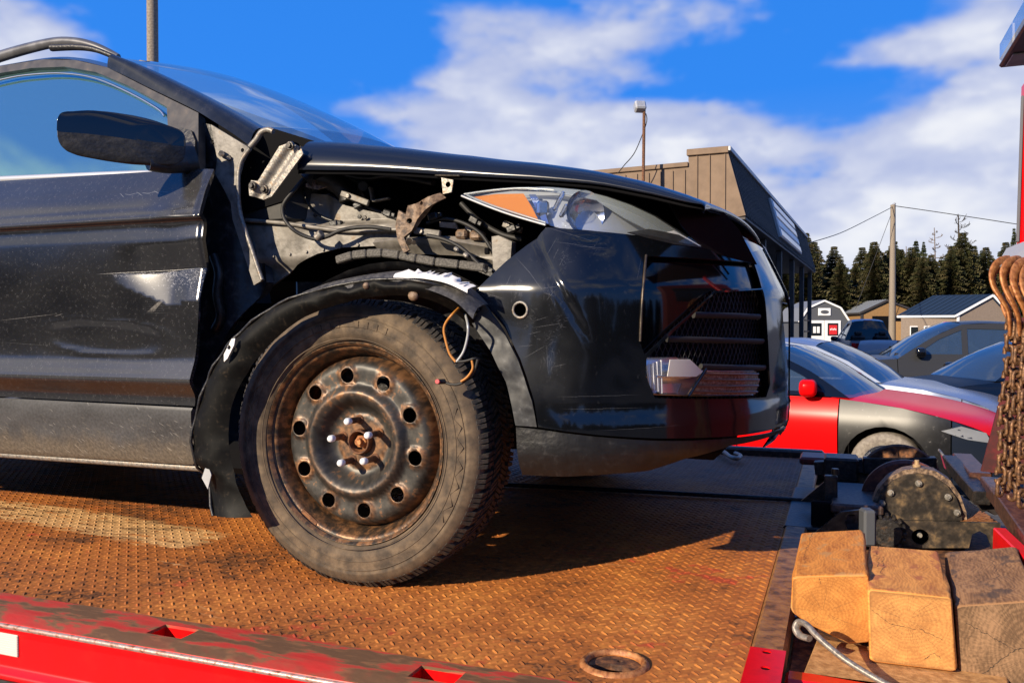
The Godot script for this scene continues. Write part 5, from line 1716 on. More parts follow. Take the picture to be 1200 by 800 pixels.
func suv_front(v: Node3D) -> void:
	var hint := Vector3(0.75, 0, 0.65)
	var f := func(p: Vector2) -> Vector3: return bumper_at(p.x, p.y, bumper_dent(p.x, p.y))
	var paint := planar(mat(Color.WHITE, 0.11), bumper_picture(1400, 800), -0.25, 1.2, 1.4, 0.8)
	paint.clearcoat_enabled = true; paint.clearcoat = 0.2; paint.clearcoat_roughness = 0.03
	var grille := Q([0.571, 1.71, 0.813, 1.728, 0.851, 1.479, 0.821, 1.447, 0.366, 1.471, 0.338, 1.522, 0.34, 1.56, 0.425, 1.62])
	var corner := Q([0.36, 1.791, 0.562, 1.792, 0.84, 1.8, 0.809, 1.73, 0.572, 1.715, 0.419, 1.624, 0.335, 1.567, 0.32, 1.598, 0.327, 1.712])
	var tow: PackedVector2Array = circle(Q([-0.018, 1.668])[0], 0.0165, 14)
	var outline := Q([0.032, 1.858, -0.064, 1.78, -0.145, 1.698, -0.094, 1.671, -0.056, 1.628, -0.017, 1.559, 0.021, 1.465, 0.033, 1.408, 0.199, 1.393, 0.372, 1.381, 0.686, 1.365, 0.993, 1.353, 1.053, 1.487, 0.97, 1.649, 0.948, 1.756, 1.002, 1.854, 0.783, 1.818, 0.664, 1.813, 0.583, 1.821, 0.39, 1.838, 0.214, 1.847])
	var st := S()
	sheet(st, outline, [grille, corner, tow], 0.016, f, 0.005, hint)
	var cover := part("bumper_cover", st, paint, v, "cracked and scuffed front bumper cover")
	# glossy sunken panel between corner and grille
	st = S()
	sheet(st, corner, [], 0.02, func(p: Vector2) -> Vector3: return bumper_at(p.x, p.y, -0.016), 0.004, hint)
	part("fascia_panel", st, mat(C(0.004, 0.003, 0.003), 0.07), cover)
	st = S()
	var e := []
	for p in Q([0.363, 1.793, 0.343, 1.751, 0.328, 1.702, 0.323, 1.651, 0.32, 1.598]): e.append(bumper_at(p.x, p.y, 0.002))
	tube(st, smooth(e, 4), 0.003, 6)
	part("panel_edge", st, M.grey_iron, cover)
	# far half, plain
	st = S()
	var half := Q([-0.2, 1.9, -0.2, 1.45, 0.0, 1.3, 0.5, 1.285, 1.1, 1.30, 1.1, 1.87, 0.8, 1.86, 0.4, 1.85, 0.1, 1.85])
	var g2 := Q([0.62, 1.72, 1.099, 1.72, 1.099, 1.40, 0.5, 1.39, 0.47, 1.5])
	sheet(st, half, [g2], 0.05, func(p: Vector2) -> Vector3: return far(bumper_at(p.x, p.y)), 0.005, Vector3(0.75, 0, -0.65))
	part("far_bumper_half", st, M.black_paint, cover)
	st = S()
	sheet(st, Q([0.86, 1.70, 1.1, 1.70, 1.1, 1.868, 0.82, 1.868]), [], 0.03, func(p: Vector2) -> Vector3: return bumper_at(p.x, p.y, -0.006), 0.004, hint)
	part("nose_panel", st, M.black_paint, cover)
	st = S()
	sheet(st, Q([0.9, 1.30, 1.1, 1.30, 1.1, 1.45, 0.93, 1.45]), [], 0.03, func(p: Vector2) -> Vector3: return bumper_at(p.x, p.y, -0.006), 0.004, hint)
	part("nose_panel", st, M.black_paint, cover)
	# torn edge of the tow eye hole
	st = S()
	var ring := []
	var c: Vector2 = Q([-0.018, 1.668])[0]
	for k in 17:
		var a := TAU * k / 16
		ring.append(f.call(c + Vector2(cos(a), sin(a)) * 0.0175) + Vector3(0, 0, 0.001))
	tube(st, ring, 0.0032, 6)
	part("tow_hole_edge", st, M.bare_steel, cover)
	st = S()
	sheet(st, circle(c, 0.022, 12), [], 0.02, func(p: Vector2) -> Vector3: return bumper_at(p.x, p.y, -0.05), 0.003, hint)
	part("tow_hole_back", st, M.pure_dark, cover)
	# lower grille: dark backing, fine mesh and cross bars
	st = S()
	var back_of := Q([0.565, 1.716, 0.858, 1.737, 0.885, 1.471, 0.845, 1.434, 0.356, 1.464, 0.325, 1.518, 0.33, 1.564, 0.419, 1.628])
	sheet(st, back_of, [], 0.04, func(p: Vector2) -> Vector3: return bumper_at(p.x, p.y, -0.055), 0.004, hint)
	var gr := part("lower_grille", st, M.pure_dark, cover)
	st = S()
	sheet(st, Q([0.45, 1.38, 1.1, 1.38, 1.1, 1.74, 0.45, 1.74]), [], 0.08, func(p: Vector2) -> Vector3: return far(bumper_at(p.x, p.y, -0.055)), 0.004, Vector3(0.7, 0, -0.7))
	part("far_grille", st, M.pure_dark, cover)
	st = S()
	for k in 3:
		var ends: PackedVector2Array = [Q([0.505, 1.658, 0.802, 1.656]), Q([0.414, 1.603, 0.825, 1.592]), Q([0.529, 1.537, 0.838, 1.522])][k]
		var pts := []
		for q in 9:
			var p := ends[0].lerp(ends[1], q / 8.0)
			pts.append(bumper_at(p.x, p.y, -0.012))
		st = S()
		tube(st, pts, 0.006, 8, -1.0, 1.4)
		part("grille_bar", st, M.rubber, gr)
	st = S()
	var lo := back_of[0]; var hi := back_of[0]
	for p in back_of: lo = lo.min(p); hi = hi.max(p)
	for k in 46:
		for sgn in [-1, 1]:
			var x := lo.x - 0.25 + k * 0.020
			var run := PackedVector2Array([Vector2(x, lo.y if sgn > 0 else hi.y), Vector2(x + (hi.y - lo.y) * 0.62, hi.y if sgn > 0 else lo.y)])
			for q in Geometry2D.intersect_polyline_with_polygon(run, back_of):
				var pts := []
				for s in 6:
					var p: Vector2 = q[0].lerp(q[q.size() - 1], s / 5.0)
					pts.append(bumper_at(p.x, p.y, -0.035))
				tube(st, pts, 0.0012, 4)
	var gm := part("grille_mesh", st, M.black_plastic, gr)
	gm.set_meta("kind", "stuff")
	# fog lamp: clear lens over a bright reflector, amber-stained bar beside it
	st = S()
	sheet(st, Q([0.338, 1.541, 0.356, 1.561, 0.464, 1.56, 0.523, 1.529, 0.766, 1.519, 0.787, 1.492, 0.761, 1.457, 0.385, 1.477, 0.348, 1.499]), [], 0.02, func(p: Vector2) -> Vector3: return bumper_at(p.x, p.y, -0.02 - 0.012 * sin((p.y - 1.4) * 90.0)), 0.002, hint)
	var fog := part("fog_lamp", st, M.silver, cover)
	st = S()
	sheet(st, Q([0.338, 1.541, 0.356, 1.561, 0.464, 1.56, 0.523, 1.529, 0.505, 1.506, 0.47, 1.476, 0.385, 1.477, 0.348, 1.499]), [], 0.02, func(p: Vector2) -> Vector3: return bumper_at(p.x, p.y, 0.001), 0.002, hint)
	part("lens", st, M.clear, fog)
	for k in 2:
		st = S()
		sheet(st, [Q([0.398, 1.557, 0.461, 1.556, 0.511, 1.527, 0.493, 1.516, 0.398, 1.519]), Q([0.398, 1.515, 0.487, 1.512, 0.464, 1.478, 0.398, 1.48])][k], [], 0.02, func(p: Vector2) -> Vector3: return bumper_at(p.x, p.y, -0.012 + (0.25 if k == 0 else -0.22) * (p.y - 1.44)), 0.002, hint)
		part("reflector_facet", st, M.chrome if k else mat(C(0.62, 0.60, 0.56), 0.3), fog)
	for k in 8:
		st = S()
		var q0: Vector2 = (Q([0.346, 1.544, 0.392, 1.555])[0]).lerp(Q([0.346, 1.544, 0.392, 1.555])[1], k / 7.0)
		var q1: Vector2 = (Q([0.353, 1.495, 0.395, 1.48])[0]).lerp(Q([0.353, 1.495, 0.395, 1.48])[1], k / 7.0)
		tube(st, [f3(q0, -0.010), f3(q1, -0.010)], 0.0022, 6)
		part("reflector_rib", st, M.white_trim if k % 2 else M.chrome, fog)
	st = S()
	sheet(st, Q([0.53, 1.527, 0.766, 1.517, 0.787, 1.492, 0.762, 1.459, 0.476, 1.475, 0.505, 1.504]), [], 0.02, func(p: Vector2) -> Vector3: return bumper_at(p.x, p.y, -0.004), 0.003, hint)
	part("turn_lens", st, rough_mat([C(0.10, 0.045, 0.025), C(0.24, 0.12, 0.07), C(0.42, 0.30, 0.22)], [0.25, 0.55, 0.9], 0.12, 0.12, 85, 0.02), fog)
	for k in 4:
		var ends: PackedVector2Array = [Q([0.53, 1.521, 0.771, 1.51]), Q([0.511, 1.508, 0.776, 1.495]), Q([0.496, 1.494, 0.771, 1.48]), Q([0.484, 1.481, 0.766, 1.465])][k]
		st = S()
		tube(st, [bumper_at(ends[0].x, ends[0].y, 0.0), bumper_at(ends[0].lerp(ends[1], 0.5).x, ends[0].lerp(ends[1], 0.5).y, 0.0), bumper_at(ends[1].x, ends[1].y, 0.0)], 0.0025, 6)
		part("lens_rib", st, mat(C(0.16, 0.07, 0.04), 0.1), fog)
	st = S()
	tube(st, [bumper_at(0, 0, 0) * 0.0 + f3(Q([0.53, 1.533])[0], 0.004), f3(Q([0.47, 1.472])[0], 0.004)], 0.004, 6)
	part("divider", st, M.black_paint, fog)
	st = S()
	tube(st, [f3(Q([0.377, 1.519])[0], -0.008), f3(Q([0.487, 1.514])[0], -0.008)], 0.003, 6)
	part("reflector_rib", st, M.chrome, fog)
	# lower valance
	st = S()
	sheet(st, Q([-0.025, 1.406, 0.033, 1.403, 0.199, 1.388, 0.372, 1.375, 0.687, 1.359, 1.027, 1.34, 1.029, 1.327, 0.883, 1.338, 0.635, 1.343, 0.464, 1.326, 0.363, 1.305, 0.218, 1.3, 0.1, 1.295, -0.021, 1.294]), [], 0.02, func(p: Vector2) -> Vector3: return bumper_at(p.x, p.y, 0.003 + 0.002 * wob.get_noise_2d(p.x * 3.0, p.y * 3.0)), 0.005, hint)
	var vm: StandardMaterial3D = M.grey_plastic.duplicate()
	part("lower_valance", st, vm, cover)
	# arch flare, scraped grey
	st = S()
	sheet(st, Q([0.256, 1.683, 0.284, 1.71, 0.32, 1.682, 0.358, 1.634, 0.399, 1.559, 0.433, 1.465, 0.443, 1.408, 0.395, 1.41, 0.386, 1.454, 0.372, 1.507, 0.337, 1.574, 0.295, 1.632]), [], 0.012, func(p: Vector2) -> Vector3: return Vector3(p.x, p.y, 0.010 - 0.35 * pow(maxf(0.0, p.x - 0.28), 2.0) + 0.003 * wob.get_noise_2d(p.x * 4.0, p.y * 4.0)), 0.008, Vector3.BACK)
	part("arch_flare", st, rough_mat([C(0.02, 0.021, 0.023), C(0.034, 0.036, 0.038), C(0.10, 0.10, 0.10)], [0.3, 0.65, 0.98], 0.25, 0.45, 86, 0.02, 0.0), cover)
	# headlight
	var hl := Q([-0.214, 1.95, -0.148, 1.959, -0.083, 1.963, 0.007, 1.959, 0.158, 1.949, 0.27, 1.933, 0.36, 1.915, 0.442, 1.891, 0.514, 1.859, 0.585, 1.825, 0.511, 1.827, 0.392, 1.841, 0.274, 1.85, 0.184, 1.853, 0.093, 1.857, 0.03, 1.867, -0.07, 1.896, -0.152, 1.924])
	st = S()
	sheet(st, hl, [], 0.02, func(p: Vector2) -> Vector3: return bumper_at(p.x, p.y, -0.045), 0.003, hint)
	var lamp := part("headlight", st, mat(C(0.42, 0.46, 0.52), 0.32, 0.55), v)
	st = S()
	sheet(st, Q([-0.186, 1.947, -0.124, 1.95, -0.054, 1.947, -0.026, 1.911, -0.002, 1.874, -0.043, 1.889, -0.093, 1.906, -0.141, 1.926]), [], 0.02, func(p: Vector2) -> Vector3: return bumper_at(p.x, p.y, -0.010), 0.01, hint)
	part("amber_reflector", st, M.amber, lamp)
	st = S()
	sheet(st, Q([-0.045, 1.946, -0.027, 1.945, 0.03, 1.869, 0.003, 1.874]), [], 0.02, func(p: Vector2) -> Vector3: return bumper_at(p.x, p.y, -0.022), 0.004, hint)
	part("inner_bezel", st, mat(C(0.36, 0.44, 0.62), 0.18, 0.9), lamp)
	st = S()
	box(st, f3(Q([-0.002, 1.908])[0], -0.018), Vector3(0.03, 0.035, 0.02), Basis(Vector3.UP, 0.5), 0.006)
	part("marker_bulb_housing", st, M.chrome, lamp)
	st = S()
	var pc: Vector3 = f3(Q([0.166, 1.894])[0], -0.03)
	var ax := Vector3(0.75, 0.0, 0.66)
	lathe(st, [Vector2(0.052, 0.016), Vector2(0.046, 0.008), Vector2(0.038, -0.002), Vector2(0.028, -0.010), Vector2(0.014, -0.015), Vector2(0.0, -0.016)], pc, ax, 40)
	part("projector_bowl", st, M.chrome, lamp)
	st = S()
	lathe(st, [Vector2(0.024, -0.008), Vector2(0.020, 0.004), Vector2(0.011, 0.011), Vector2(0.0, 0.013)], pc, ax, 24)
	part("projector_lens", st, M.clear, lamp)
	for k in 3:
		st = S()
		var a: Vector3 = f3([Q([0.072, 1.931])[0], Q([0.06, 1.916])[0], Q([0.09, 1.899])[0]][k], -0.014)
		box(st, a, Vector3(0.010, 0.034, 0.012), Basis(Vector3.BACK, -0.5), 0.003)
		part("bright_fin", st, M.chrome, lamp)
	st = S()
	sheet(st, Q([-0.083, 1.963, 0.007, 1.959, 0.158, 1.949, 0.27, 1.933, 0.36, 1.915, 0.442, 1.891, 0.514, 1.859, 0.585, 1.825, 0.48, 1.83, 0.412, 1.852, 0.33, 1.88, 0.227, 1.924, 0.048, 1.944]), [], 0.02, func(p: Vector2) -> Vector3: return bumper_at(p.x, p.y, -0.004), 0.003, hint)
	part("hazed_band", st, M.haze_lens, lamp)
	st = S()
	sheet(st, hl, [], 0.015, func(p: Vector2) -> Vector3: return bumper_at(p.x, p.y, 0.004), 0.0, hint)
	part("lens", st, M.clear, lamp)
	for k in 3:
		st = S()
		var line: PackedVector2Array = [Q([-0.209, 1.948, -0.14, 1.919, -0.069, 1.892, 0.031, 1.863]), Q([-0.195, 1.949, -0.129, 1.921, -0.059, 1.896, 0.03, 1.869]), Q([-0.203, 1.952, -0.126, 1.958, -0.049, 1.958, 0.047, 1.949])][k]
		var pts := []
		for p in line: pts.append(bumper_at(p.x, p.y, 0.005))
		tube(st, smooth(pts, 4), 0.0028, 6)
		part("lens_rim", st, M.haze_lens if k else M.galvanised, lamp)
	st = S()
	sheet(st, Q([0.418, 1.844, 0.496, 1.858, 0.541, 1.842, 0.585, 1.825, 0.51, 1.825]), [], 0.02, func(p: Vector2) -> Vector3: return bumper_at(p.x, p.y, 0.0), 0.003, hint)  # white sheet painting the bright highlight at the headlight's tip
	part("tip_highlight", st, mat(C(0.75, 0.76, 0.76), 0.25), lamp)
	st = S()
	var dark_slot := Q([0.318, 1.846, 0.399, 1.857, 0.507, 1.848, 0.583, 1.821, 0.476, 1.823, 0.389, 1.834])
	sheet(st, dark_slot, [], 0.02, func(p: Vector2) -> Vector3: return bumper_at(p.x, p.y, 0.002), 0.002, hint)
	part("vent_strip", st, M.black_plastic, cover)
	# upper grille end beside the headlight
	st = S()
	sheet(st, Q([0.689, 1.929, 0.798, 1.917, 0.834, 1.874, 0.875, 1.787, 0.79, 1.808, 0.753, 1.824, 0.715, 1.874]), [], 0.03, func(p: Vector2) -> Vector3: return Vector3(p.x, p.y, -0.36 - (p.x - 0.80) * 1.1), 0.006, hint)
	var ug := part("upper_grille", st, mat(C(0.004, 0.004, 0.005), 0.25, 0.0, 0.3), v)
	st = S()
	tube(st, smooth(W([0.692, 1.916, -0.33, 0.712, 1.893, -0.335, 0.737, 1.855, -0.34, 0.758, 1.823, -0.35]), 4), 0.005, 6)
	part("grille_frame", st, M.grey_iron, ug)
	st = S()
	tube(st, smooth(W([0.692, 1.918, -0.33, 0.733, 1.918, -0.36, 0.788, 1.916, -0.4, 0.818, 1.882, -0.43, 0.862, 1.797, -0.46]), 4), 0.004, 6)
	part("grille_frame", st, M.grey_iron, ug)
	for k in 5:
		st = S()
		var y := 1.90 - 0.018 * k
		tube(st, [Vector3(0.74, y, -0.5), Vector3(0.785, y - 0.004, -0.7), Vector3(0.80, y - 0.005, -0.92), Vector3(0.785, y - 0.004, -1.14), Vector3(0.74, y, -1.34)], 0.006, 6)
		part("grille_bar", st, M.black_plastic, ug)
	st = S()
	box(st, Vector3(0.72, 1.85, -0.92), Vector3(0.05, 0.16, 0.95), Basis.IDENTITY, 0.01)
	part("radiator_core", st, M.pure_dark, ug)
	# far headlight just seen past the nose
	st = S()
	var hl2 := S()
	sheet(hl2, hl, [], 0.03, func(p: Vector2) -> Vector3: return bumper_at(p.x, p.y, 0.002), 0.004, hint)
	part("far_headlight", mirrored(hl2), mat(C(0.05, 0.055, 0.06), 0.2), v)
	st = S()
	var fl: Vector3 = far(bumper_at(0.82, 1.885, 0.0))
	lathe(st, [Vector2(0.0, 0.02), Vector2(0.02, 0.016), Vector2(0.034, 0.0)], fl, Vector3(0.85, 0.1, -0.5).normalized(), 16)
	part("far_marker_lens", st, M.amber, v)

func f3(p: Vector2, off: float) -> Vector3:
	return bumper_at(p.x, p.y, off)

func suv_bay(v: Node3D) -> void:
	# what the missing wing uncovers
	var st := S()
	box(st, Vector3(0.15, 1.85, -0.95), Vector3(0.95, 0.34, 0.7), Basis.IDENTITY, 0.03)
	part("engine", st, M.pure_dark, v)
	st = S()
	plate(st, Q([-0.71, 2.278, -0.476, 2.177, 0.288, 2.062, 0.438, 1.993, 0.339, 1.758, -0.713, 1.778]), [], zplane(-0.52), 0.01, 0.3)  # near-black backing sheet standing in for the shade inside the bay
	part("bay_shade", st, M.pure_dark, v)
	# hinge pillar in the door's shade
	st = S()
	sheet(st, Q([-0.661, 2.22, -0.586, 2.199, -0.542, 2.091, -0.514, 1.97, -0.462, 1.85, -0.417, 1.754, -0.463, 1.703, -0.537, 1.608, -0.594, 1.516, -0.625, 1.419, -0.644, 1.235, -0.722, 1.231, -0.713, 2.224]), [], 0.03, func(p: Vector2) -> Vector3: return Vector3(p.x, p.y, -0.16 - 0.05 * bump_at(p.x, p.y, -0.45, 1.9, 0.04, 0.4)), 0.02, Vector3.BACK)
	var hp := part("hinge_pillar", st, M.dusty_black, v)
	for q in [Vector3(-0.6, 1.912, -0.202), Vector3(-0.59, 1.49, -0.198)]:
		st = S()
		box(st, q, Vector3(0.07, 0.035, 0.03), Basis.IDENTITY, 0.008)
		cyl(st, q + Vector3(-0.02, -0.03, 0.01), q + Vector3(-0.02, 0.03, 0.01), 0.008, 8)
		part("door_hinge", st, M.black_plastic, hp)
	st = S()
	tube(st, smooth(W([-0.563, 1.828, -0.14, -0.537, 1.779, -0.13, -0.543, 1.72, -0.13, -0.54, 1.661, -0.14, -0.567, 1.625, -0.15]), 4), 0.013, 8)
	part("wiring_boot", st, M.black_plastic, hp)
	# pillar foot: grey sheet with bolt holes and a flange running down
	st = S()
	sheet(st, Q([-0.565, 2.192, -0.435, 2.118, -0.461, 2.081, -0.473, 2.044, -0.473, 1.941, -0.448, 1.882, -0.395, 1.757, -0.423, 1.744, -0.494, 1.928, -0.499, 1.971, -0.522, 2.01, -0.551, 2.054, -0.545, 2.098]), [circle(Q([-0.504, 2.095])[0], 0.009, 10), circle(Q([-0.562, 2.144])[0], 0.006, 8), circle(Q([-0.458, 2.113])[0], 0.006, 8)], 0.02,
		func(p: Vector2) -> Vector3: return Vector3(p.x, p.y, -0.135 + 0.012 * bump_at(p.x, p.y, -0.405, 2.135, 0.035, 0.03)), 0.01, Vector3.BACK)
	var pf := part("pillar_foot", st, M.apron, v)
	st = S()
	cyl(st, Vector3(-0.526, 2.108, -0.13), Vector3(-0.516, 2.105, -0.118), 0.009, 10)
	cyl(st, Vector3(-0.512, 2.098, -0.145), Vector3(-0.496, 2.093, -0.125), 0.006, 8)
	part("bolt", st, M.bare_steel, pf)
	st = S()
	tube(st, smooth(W([-0.425, 2.118, -0.125, -0.405, 2.135, -0.125, -0.388, 2.154, -0.125, -0.366, 2.159, -0.125, -0.349, 2.153, -0.125]), 4), 0.008, 8)
	tube(st, smooth(W([-0.425, 2.113, -0.125, -0.45, 2.087, -0.125, -0.462, 2.056, -0.125, -0.465, 1.998, -0.125, -0.457, 1.935, -0.125, -0.423, 1.845, -0.125, -0.388, 1.757, -0.125]), 4), 0.006, 8)
	part("rolled_flange", st, M.bare_steel, pf)
	# inner wing panel
	st = S()
	sheet(st, Q([-0.505, 1.936, -0.37, 1.947, -0.336, 1.999, -0.305, 2.002, -0.266, 1.998, -0.234, 1.984, -0.202, 1.964, -0.148, 1.95, -0.091, 1.936, -0.009, 1.905, 0.021, 1.877, 0.016, 1.837, -0.081, 1.845, -0.186, 1.844, -0.262, 1.83, -0.337, 1.802, -0.402, 1.766, -0.442, 1.743, -0.477, 1.83]), [], 0.014, func(p: Vector2) -> Vector3: return Vector3(p.x, p.y, -0.20 - 0.045 * smoothstep(1.900, 1.915, p.y + 0.055 * (p.x + 0.1)) + 0.012 * bump_at(p.x, p.y, -0.33, 1.94, 0.03, 0.05) - 0.03 * bump_at(p.x, p.y, -0.27, 1.95, 0.022, 0.05) - 0.03 * smoothstep(1.82, 1.78, p.y)), 0.01, Vector3.BACK)
	var ap := part("inner_wing", st, M.apron, v)
	st = S()
	tube(st, smooth(W([-0.491, 1.93, -0.19, -0.371, 1.917, -0.19, -0.287, 1.904, -0.19, -0.179, 1.888, -0.19, -0.075, 1.884, -0.19, 0.021, 1.885, -0.19]), 4), 0.006, 8)
	part("seam_ridge", st, M.apron, ap)
	for q in [Vector3(-0.149, 1.929, -0.235), Vector3(-0.133, 1.926, -0.235), Vector3(-0.294, 1.941, -0.24)]:
		st = S()
		cyl(st, q, q + Vector3(0, 0, 0.006), 0.006, 8)
		part("stud", st, M.dark_iron, ap)
	# bonnet hinge plate
	st = S()
	sheet(st, Q([-0.411, 2.007, -0.403, 2.022, -0.381, 2.019, -0.312, 2.106, -0.28, 2.113, -0.245, 2.097, -0.238, 2.081, -0.337, 1.976, -0.364, 1.968, -0.409, 1.982]), [circle(Q([-0.251, 2.097])[0], 0.007, 8)], 0.005, func(p: Vector2) -> Vector3:
		var u := (p - Vector2(-0.315, 2.05)).dot(Vector2(-0.75, 0.66))
		return Vector3(p.x, p.y, -0.10 - 0.012 * exp(-pow(u / 0.014, 4.0))), 0.006, Vector3.BACK)
	var hg := part("bonnet_hinge", st, M.bare_steel, v)
	for q in [Vector3(-0.393, 2.006, -0.098), Vector3(-0.355, 1.994, -0.098), Vector3(-0.273, 2.103, -0.098)]:
		st = S()
		cyl(st, q, q + Vector3(0, 0, 0.008), 0.012, 10)
		cyl(st, q, q + Vector3(0, 0, 0.014), 0.007, 6)
		part("bolt", st, M.grey_iron, hg)
	st = S()
	plate(st, Q([-0.587, 2.22, -0.478, 2.163, -0.403, 2.181, -0.24, 2.126, -0.211, 2.05, -0.287, 2.023, -0.371, 1.976, -0.5, 1.949, -0.568, 2.037]), [], zplane(-0.19), 0.006, 0.1)  # near-black plate added for the shaded gap, hiding the sky behind
	part("gap_shade", st, M.pure_dark, v)
	# strut tower and the dark lumps by it
	st = S()
	tube(st, smooth(W([-0.299, 2.025, -0.2, -0.274, 2.045, -0.22, -0.232, 2.027, -0.24, -0.203, 1.999, -0.25, -0.195, 1.975, -0.25]), 4), 0.030, 10, 0.026)
	part("air_duct", st, M.black_plastic, v)
	st = S()
	plate(st, Q([-0.292, 2.042, -0.281, 2.069, -0.265, 2.07, -0.27, 2.04, -0.26, 2.016, -0.227, 2.008, -0.254, 2.002, -0.292, 2.011]), [], zplane(-0.19), 0.006, 0.02)
	part("rusty_clip", st, M.rust_steel, v)
	st = S()
	plate(st, Q([-0.198, 1.994, -0.181, 2.021, -0.159, 1.987, -0.138, 1.943, -0.198, 1.956]), [], zplane(-0.28), 0.008, 0.03)
	part("side_bracket", st, M.rust_steel, v)
	st = S()
	for q in [[Vector3(-0.131, 2.013, -0.26), Vector3(-0.123, 1.973, -0.26)], [Vector3(-0.123, 1.973, -0.26), Vector3(-0.07, 1.979, -0.26)], [Vector3(-0.07, 1.979, -0.26), Vector3(-0.07, 2.002, -0.26)]]:
		bar(st, q[0], q[1], 0.02, 0.006)
	part("battery_clamp", st, M.bare_steel, v)
	st = S()
	cyl(st, Vector3(-0.161, 2.018, -0.27), Vector3(-0.149, 2.015, -0.25), 0.015, 10)
	part("filler_cap", st, M.grey_plastic, v)
	# brake hose in a long loop
	st = S()
	tube(st, smooth(W([-0.287, 2.029, -0.17, -0.293, 1.997, -0.14, -0.313, 1.969, -0.13, -0.324, 1.947, -0.13, -0.319, 1.92, -0.13, -0.297, 1.894, -0.13, -0.272, 1.876, -0.14, -0.233, 1.864, -0.15, -0.193, 1.871, -0.15, -0.159, 1.883, -0.15, -0.121, 1.89, -0.16, -0.07, 1.89, -0.16, -0.018, 1.882, -0.17]), 4), 0.0055, 8)
	var hs := part("brake_hose", st, M.rubber, v)
	st = S()
	cyl(st, Vector3(-0.227, 1.865, -0.145), Vector3(-0.211, 1.878, -0.145), 0.012, 10)
	part("hose_grommet", st, M.bare_steel, hs)
	# broken headlight carrier, rusty
	st = S()
	sheet(st, Q([0.031, 1.883, 0.041, 1.921, 0.06, 1.909, 0.065, 1.932, 0.102, 1.939, 0.158, 1.957, 0.17, 1.946, 0.112, 1.911, 0.091, 1.897, 0.074, 1.869, 0.055, 1.853, 0.069, 1.822, 0.055, 1.814, 0.038, 1.847]), [circle(Q([0.107, 1.934])[0], 0.006, 8), circle(Q([0.069, 1.894])[0], 0.007, 8)], 0.014, func(p: Vector2) -> Vector3: return Vector3(p.x, p.y, -0.10 - 0.5 * maxf(0.0, 0.06 - p.x) + 0.01 * sin(p.x * 60.0)), 0.016, Vector3.BACK)
	var hc := part("headlight_carrier", st, M.rust_steel, v)
	st = S()
	cyl(st, Vector3(0.061, 1.844, -0.12), Vector3(0.072, 1.841, -0.1), 0.009, 8)
	cyl(st, Vector3(0.075, 1.841, -0.12), Vector3(0.083, 1.839, -0.105), 0.006, 8)
	part("bolt", st, M.grey_iron, hc)
	st = S()
	plate(st, Q([0.161, 1.994, 0.193, 1.986, 0.188, 1.957, 0.165, 1.954]), [circle(Q([0.179, 1.976])[0], 0.007, 10)], zplane(-0.10), 0.004, 0.02)
	part("bent_tab", st, M.bare_steel, hc)
	st = S()
	bar(st, Vector3(0.132, 2.005, -0.13), Vector3(0.202, 2, -0.13), 0.02, 0.005)
	part("catch_bar", st, M.grey_iron, v)
	# frame rail and boxes below the headlight
	st = S()
	plate(st, Q([0.107, 1.9, 0.151, 1.896, 0.158, 1.88, 0.107, 1.887]), [], zplane(-0.20), 0.01, 0.03)
	part("rail_end", st, rough_mat([C(0.24, 0.17, 0.11), C(0.36, 0.27, 0.19)], [0.3, 0.7], 0.15, 0.6, 88), v)
	st = S()
	for k in 2:
		box(st, [Vector3(0.184, 1.862, -0.18), Vector3(0.223, 1.858, -0.18)][k], Vector3(0.032, 0.024, 0.04), Basis.IDENTITY, 0.006)
	part("rubber_stop", st, M.rust_steel, v)
	st = S()
	sheet(st, Q([-0.063, 1.848, 0.037, 1.856, 0.098, 1.853, 0.169, 1.844, 0.262, 1.826, 0.264, 1.795, 0.218, 1.807, 0.134, 1.813, 0.037, 1.819, -0.051, 1.815]), [], 0.02, func(p: Vector2) -> Vector3: return Vector3(p.x, p.y, -0.17 - 0.02 * sin(p.y * 60.0)), 0.02, Vector3.BACK)
	part("frame_rail", st, M.apron, v)
	st = S()
	plate(st, Q([0.273, 1.851, 0.291, 1.853, 0.326, 1.837, 0.322, 1.789, 0.295, 1.769, 0.277, 1.766]), [], zplane(-0.15), 0.03, 0.03)
	var gb := part("grey_bracket", st, M.apron, v)
	st = S()
	box(st, Vector3(0.261, 1.816, -0.15), Vector3(0.012, 0.016, 0.01), Basis.IDENTITY, 0.002)
	part("slot", st, M.pure_dark, gb)
	st = S()
	plate(st, Q([0.17, 1.829, 0.246, 1.836, 0.246, 1.756, 0.206, 1.772]), [], zplane(-0.22), 0.02, 0.05)
	part("side_bracket", st, M.dusty_black, v)
	st = S()
	tube(st, smooth(W([0.111, 1.857, -0.12, 0.158, 1.846, -0.12, 0.204, 1.824, -0.12, 0.24, 1.794, -0.12, 0.272, 1.762, -0.12]), 4), 0.005, 7)
	part("wire_harness", st, M.rubber, v)
	for q in [Vector3(0.197, 1.819, -0.11), Vector3(0.222, 1.804, -0.11)]:
		st = S()
		box(st, q, Vector3(0.014, 0.010, 0.012), Basis(Vector3.BACK, -0.6), 0.003)
		part("harness_clip", st, M.bare_steel, v)
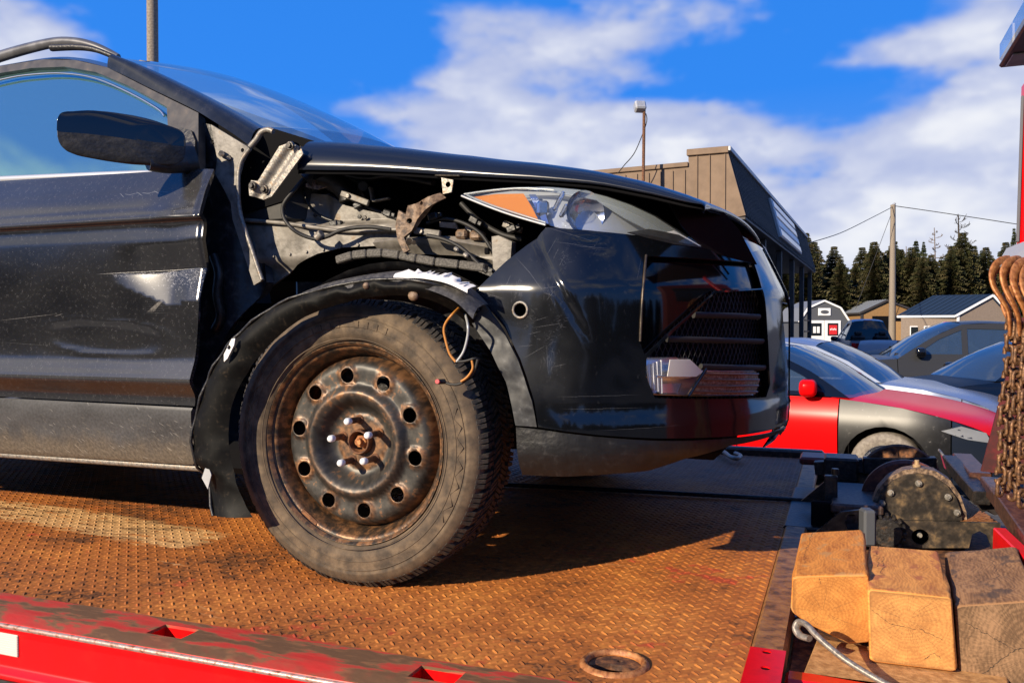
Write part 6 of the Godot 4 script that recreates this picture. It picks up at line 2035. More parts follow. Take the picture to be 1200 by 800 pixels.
	# looms, plugs and small brackets crowding the bay
	var looms := [W([-0.274, 2.045, -0.22, -0.224, 2.008, -0.24, -0.163, 1.969, -0.25, -0.089, 1.938, -0.26, 0.01, 1.902, -0.22]), W([-0.203, 2.048, -0.25, -0.148, 2.039, -0.27, -0.089, 2.042, -0.27, -0.005, 2.026, -0.25, 0.09, 2.001, -0.2]), W([0.091, 1.892, -0.16, 0.139, 1.902, -0.16, 0.197, 1.887, -0.16, 0.244, 1.856, -0.16, 0.278, 1.804, -0.16]), W([-0.322, 2.011, -0.22, -0.302, 1.967, -0.22, -0.269, 1.937, -0.22, -0.22, 1.917, -0.22]), W([0.168, 1.945, -0.2, 0.196, 1.917, -0.2, 0.229, 1.89, -0.2, 0.284, 1.86, -0.2, 0.334, 1.848, -0.2])]
	for k in 5:
		st = S()
		tube(st, smooth(looms[k], 5), [0.006, 0.008, 0.005, 0.004, 0.007][k], 8)
		part("wiring_loom", st, M.rubber if k % 2 == 0 else M.grey_plastic, v)
	for q in [[Vector3(-0.157, 1.962, -0.24), 0.4], [Vector3(-0.065, 1.935, -0.24), -0.3], [Vector3(0.115, 1.907, -0.15), 0.2], [Vector3(0.214, 1.897, -0.18), -0.5], [Vector3(-0.217, 1.911, -0.215), 0.1], [Vector3(0.319, 1.87, -0.17), 0.3]]:
		st = S()
		box(st, q[0], Vector3(0.026, 0.018, 0.02), Basis(Vector3.BACK, q[1]), 0.003)
		box(st, q[0] + Basis(Vector3.BACK, q[1]) * Vector3(0.018, 0, 0), Vector3(0.012, 0.012, 0.014), Basis(Vector3.BACK, q[1]), 0.002)
		part("connector", st, M.grey_plastic, v)
	for q in [[Vector3(-0.192, 1.992, -0.21), Vector3(-0.113, 1.962, -0.22)], [Vector3(0.067, 1.873, -0.14), Vector3(0.139, 1.862, -0.14)], [Vector3(0.186, 1.888, -0.2), Vector3(0.215, 1.835, -0.2)], [Vector3(0.284, 1.888, -0.2), Vector3(0.334, 1.869, -0.2)]]:
		st = S()
		bar(st, q[0], q[1], 0.012, 0.016, Vector3.UP, 0.002)
		var lug_part := part("small_bracket", st, M.apron, v)
		st = S()
		cyl(st, q[0].lerp(q[1], 0.3), q[0].lerp(q[1], 0.3) + Vector3(0, 0, 0.012), 0.006, 8)
		part("bolt", st, M.bare_steel, lug_part)
	for k in 7:
		st = S()
		var w0: Vector3 = (Vector3(-0.406, 1.827, -0.198)).lerp(Vector3(-0.08, 1.854, -0.198), k / 6.0)
		cyl(st, w0, w0 + Vector3(0, 0, 0.0025), 0.0045, 8)
		part("spot_weld", st, M.apron, ap)
	# segmented foam strip over the wheel house
	var seg := smooth(W([-0.152, 1.803, -0.13, -0.103, 1.815, -0.13, -0.06, 1.818, -0.13, -0.015, 1.818, -0.13, 0.034, 1.811, -0.13, 0.082, 1.801, -0.13, 0.134, 1.791, -0.13, 0.199, 1.783, -0.13, 0.268, 1.773, -0.13]), 3)
	var foam := rough_mat([C(0.05, 0.046, 0.04), C(0.12, 0.11, 0.096)], [0.3, 0.75], 0.12, 0.7, 89, 0.03, 2.0)
	for k in range(0, seg.size() - 3, 3):
		st = S()
		bar(st, seg[k].lerp(seg[k + 3], 0.015), seg[k].lerp(seg[k + 3], 0.985), 0.03, 0.021, Vector3.UP, 0.003)
		part("foam_block", st, foam, v)
	st = S()
	box(st, Vector3(0.46, 1.51, -0.33), Vector3(0.03, 0.44, 0.56), Basis.IDENTITY, 0.01)  # added plate that stops sunlight leaking through behind the bumper
	part("light_block", st, M.pure_dark, v)
	# wheel house
	st = S()
	var rows := []
	for i in 26:
		var a := deg_to_rad(6.0 + 194.0 * i / 25)
		var row := []
		for q in [Vector2(0.455, -0.13), Vector2(0.43, -0.16), Vector2(0.415, -0.24), Vector2(0.40, -0.36), Vector2(0.2, -0.40)]:
			row.append(Vector3(0.01 + cos(a) * q.x, 1.342 + sin(a) * q.x, q.y))
		rows.append(row)
	skin(st, rows, Vector3(0, -0.2, 1))
	part("wheel_house", st, M.dusty_black, v)
	# hanging liner: broad ragged black plastic round the arch
	var outer := smooth(W([-0.372, 1.164, 0.09, -0.415, 1.249, 0.06, -0.429, 1.296, 0.09, -0.434, 1.371, 0.09, -0.406, 1.457, 0.09, -0.377, 1.518, 0.09, -0.338, 1.569, 0.09, -0.289, 1.616, 0.09, -0.226, 1.659, 0.09, -0.143, 1.697, 0.09, -0.048, 1.719, 0.09, 0.054, 1.735, 0.09, 0.149, 1.737, 0.09, 0.227, 1.726, 0.09, 0.281, 1.704, 0.05, 0.31, 1.667, 0.01]), 3)
	var inner := smooth(W([-0.258, 1.168, 0.085, -0.288, 1.21, 0.085, -0.313, 1.271, 0.085, -0.328, 1.343, 0.085, -0.325, 1.412, 0.085, -0.304, 1.47, 0.085, -0.271, 1.52, 0.085, -0.226, 1.57, 0.085, -0.169, 1.616, 0.085, -0.104, 1.654, 0.085, -0.026, 1.679, 0.085, 0.058, 1.696, 0.085, 0.144, 1.701, 0.085, 0.211, 1.691, 0.07, 0.256, 1.666, 0.04, 0.288, 1.628, 0]), 3)
	rows = []
	for i in outer.size():
		var row := []
		var w1 := 0.0022 * sin(i * 1.7) + 0.0018 * sin(i * 4.1) + 0.0035 * wob.get_noise_1d(i * 9.0)
		for k in 7:
			var w := k / 6.0
			row.append(outer[i].lerp(inner[i], w) + Vector3(0, 0, 0.014 * sin(PI * w) + w1 * sin(TAU * w + i * 0.4)) + Vector3(w1, w1, 0) * (1.0 - w))
		rows.append(row)
	st = S()
	skin(st, rows, Vector3.BACK)
	var ln := part("arch_liner", st, rough_mat([C(0.0025, 0.0025, 0.0025), C(0.004, 0.004, 0.004), C(0.05, 0.034, 0.02)], [0.35, 0.66, 0.98], 0.25, 0.55, 95, 0.02, 0.0, 0.0, 0.25), v)
	st = S()
	var lip := []
	for i in outer.size(): lip.append(outer[i] + Vector3(0, 0, 0.002 + 0.004 * sin(i * 1.7)))
	tube(st, lip, 0.004, 6)
	part("liner_lip", st, M.black_plastic, ln)
	st = S()
	sheet(st, Q([-0.317, 1.546, -0.317, 1.564, -0.294, 1.601, -0.284, 1.603, -0.287, 1.587, -0.307, 1.554]), [circle(Q([-0.302, 1.581])[0], 0.006, 8)], 0.02, func(p: Vector2) -> Vector3: return Vector3(p.x, p.y, 0.115), 0.003, Vector3.BACK)
	part("pale_clip", st, M.white_trim, ln)
	st = S()
	sheet(st, Q([-0.399, 1.257, -0.383, 1.296, -0.37, 1.267, -0.381, 1.231]), [], 0.02, func(p: Vector2) -> Vector3: return Vector3(p.x, p.y, 0.10), 0.003, Vector3.BACK)
	part("pale_clip", st, M.galvanised, ln)
	# upper scraped band of the liner and the torn white plastic on it
	st = S()
	rows = []
	for p in smooth(W([-0.152, 1.698, 0.06, -0.08, 1.723, 0.06, 0.002, 1.738, 0.06, 0.07, 1.746, 0.06, 0.137, 1.749, 0.06, 0.212, 1.737, 0.06, 0.286, 1.709, 0.06, 0.331, 1.669, 0.06]), 4):
		rows.append([p + Vector3(0, 0.012, -0.05), p + Vector3(0, 0.010, -0.02), p + Vector3(0, 0.002, 0.012), p + Vector3(0, -0.012, 0.03), p + Vector3(0, -0.022, 0.036)])
	skin(st, rows, Vector3(0, 1, 0.4))
	part("scraped_band", st, rough_mat([C(0.025, 0.023, 0.022), C(0.07, 0.066, 0.06), C(0.16, 0.15, 0.135)], [0.25, 0.55, 0.92], 0.2, 0.5, 96, 0.02, 2.0), ln)
	st = S()
	var rr := RandomNumberGenerator.new()
	rr.seed = 4
	var nz2 := noise(5, 1.0)
	var base := smooth(W([0.133, 1.744, 0.07, 0.185, 1.745, 0.07, 0.228, 1.74, 0.07, 0.27, 1.73, 0.07, 0.315, 1.71, 0.07]), 9)
	rows = []
	for p in base:
		var h := 0.012 + 0.010 * nz2.get_noise_1d(p.x * 90.0) + rr.randf_range(-0.004, 0.004)
		rows.append([p + Vector3(0, -0.006, 0.020), p + Vector3(0, 0.002, 0.018), p + Vector3(rr.randf_range(-0.006, 0.006), h * 0.6, 0.006), p + Vector3(rr.randf_range(-0.008, 0.008), h, -0.012)])
	skin(st, rows, Vector3(0, 0.6, 0.8))
	part("torn_plastic", st, mat(C(0.72, 0.70, 0.66), 0.7), ln)
	for q in [[Vector3(0.183, 1.7, 0.09), 0.012], [Vector3(0.069, 1.723, 0.1), 0.008]]:
		st = S()
		lathe(st, [Vector2(0, 0.006), Vector2(q[1] * 0.5, 0.006), Vector2(q[1], 0.002), Vector2(q[1], -0.004)], q[0], Vector3.BACK, 10)
		part("push_pin", st, M.rust_steel, ln)
	# wires hanging out of the arch
	var wire := mat(C(0.42, 0.17, 0.03), 0.45)
	st = S()
	tube(st, smooth(W([0.274, 1.678, 0.03, 0.272, 1.66, 0.07, 0.255, 1.641, 0.07, 0.249, 1.624, 0.07, 0.253, 1.602, 0.07, 0.263, 1.571, 0.07, 0.278, 1.553, 0.07]), 4), 0.0032, 6)
	var ow := part("orange_wire", st, wire, v)
	st = S()
	tube(st, smooth(W([0.283, 1.659, 0.03, 0.307, 1.636, 0.07, 0.307, 1.611, 0.07, 0.297, 1.576, 0.07, 0.28, 1.553, 0.07]), 4), 0.003, 6)
	part("grey_wire", st, M.galvanised, ow)
	st = S()
	tube(st, smooth(W([0.278, 1.553, 0.07, 0.301, 1.555, 0.07, 0.323, 1.561, 0.07, 0.325, 1.558, 0.05]), 4), 0.003, 6)
	tube(st, smooth(W([0.331, 1.559, 0.07, 0.323, 1.535, 0.07, 0.303, 1.514, 0.07, 0.286, 1.504, 0.07, 0.265, 1.503, 0.07, 0.247, 1.509, 0.07]), 4), 0.0034, 6)
	part("black_wire", st, M.rubber, ow)
	st = S()
	tube(st, smooth(W([0.319, 1.557, 0.075, 0.321, 1.539, 0.075, 0.309, 1.521, 0.075, 0.293, 1.51, 0.075]), 4), 0.003, 6)
	part("orange_wire", st, wire, ow)
	st = S()
	cyl(st, Vector3(0.251, 1.509, 0.07), Vector3(0.241, 1.509, 0.085), 0.006, 10)
	part("connector", st, M.rubber, ow)
	st = S()
	cyl(st, Vector3(0.242, 1.509, 0.083), Vector3(0.243, 1.51, 0.092), 0.0055, 10)
	part("red_plug", st, mat(C(0.45, 0.03, 0.04), 0.4), ow)

func wheel_picture(n: int) -> ImageTexture:     # 0.5 m square round the hub
	var im := pic(n, n, Color.BLACK)
	var n1 := noise(101, 9.0); var n2 := noise(102, 45.0, FastNoiseLite.TYPE_SIMPLEX_SMOOTH, 4)
	for j in n:
		for i in n:
			var p := Vector2(i - n / 2.0, n / 2.0 - j) / n * 0.5
			var r := p.length()
			var a := n1.get_noise_2d(p.x, p.y); var b := n2.get_noise_2d(p.x, p.y)
			var col := Color(0.028, 0.027, 0.025).lerp(Color(0.075, 0.068, 0.058), clampf(0.45 + a + 0.6 * b, 0, 1))
			var k := fposmod(atan2(p.y, p.x) - deg_to_rad(8.0), TAU / 10.0)
			var c := Vector2.from_angle(TAU / 20.0) * 0.161
			var hd := (Vector2.from_angle(k) * r).distance_to(c)
			var rust := exp(-pow((hd - 0.022) / 0.008, 2.0)) * 0.75 + smoothstep(0.188, 0.200, r) * 0.9 + smoothstep(0.075, 0.062, r) * 0.8 + exp(-pow((r - 0.118) / 0.006, 2.0)) * 0.45
			rust = clampf(rust * (0.8 + 0.9 * a + 0.9 * b) + smoothstep(0.35, 0.6, b + a * 0.6) * 0.6, 0, 1)
			var rc := Color(0.11, 0.048, 0.018).lerp(Color(0.25, 0.125, 0.058), clampf(0.5 + 1.1 * b, 0, 1))
			im.set_pixel(i, j, srgb(col.lerp(rc, rust)))
	return shot(im)

func disc_z(p: Vector2) -> float:
	var r := p.length()
	var z := curve(r, [Vector2(0.0, -0.056), Vector2(0.060, -0.056), Vector2(0.070, -0.058), Vector2(0.085, -0.050), Vector2(0.102, -0.024), Vector2(0.112, -0.015), Vector2(0.120, -0.013), Vector2(0.128, -0.018), Vector2(0.138, -0.030), Vector2(0.146, -0.032), Vector2(0.178, -0.031), Vector2(0.190, -0.037), Vector2(0.200, -0.055), Vector2(0.206, -0.075)])
	if r > 0.13 and r < 0.19:
		var k := fposmod(atan2(p.y, p.x) - deg_to_rad(8.0), TAU / 10.0)
		var hd := (Vector2.from_angle(k) * r).distance_to(Vector2.from_angle(TAU / 20.0) * 0.161)
		z += 0.005 * exp(-pow((hd - 0.019) / 0.006, 2.0))
	return z

func suv_wheels(v: Node3D) -> void:
	var c := Vector3(-0.026, 1.349, 0.02)
	var tyre_mat := rough_mat([C(0.035, 0.026, 0.018), C(0.075, 0.053, 0.034), C(0.115, 0.080, 0.049), C(0.19, 0.135, 0.082)], [0.15, 0.42, 0.64, 1.0], 0.34, 0.82, 111, 0.012, 1.5)
	var lug_mat := rough_mat([C(0.012, 0.011, 0.010), C(0.03, 0.026, 0.022), C(0.10, 0.072, 0.046)], [0.3, 0.55, 0.92], 0.25, 0.7, 112, 0.02, 2.0)
	var rim_mat := planar(mat(Color.WHITE, 0.46, 0.35), wheel_picture(1024), -0.25, -0.25, 0.5, 0.5)
	var st := S()
	# the carcass, a little pressed flat where it stands
	var prof := [Vector2(0.226, -0.028), Vector2(0.236, -0.020), Vector2(0.243, -0.010), Vector2(0.256, -0.003), Vector2(0.262, 0.0005), Vector2(0.268, 0.0), Vector2(0.285, 0.001), Vector2(0.300, -0.003), Vector2(0.304, 0.0), Vector2(0.309, -0.002), Vector2(0.318, -0.006), Vector2(0.328, -0.014), Vector2(0.333, -0.026), Vector2(0.334, -0.112), Vector2(0.333, -0.190), Vector2(0.318, -0.213), Vector2(0.285, -0.226), Vector2(0.240, -0.215), Vector2(0.222, -0.20)]
	lathe(st, prof, Vector3.ZERO, Vector3.BACK, 120)
	var w := Node3D.new()
	w.name = "front_wheel"
	v.add_child(w)
	w.position = c - v.position
	w.scale = Vector3.ONE * 1.022
	var ty := wpart("tyre", st, tyre_mat, w)
	# sidewall ribs and a zigzag moulding
	for q in [0.276, 0.297, 0.248]:
		st = S()
		var pts := []
		for k in 97: pts.append(Vector3(cos(TAU * k / 96) * q, sin(TAU * k / 96) * q, 0.0005 if q < 0.29 else -0.002))
		tube(st, pts, 0.0014, 5)
		wpart("sidewall_rib", st, tyre_mat, w)
	for half in 2:
		st = S()
		var zig := []
		for k in 13:
			var a := deg_to_rad(-34.0 + 4.4 * k + 180.0 * half)
			var q := 0.279 if k % 2 else 0.293
			zig.append(Vector3(cos(a) * q, sin(a) * q, 0.0005))
		tube(st, zig, 0.0013, 5)
		wpart("sidewall_moulding", st, tyre_mat, w)
	# raised size marking, worn past reading
	for k in 9:
		st = S()
		var a := deg_to_rad(112.0 - 5.2 * k)
		if k == 4: continue
		box(st, Vector3(cos(a) * 0.282, sin(a) * 0.282, 0.001), Vector3(0.014, 0.016, 0.003), Basis(Vector3.BACK, a - PI / 2), 0.001)
		wpart("sidewall_mark", st, tyre_mat, w)
	# tread blocks in four rows
	var rows := [[-0.012, -0.062, 0.0, 46, 0.014], [-0.070, -0.108, 0.5, 46, 0.009], [-0.114, -0.152, 0.1, 46, 0.009], [-0.158, -0.206, 0.6, 46, 0.014]]
	for ri in 4:
		var r: Array = rows[ri]
		var mesh: Mesh
		for k in int(r[3]):
			if mesh == null:
				st = S()
				var span: float = TAU / r[3]
				for half in 3:      # sipes cut each block in three
					var t0: float = span * (0.10 + 0.27 * half); var t1: float = t0 + span * 0.235
					lug(st, t0, t1, r[0], r[1], ri)
				mesh = st.commit()
				mesh.surface_set_material(0, lug_mat)
			var mi := MeshInstance3D.new()
			mi.name = "tread_block"
			mi.mesh = mesh
			mi.rotation.z = TAU * (k + r[2]) / r[3]
			w.add_child(mi, true)
	# rim
	st = S()
	lathe(st, [Vector2(0.232, -0.016), Vector2(0.238, -0.007), Vector2(0.2405, -0.009), Vector2(0.240, -0.020), Vector2(0.231, -0.024), Vector2(0.226, -0.022), Vector2(0.221, -0.030), Vector2(0.219, -0.040), Vector2(0.212, -0.050), Vector2(0.206, -0.080), Vector2(0.204, -0.19), Vector2(0.225, -0.205)].map(func(q): return q), Vector3.ZERO, Vector3.BACK, 72)
	wpart("rim", st, rough_mat([C(0.022, 0.018, 0.014), C(0.055, 0.035, 0.022), C(0.20, 0.095, 0.04), C(0.30, 0.16, 0.075)], [0.25, 0.45, 0.6, 0.92], 0.28, 0.45, 113, 0.016, 1.5, 0.3), w)
	st = S()
	var holes := []
	for k in 10:
		var a := TAU * (k + 0.5) / 10.0 + deg_to_rad(8.0)
		holes.append(circle(Vector2(cos(a), sin(a)) * 0.161, 0.0178, 18))
	holes.append(circle(Vector2.ZERO, 0.031, 24))
	sheet(st, circle(Vector2.ZERO, 0.2055, 72), holes, 0.0075, func(p: Vector2) -> Vector3: return Vector3(p.x, p.y, disc_z(p)), 0.005, Vector3.BACK)
	wpart("rim_disc", st, rim_mat, w)
	st = S()
	box(st, Vector3(-0.128, -0.188, -0.026), Vector3(0.055, 0.012, 0.010), Basis(Vector3.BACK, -0.62), 0.003)
	wpart("balance_weight", st, M.rust, w)
	# hub, nut and five long studs with pale tips
	st = S()
	lathe(st, [Vector2(0.030, -0.07), Vector2(0.030, -0.040), Vector2(0.027, -0.036), Vector2(0.024, -0.040), Vector2(0.023, -0.07), Vector2(0.0, -0.07)], Vector3.ZERO, Vector3.BACK, 24)
	wpart("hub_ring", st, M.rust, w)
	st = S()
	cyl(st, Vector3(0, 0, -0.07), Vector3(0, 0, -0.048), 0.016, 6)
	cyl(st, Vector3(0, 0, -0.07), Vector3(0, 0, -0.036), 0.009, 10)
	wpart("axle_nut", st, M.rust_bright, w)
	for k in 5:
		var a := deg_to_rad(97.0 + 72.0 * k)
		var p := Vector3(cos(a) * 0.053, sin(a) * 0.053, -0.058)
		st = S()
		cyl(st, p, p + Vector3(0, 0, 0.05), 0.0078, 12, 0.08)
		cyl(st, p, p + Vector3(0, 0, 0.006), 0.012, 12, 0.2)
		wpart("wheel_stud", st, M.rust, w)
		st = S()
		lathe(st, [Vector2(0.0078, 0.046), Vector2(0.0086, 0.050), Vector2(0.0086, 0.058), Vector2(0.006, 0.063), Vector2(0.0, 0.064)], p, Vector3.BACK, 12)
		wpart("stud_tip", st, M.white_cap, w)
	st = S()
	cyl(st, Vector3(0, 0, -0.13), Vector3(0, 0, -0.115), 0.15, 40, 0.02)
	wpart("brake_disc", st, M.dark_iron, w)
	# the other wheels: without the detail nobody sees
	for q in [[Vector3(-2.69, 1.342, 0.0), 1.0], [Vector3(-0.001, 1.342, -1.84), -1.0], [Vector3(-2.69, 1.342, -1.84), -1.0]]:
		st = S()
		lathe(st, prof + [Vector2(0.2, -0.19), Vector2(0.2, -0.08), Vector2(0.12, -0.05), Vector2(0.0, -0.08)] if q[1] > 0 else (prof + [Vector2(0.2, -0.19), Vector2(0.2, -0.08), Vector2(0.12, -0.05), Vector2(0.0, -0.08)]).map(func(e): return Vector2(e.x, -e.y)), q[0], Vector3.BACK, 48)
		part("wheel", st, M.rubber, v)

func wpart(called: String, st: SurfaceTool, m: Material, w: Node3D) -> MeshInstance3D:
	var mi := MeshInstance3D.new()
	mi.name = called
	mi.mesh = st.commit()
	mi.mesh.surface_set_material(0, m)
	w.add_child(mi, true)
	return mi

func lug(st: SurfaceTool, t0: float, t1: float, z0: float, z1: float, row: int) -> void:
	var n := 3
	var skew := [0.02, 0.05, -0.05, -0.02][row] as float
	var top := 0.3425; var low := 0.331
	var P := func(t: float, z: float, inset: float, up: bool) -> Vector3:
		var u := (z - z0) / (z1 - z0)
		var tt := t + skew * (u - 0.5)
		var r := top if up else low
		if row == 0: r -= 0.016 * pow(clampf(1.0 - u / 0.40, 0.0, 1.0), 2.0)
		if row == 3: r -= 0.020 * pow(clampf((u - 0.55) / 0.45, 0.0, 1.0), 2.0)
		return Vector3(cos(tt) * r, sin(tt) * r, z)
	var dz := (z1 - z0)
	var b := 0.003
	for i in n:
		var za := z0 + dz * i / n; var zb := z0 + dz * (i + 1) / n
		var mid: Vector3 = P.call((t0 + t1) / 2, za, 0, true)
		var nn := Vector3(mid.x, mid.y, 0).normalized()
		var e := (t1 - t0) * 0.10
		quad(st, P.call(t0 + e, za, 0, true), P.call(t1 - e, za, 0, true), P.call(t1 - e, zb, 0, true), P.call(t0 + e, zb, 0, true), nn)
		var tn := Vector3(-nn.y, nn.x, 0)
		quad(st, P.call(t1 - e, za, 0, true), P.call(t1, za, 0, false), P.call(t1, zb, 0, false), P.call(t1 - e, zb, 0, true), tn)
		quad(st, P.call(t0 + e, za, 0, true), P.call(t0, za, 0, false), P.call(t0, zb, 0, false), P.call(t0 + e, zb, 0, true), -tn)
	quad(st, P.call(t0 + 0.003, z0, 0, true), P.call(t1 - 0.003, z0, 0, true), P.call(t1, z0, 0, false), P.call(t0, z0, 0, false), Vector3.BACK)
	quad(st, P.call(t0 + 0.003, z1, 0, true), P.call(t1 - 0.003, z1, 0, true), P.call(t1, z1, 0, false), P.call(t0, z1, 0, false), Vector3.FORWARD)

# ---------------------------------------------------------------- timber blocks in the tray
func wood_end(n: int, sd: int, mid: Vector2, a: Color, b: Color, cracks: Array) -> ImageTexture:
	var im := pic(n, n, Color.BLACK)
	var n1 := noise(sd, 2.5); var n2 := noise(sd + 1, 30.0, FastNoiseLite.TYPE_SIMPLEX_SMOOTH, 3)
	for j in n:
		for i in n:
			var p := Vector2(i, j) / n
			var d := p - mid
			var r := d.length() * (1.0 + 0.10 * n1.get_noise_2d(p.x, p.y))
			var ring := 0.5 + 0.5 * sin(r * 125.0 + 3.0 * n1.get_noise_2d(p.x * 2.0, p.y * 2.0))
			var ray := n2.get_noise_2d(atan2(d.y, d.x) * 0.9, r * 0.3)
			var t := clampf(0.34 * ring + 0.42 * ray + 0.7 * n1.get_noise_2d(p.x + 5.0, p.y) + 0.22 + 0.35 * n2.get_noise_2d(p.x, p.y), 0, 1)
			var c := a.lerp(b, t)
			c = c.lerp(a * 0.4, 0.5 * smoothstep(0.06, 0.0, minf(minf(p.x, 1.0 - p.x), minf(p.y, 1.0 - p.y))))
			im.set_pixel(i, j, srgb(c))
	for k in cracks.size() / 2:
		crack(im, cracks[2 * k] * n, cracks[2 * k + 1] * n, 5.0, 1.0)
	for k in 44:
		var u := Vector2.from_angle(rng.randf() * TAU)
		crack(im, (mid + u * rng.randf_range(0.03, 0.2)) * n, (mid + u * rng.randf_range(0.22, 0.55)) * n, 1.0, 0.5)
	return shot(im)

func crack(im: Image, a: Vector2, b: Vector2, wide: float, strength := 0.95) -> void:
	var steps := int(a.distance_to(b) / 10.0) + 2
	var p := a
	for k in range(1, steps + 1):
		var q := a.lerp(b, float(k) / steps) + Vector2(rng.randfn(0, 3.0), rng.randfn(0, 3.0)) * (0.0 if k == steps else 1.0)
		scratch(im, p, q, C(0.012, 0.007, 0.004), wide * rng.randf_range(0.5, 1.5), strength)
		p = q

func wood_side(n: int, sd: int, a: Color, b: Color, stain: Color) -> ImageTexture:   # grain runs down the picture
	var im := pic(n, n, Color.BLACK)
	var n1 := noise(sd, 3.0); var n2 := noise(sd + 1, 22.0, FastNoiseLite.TYPE_SIMPLEX_SMOOTH, 3)
	for j in n:
		for i in n:
			var p := Vector2(i, j) / n
			var warp := 0.06 * n1.get_noise_2d(p.x * 1.2, p.y * 0.9) + 0.05 * exp(-pow((p.x - 0.14) / 0.05, 2.0)) * p.y
			var g := 0.5 + 0.5 * sin((p.x + warp) * 330.0)
			var t := clampf(0.40 * g + 0.5 * n2.get_noise_2d(p.x * 4.0, p.y * 0.4) + 0.6 * n1.get_noise_2d(p.x * 3.0, p.y + 7.0) + 0.34, 0, 1)
			var c := a.lerp(b, t)
			c = c.lerp(stain, 0.75 * smoothstep(0.2, 0.5, n1.get_noise_2d(p.x * 2.4 + 3.0, p.y * 1.4 + 3.0)))
			im.set_pixel(i, j, srgb(c))
	for k in 5:
		var x := rng.randf() * n
		crack(im, Vector2(x, rng.randf() * n * 0.5), Vector2(x + rng.randf_range(-6, 6), n * rng.randf_range(0.6, 1.0)), 1.5, 0.7)
	return shot(im)

# outline of the sawn end (x, y) from the front, its distance and the block's length and turn
func timber(label: String, outline: PackedVector2Array, z0: float, length: float, turn: float, a: Color, b: Color, stain: Color, sd: int, mid: Vector2, cracks: Array) -> void:
	var lo := outline[0]; var hi := outline[0]
	for p in outline:
		lo = lo.min(p); hi = hi.max(p)
	var c := (lo + hi) / 2.0
	var o := MeshInstance3D.new()
	o.name = numbered("timber_block")
	add_child(o)
	o.position = Vector3(c.x, lo.y, z0)
	o.rotation.y = turn
	tag(o, label, "timber", "timber blocks stowed in the tray")
	var side := mat(Color.WHITE, 0.75)
	side.albedo_texture = wood_side(384, sd, Color(a.r * 1.25, a.g * 1.05, a.b * 0.8), Color(b.r * 1.4, b.g * 1.25, b.b), stain)
	var end := mat(Color.WHITE, 0.8)
	end.albedo_texture = wood_end(512, sd + 5, mid, a, b, cracks)
	# rounded outline
	var loop := []
	var n := outline.size()
	for k in n:
		var p := outline[k]; var u := (outline[(k - 1 + n) % n] - p).normalized() * 0.008; var w := (outline[(k + 1) % n] - p).normalized() * 0.008
		for q in 4:
			var t := q / 3.0
			loop.append(p + u * (1 - t) * (1 - t) + w * t * t)
	var st := S()
	var nz := noise(sd + 9, 14.0)
	var rows := []
	for q in [Vector2(0.0, 0.0), Vector2(0.004, 0.003), Vector2(0.012, 0.004), Vector2(0.06, 0.004), Vector2(0.14, 0.004), Vector2(0.25, 0.004), Vector2(0.5, 0.004), Vector2(0.75, 0.004), Vector2(0.97, 0.004), Vector2(1.0, 0.0)]:
		var row := []
		for k in loop.size() + 1:
			var p: Vector2 = loop[k % loop.size()]
			var out := (p - c).normalized()
			var j := nz.get_noise_3d(p.x * 3.0, p.y * 3.0, q.x * 1.2) * 0.008
			p += out * (q.y + (j if q.x > 0.0 else j))
			row.append(Vector3(p.x - c.x, p.y - lo.y, -q.x * length))
		rows.append(row)
	skin(st, rows, Vector3.ZERO, true, Vector2(1.0, 1.0))
	# grain coordinates: across the outline and along the block
	var m := st.commit()
	var arr := m.surface_get_arrays(0)
	var v: PackedVector3Array = arr[Mesh.ARRAY_VERTEX]; var nn: PackedVector3Array = arr[Mesh.ARRAY_NORMAL]
	var uv := PackedVector2Array()
	for k in v.size():
		uv.append(Vector2(v[k].x if absf(nn[k].y) > 0.6 else v[k].y, v[k].z) / 0.45 + Vector2(0.3, 0.0))
	arr[Mesh.ARRAY_TEX_UV] = uv
	var mesh := ArrayMesh.new()
	mesh.add_surface_from_arrays(Mesh.PRIMITIVE_TRIANGLES, arr)
	mesh.surface_set_material(0, side)
	var e := S()
	for f in [0, rows.size() - 1]:
		var flat_loop := PackedVector2Array()
		for k in loop.size(): flat_loop.append(Vector2(rows[f][k].x, rows[f][k].y))
		var ix := Geometry2D.triangulate_polygon(flat_loop)
		var out := Vector3.BACK if f == 0 else Vector3.FORWARD
		var sz := hi - lo
		var U := func(p: Vector2) -> Vector2: return Vector2((p.x + sz.x / 2) / sz.x, 1.0 - p.y / sz.y)
		for k in range(0, ix.size(), 3):
			var A := flat_loop[ix[k]]; var B := flat_loop[ix[k + 1]]; var D := flat_loop[ix[k + 2]]
			tri(e, Vector3(A.x, A.y, rows[f][0].z), Vector3(B.x, B.y, rows[f][0].z), Vector3(D.x, D.y, rows[f][0].z), out, out, out, U.call(A), U.call(B), U.call(D))
	mesh = e.commit(mesh)
	mesh.surface_set_material(1, end)
	o.mesh = mesh

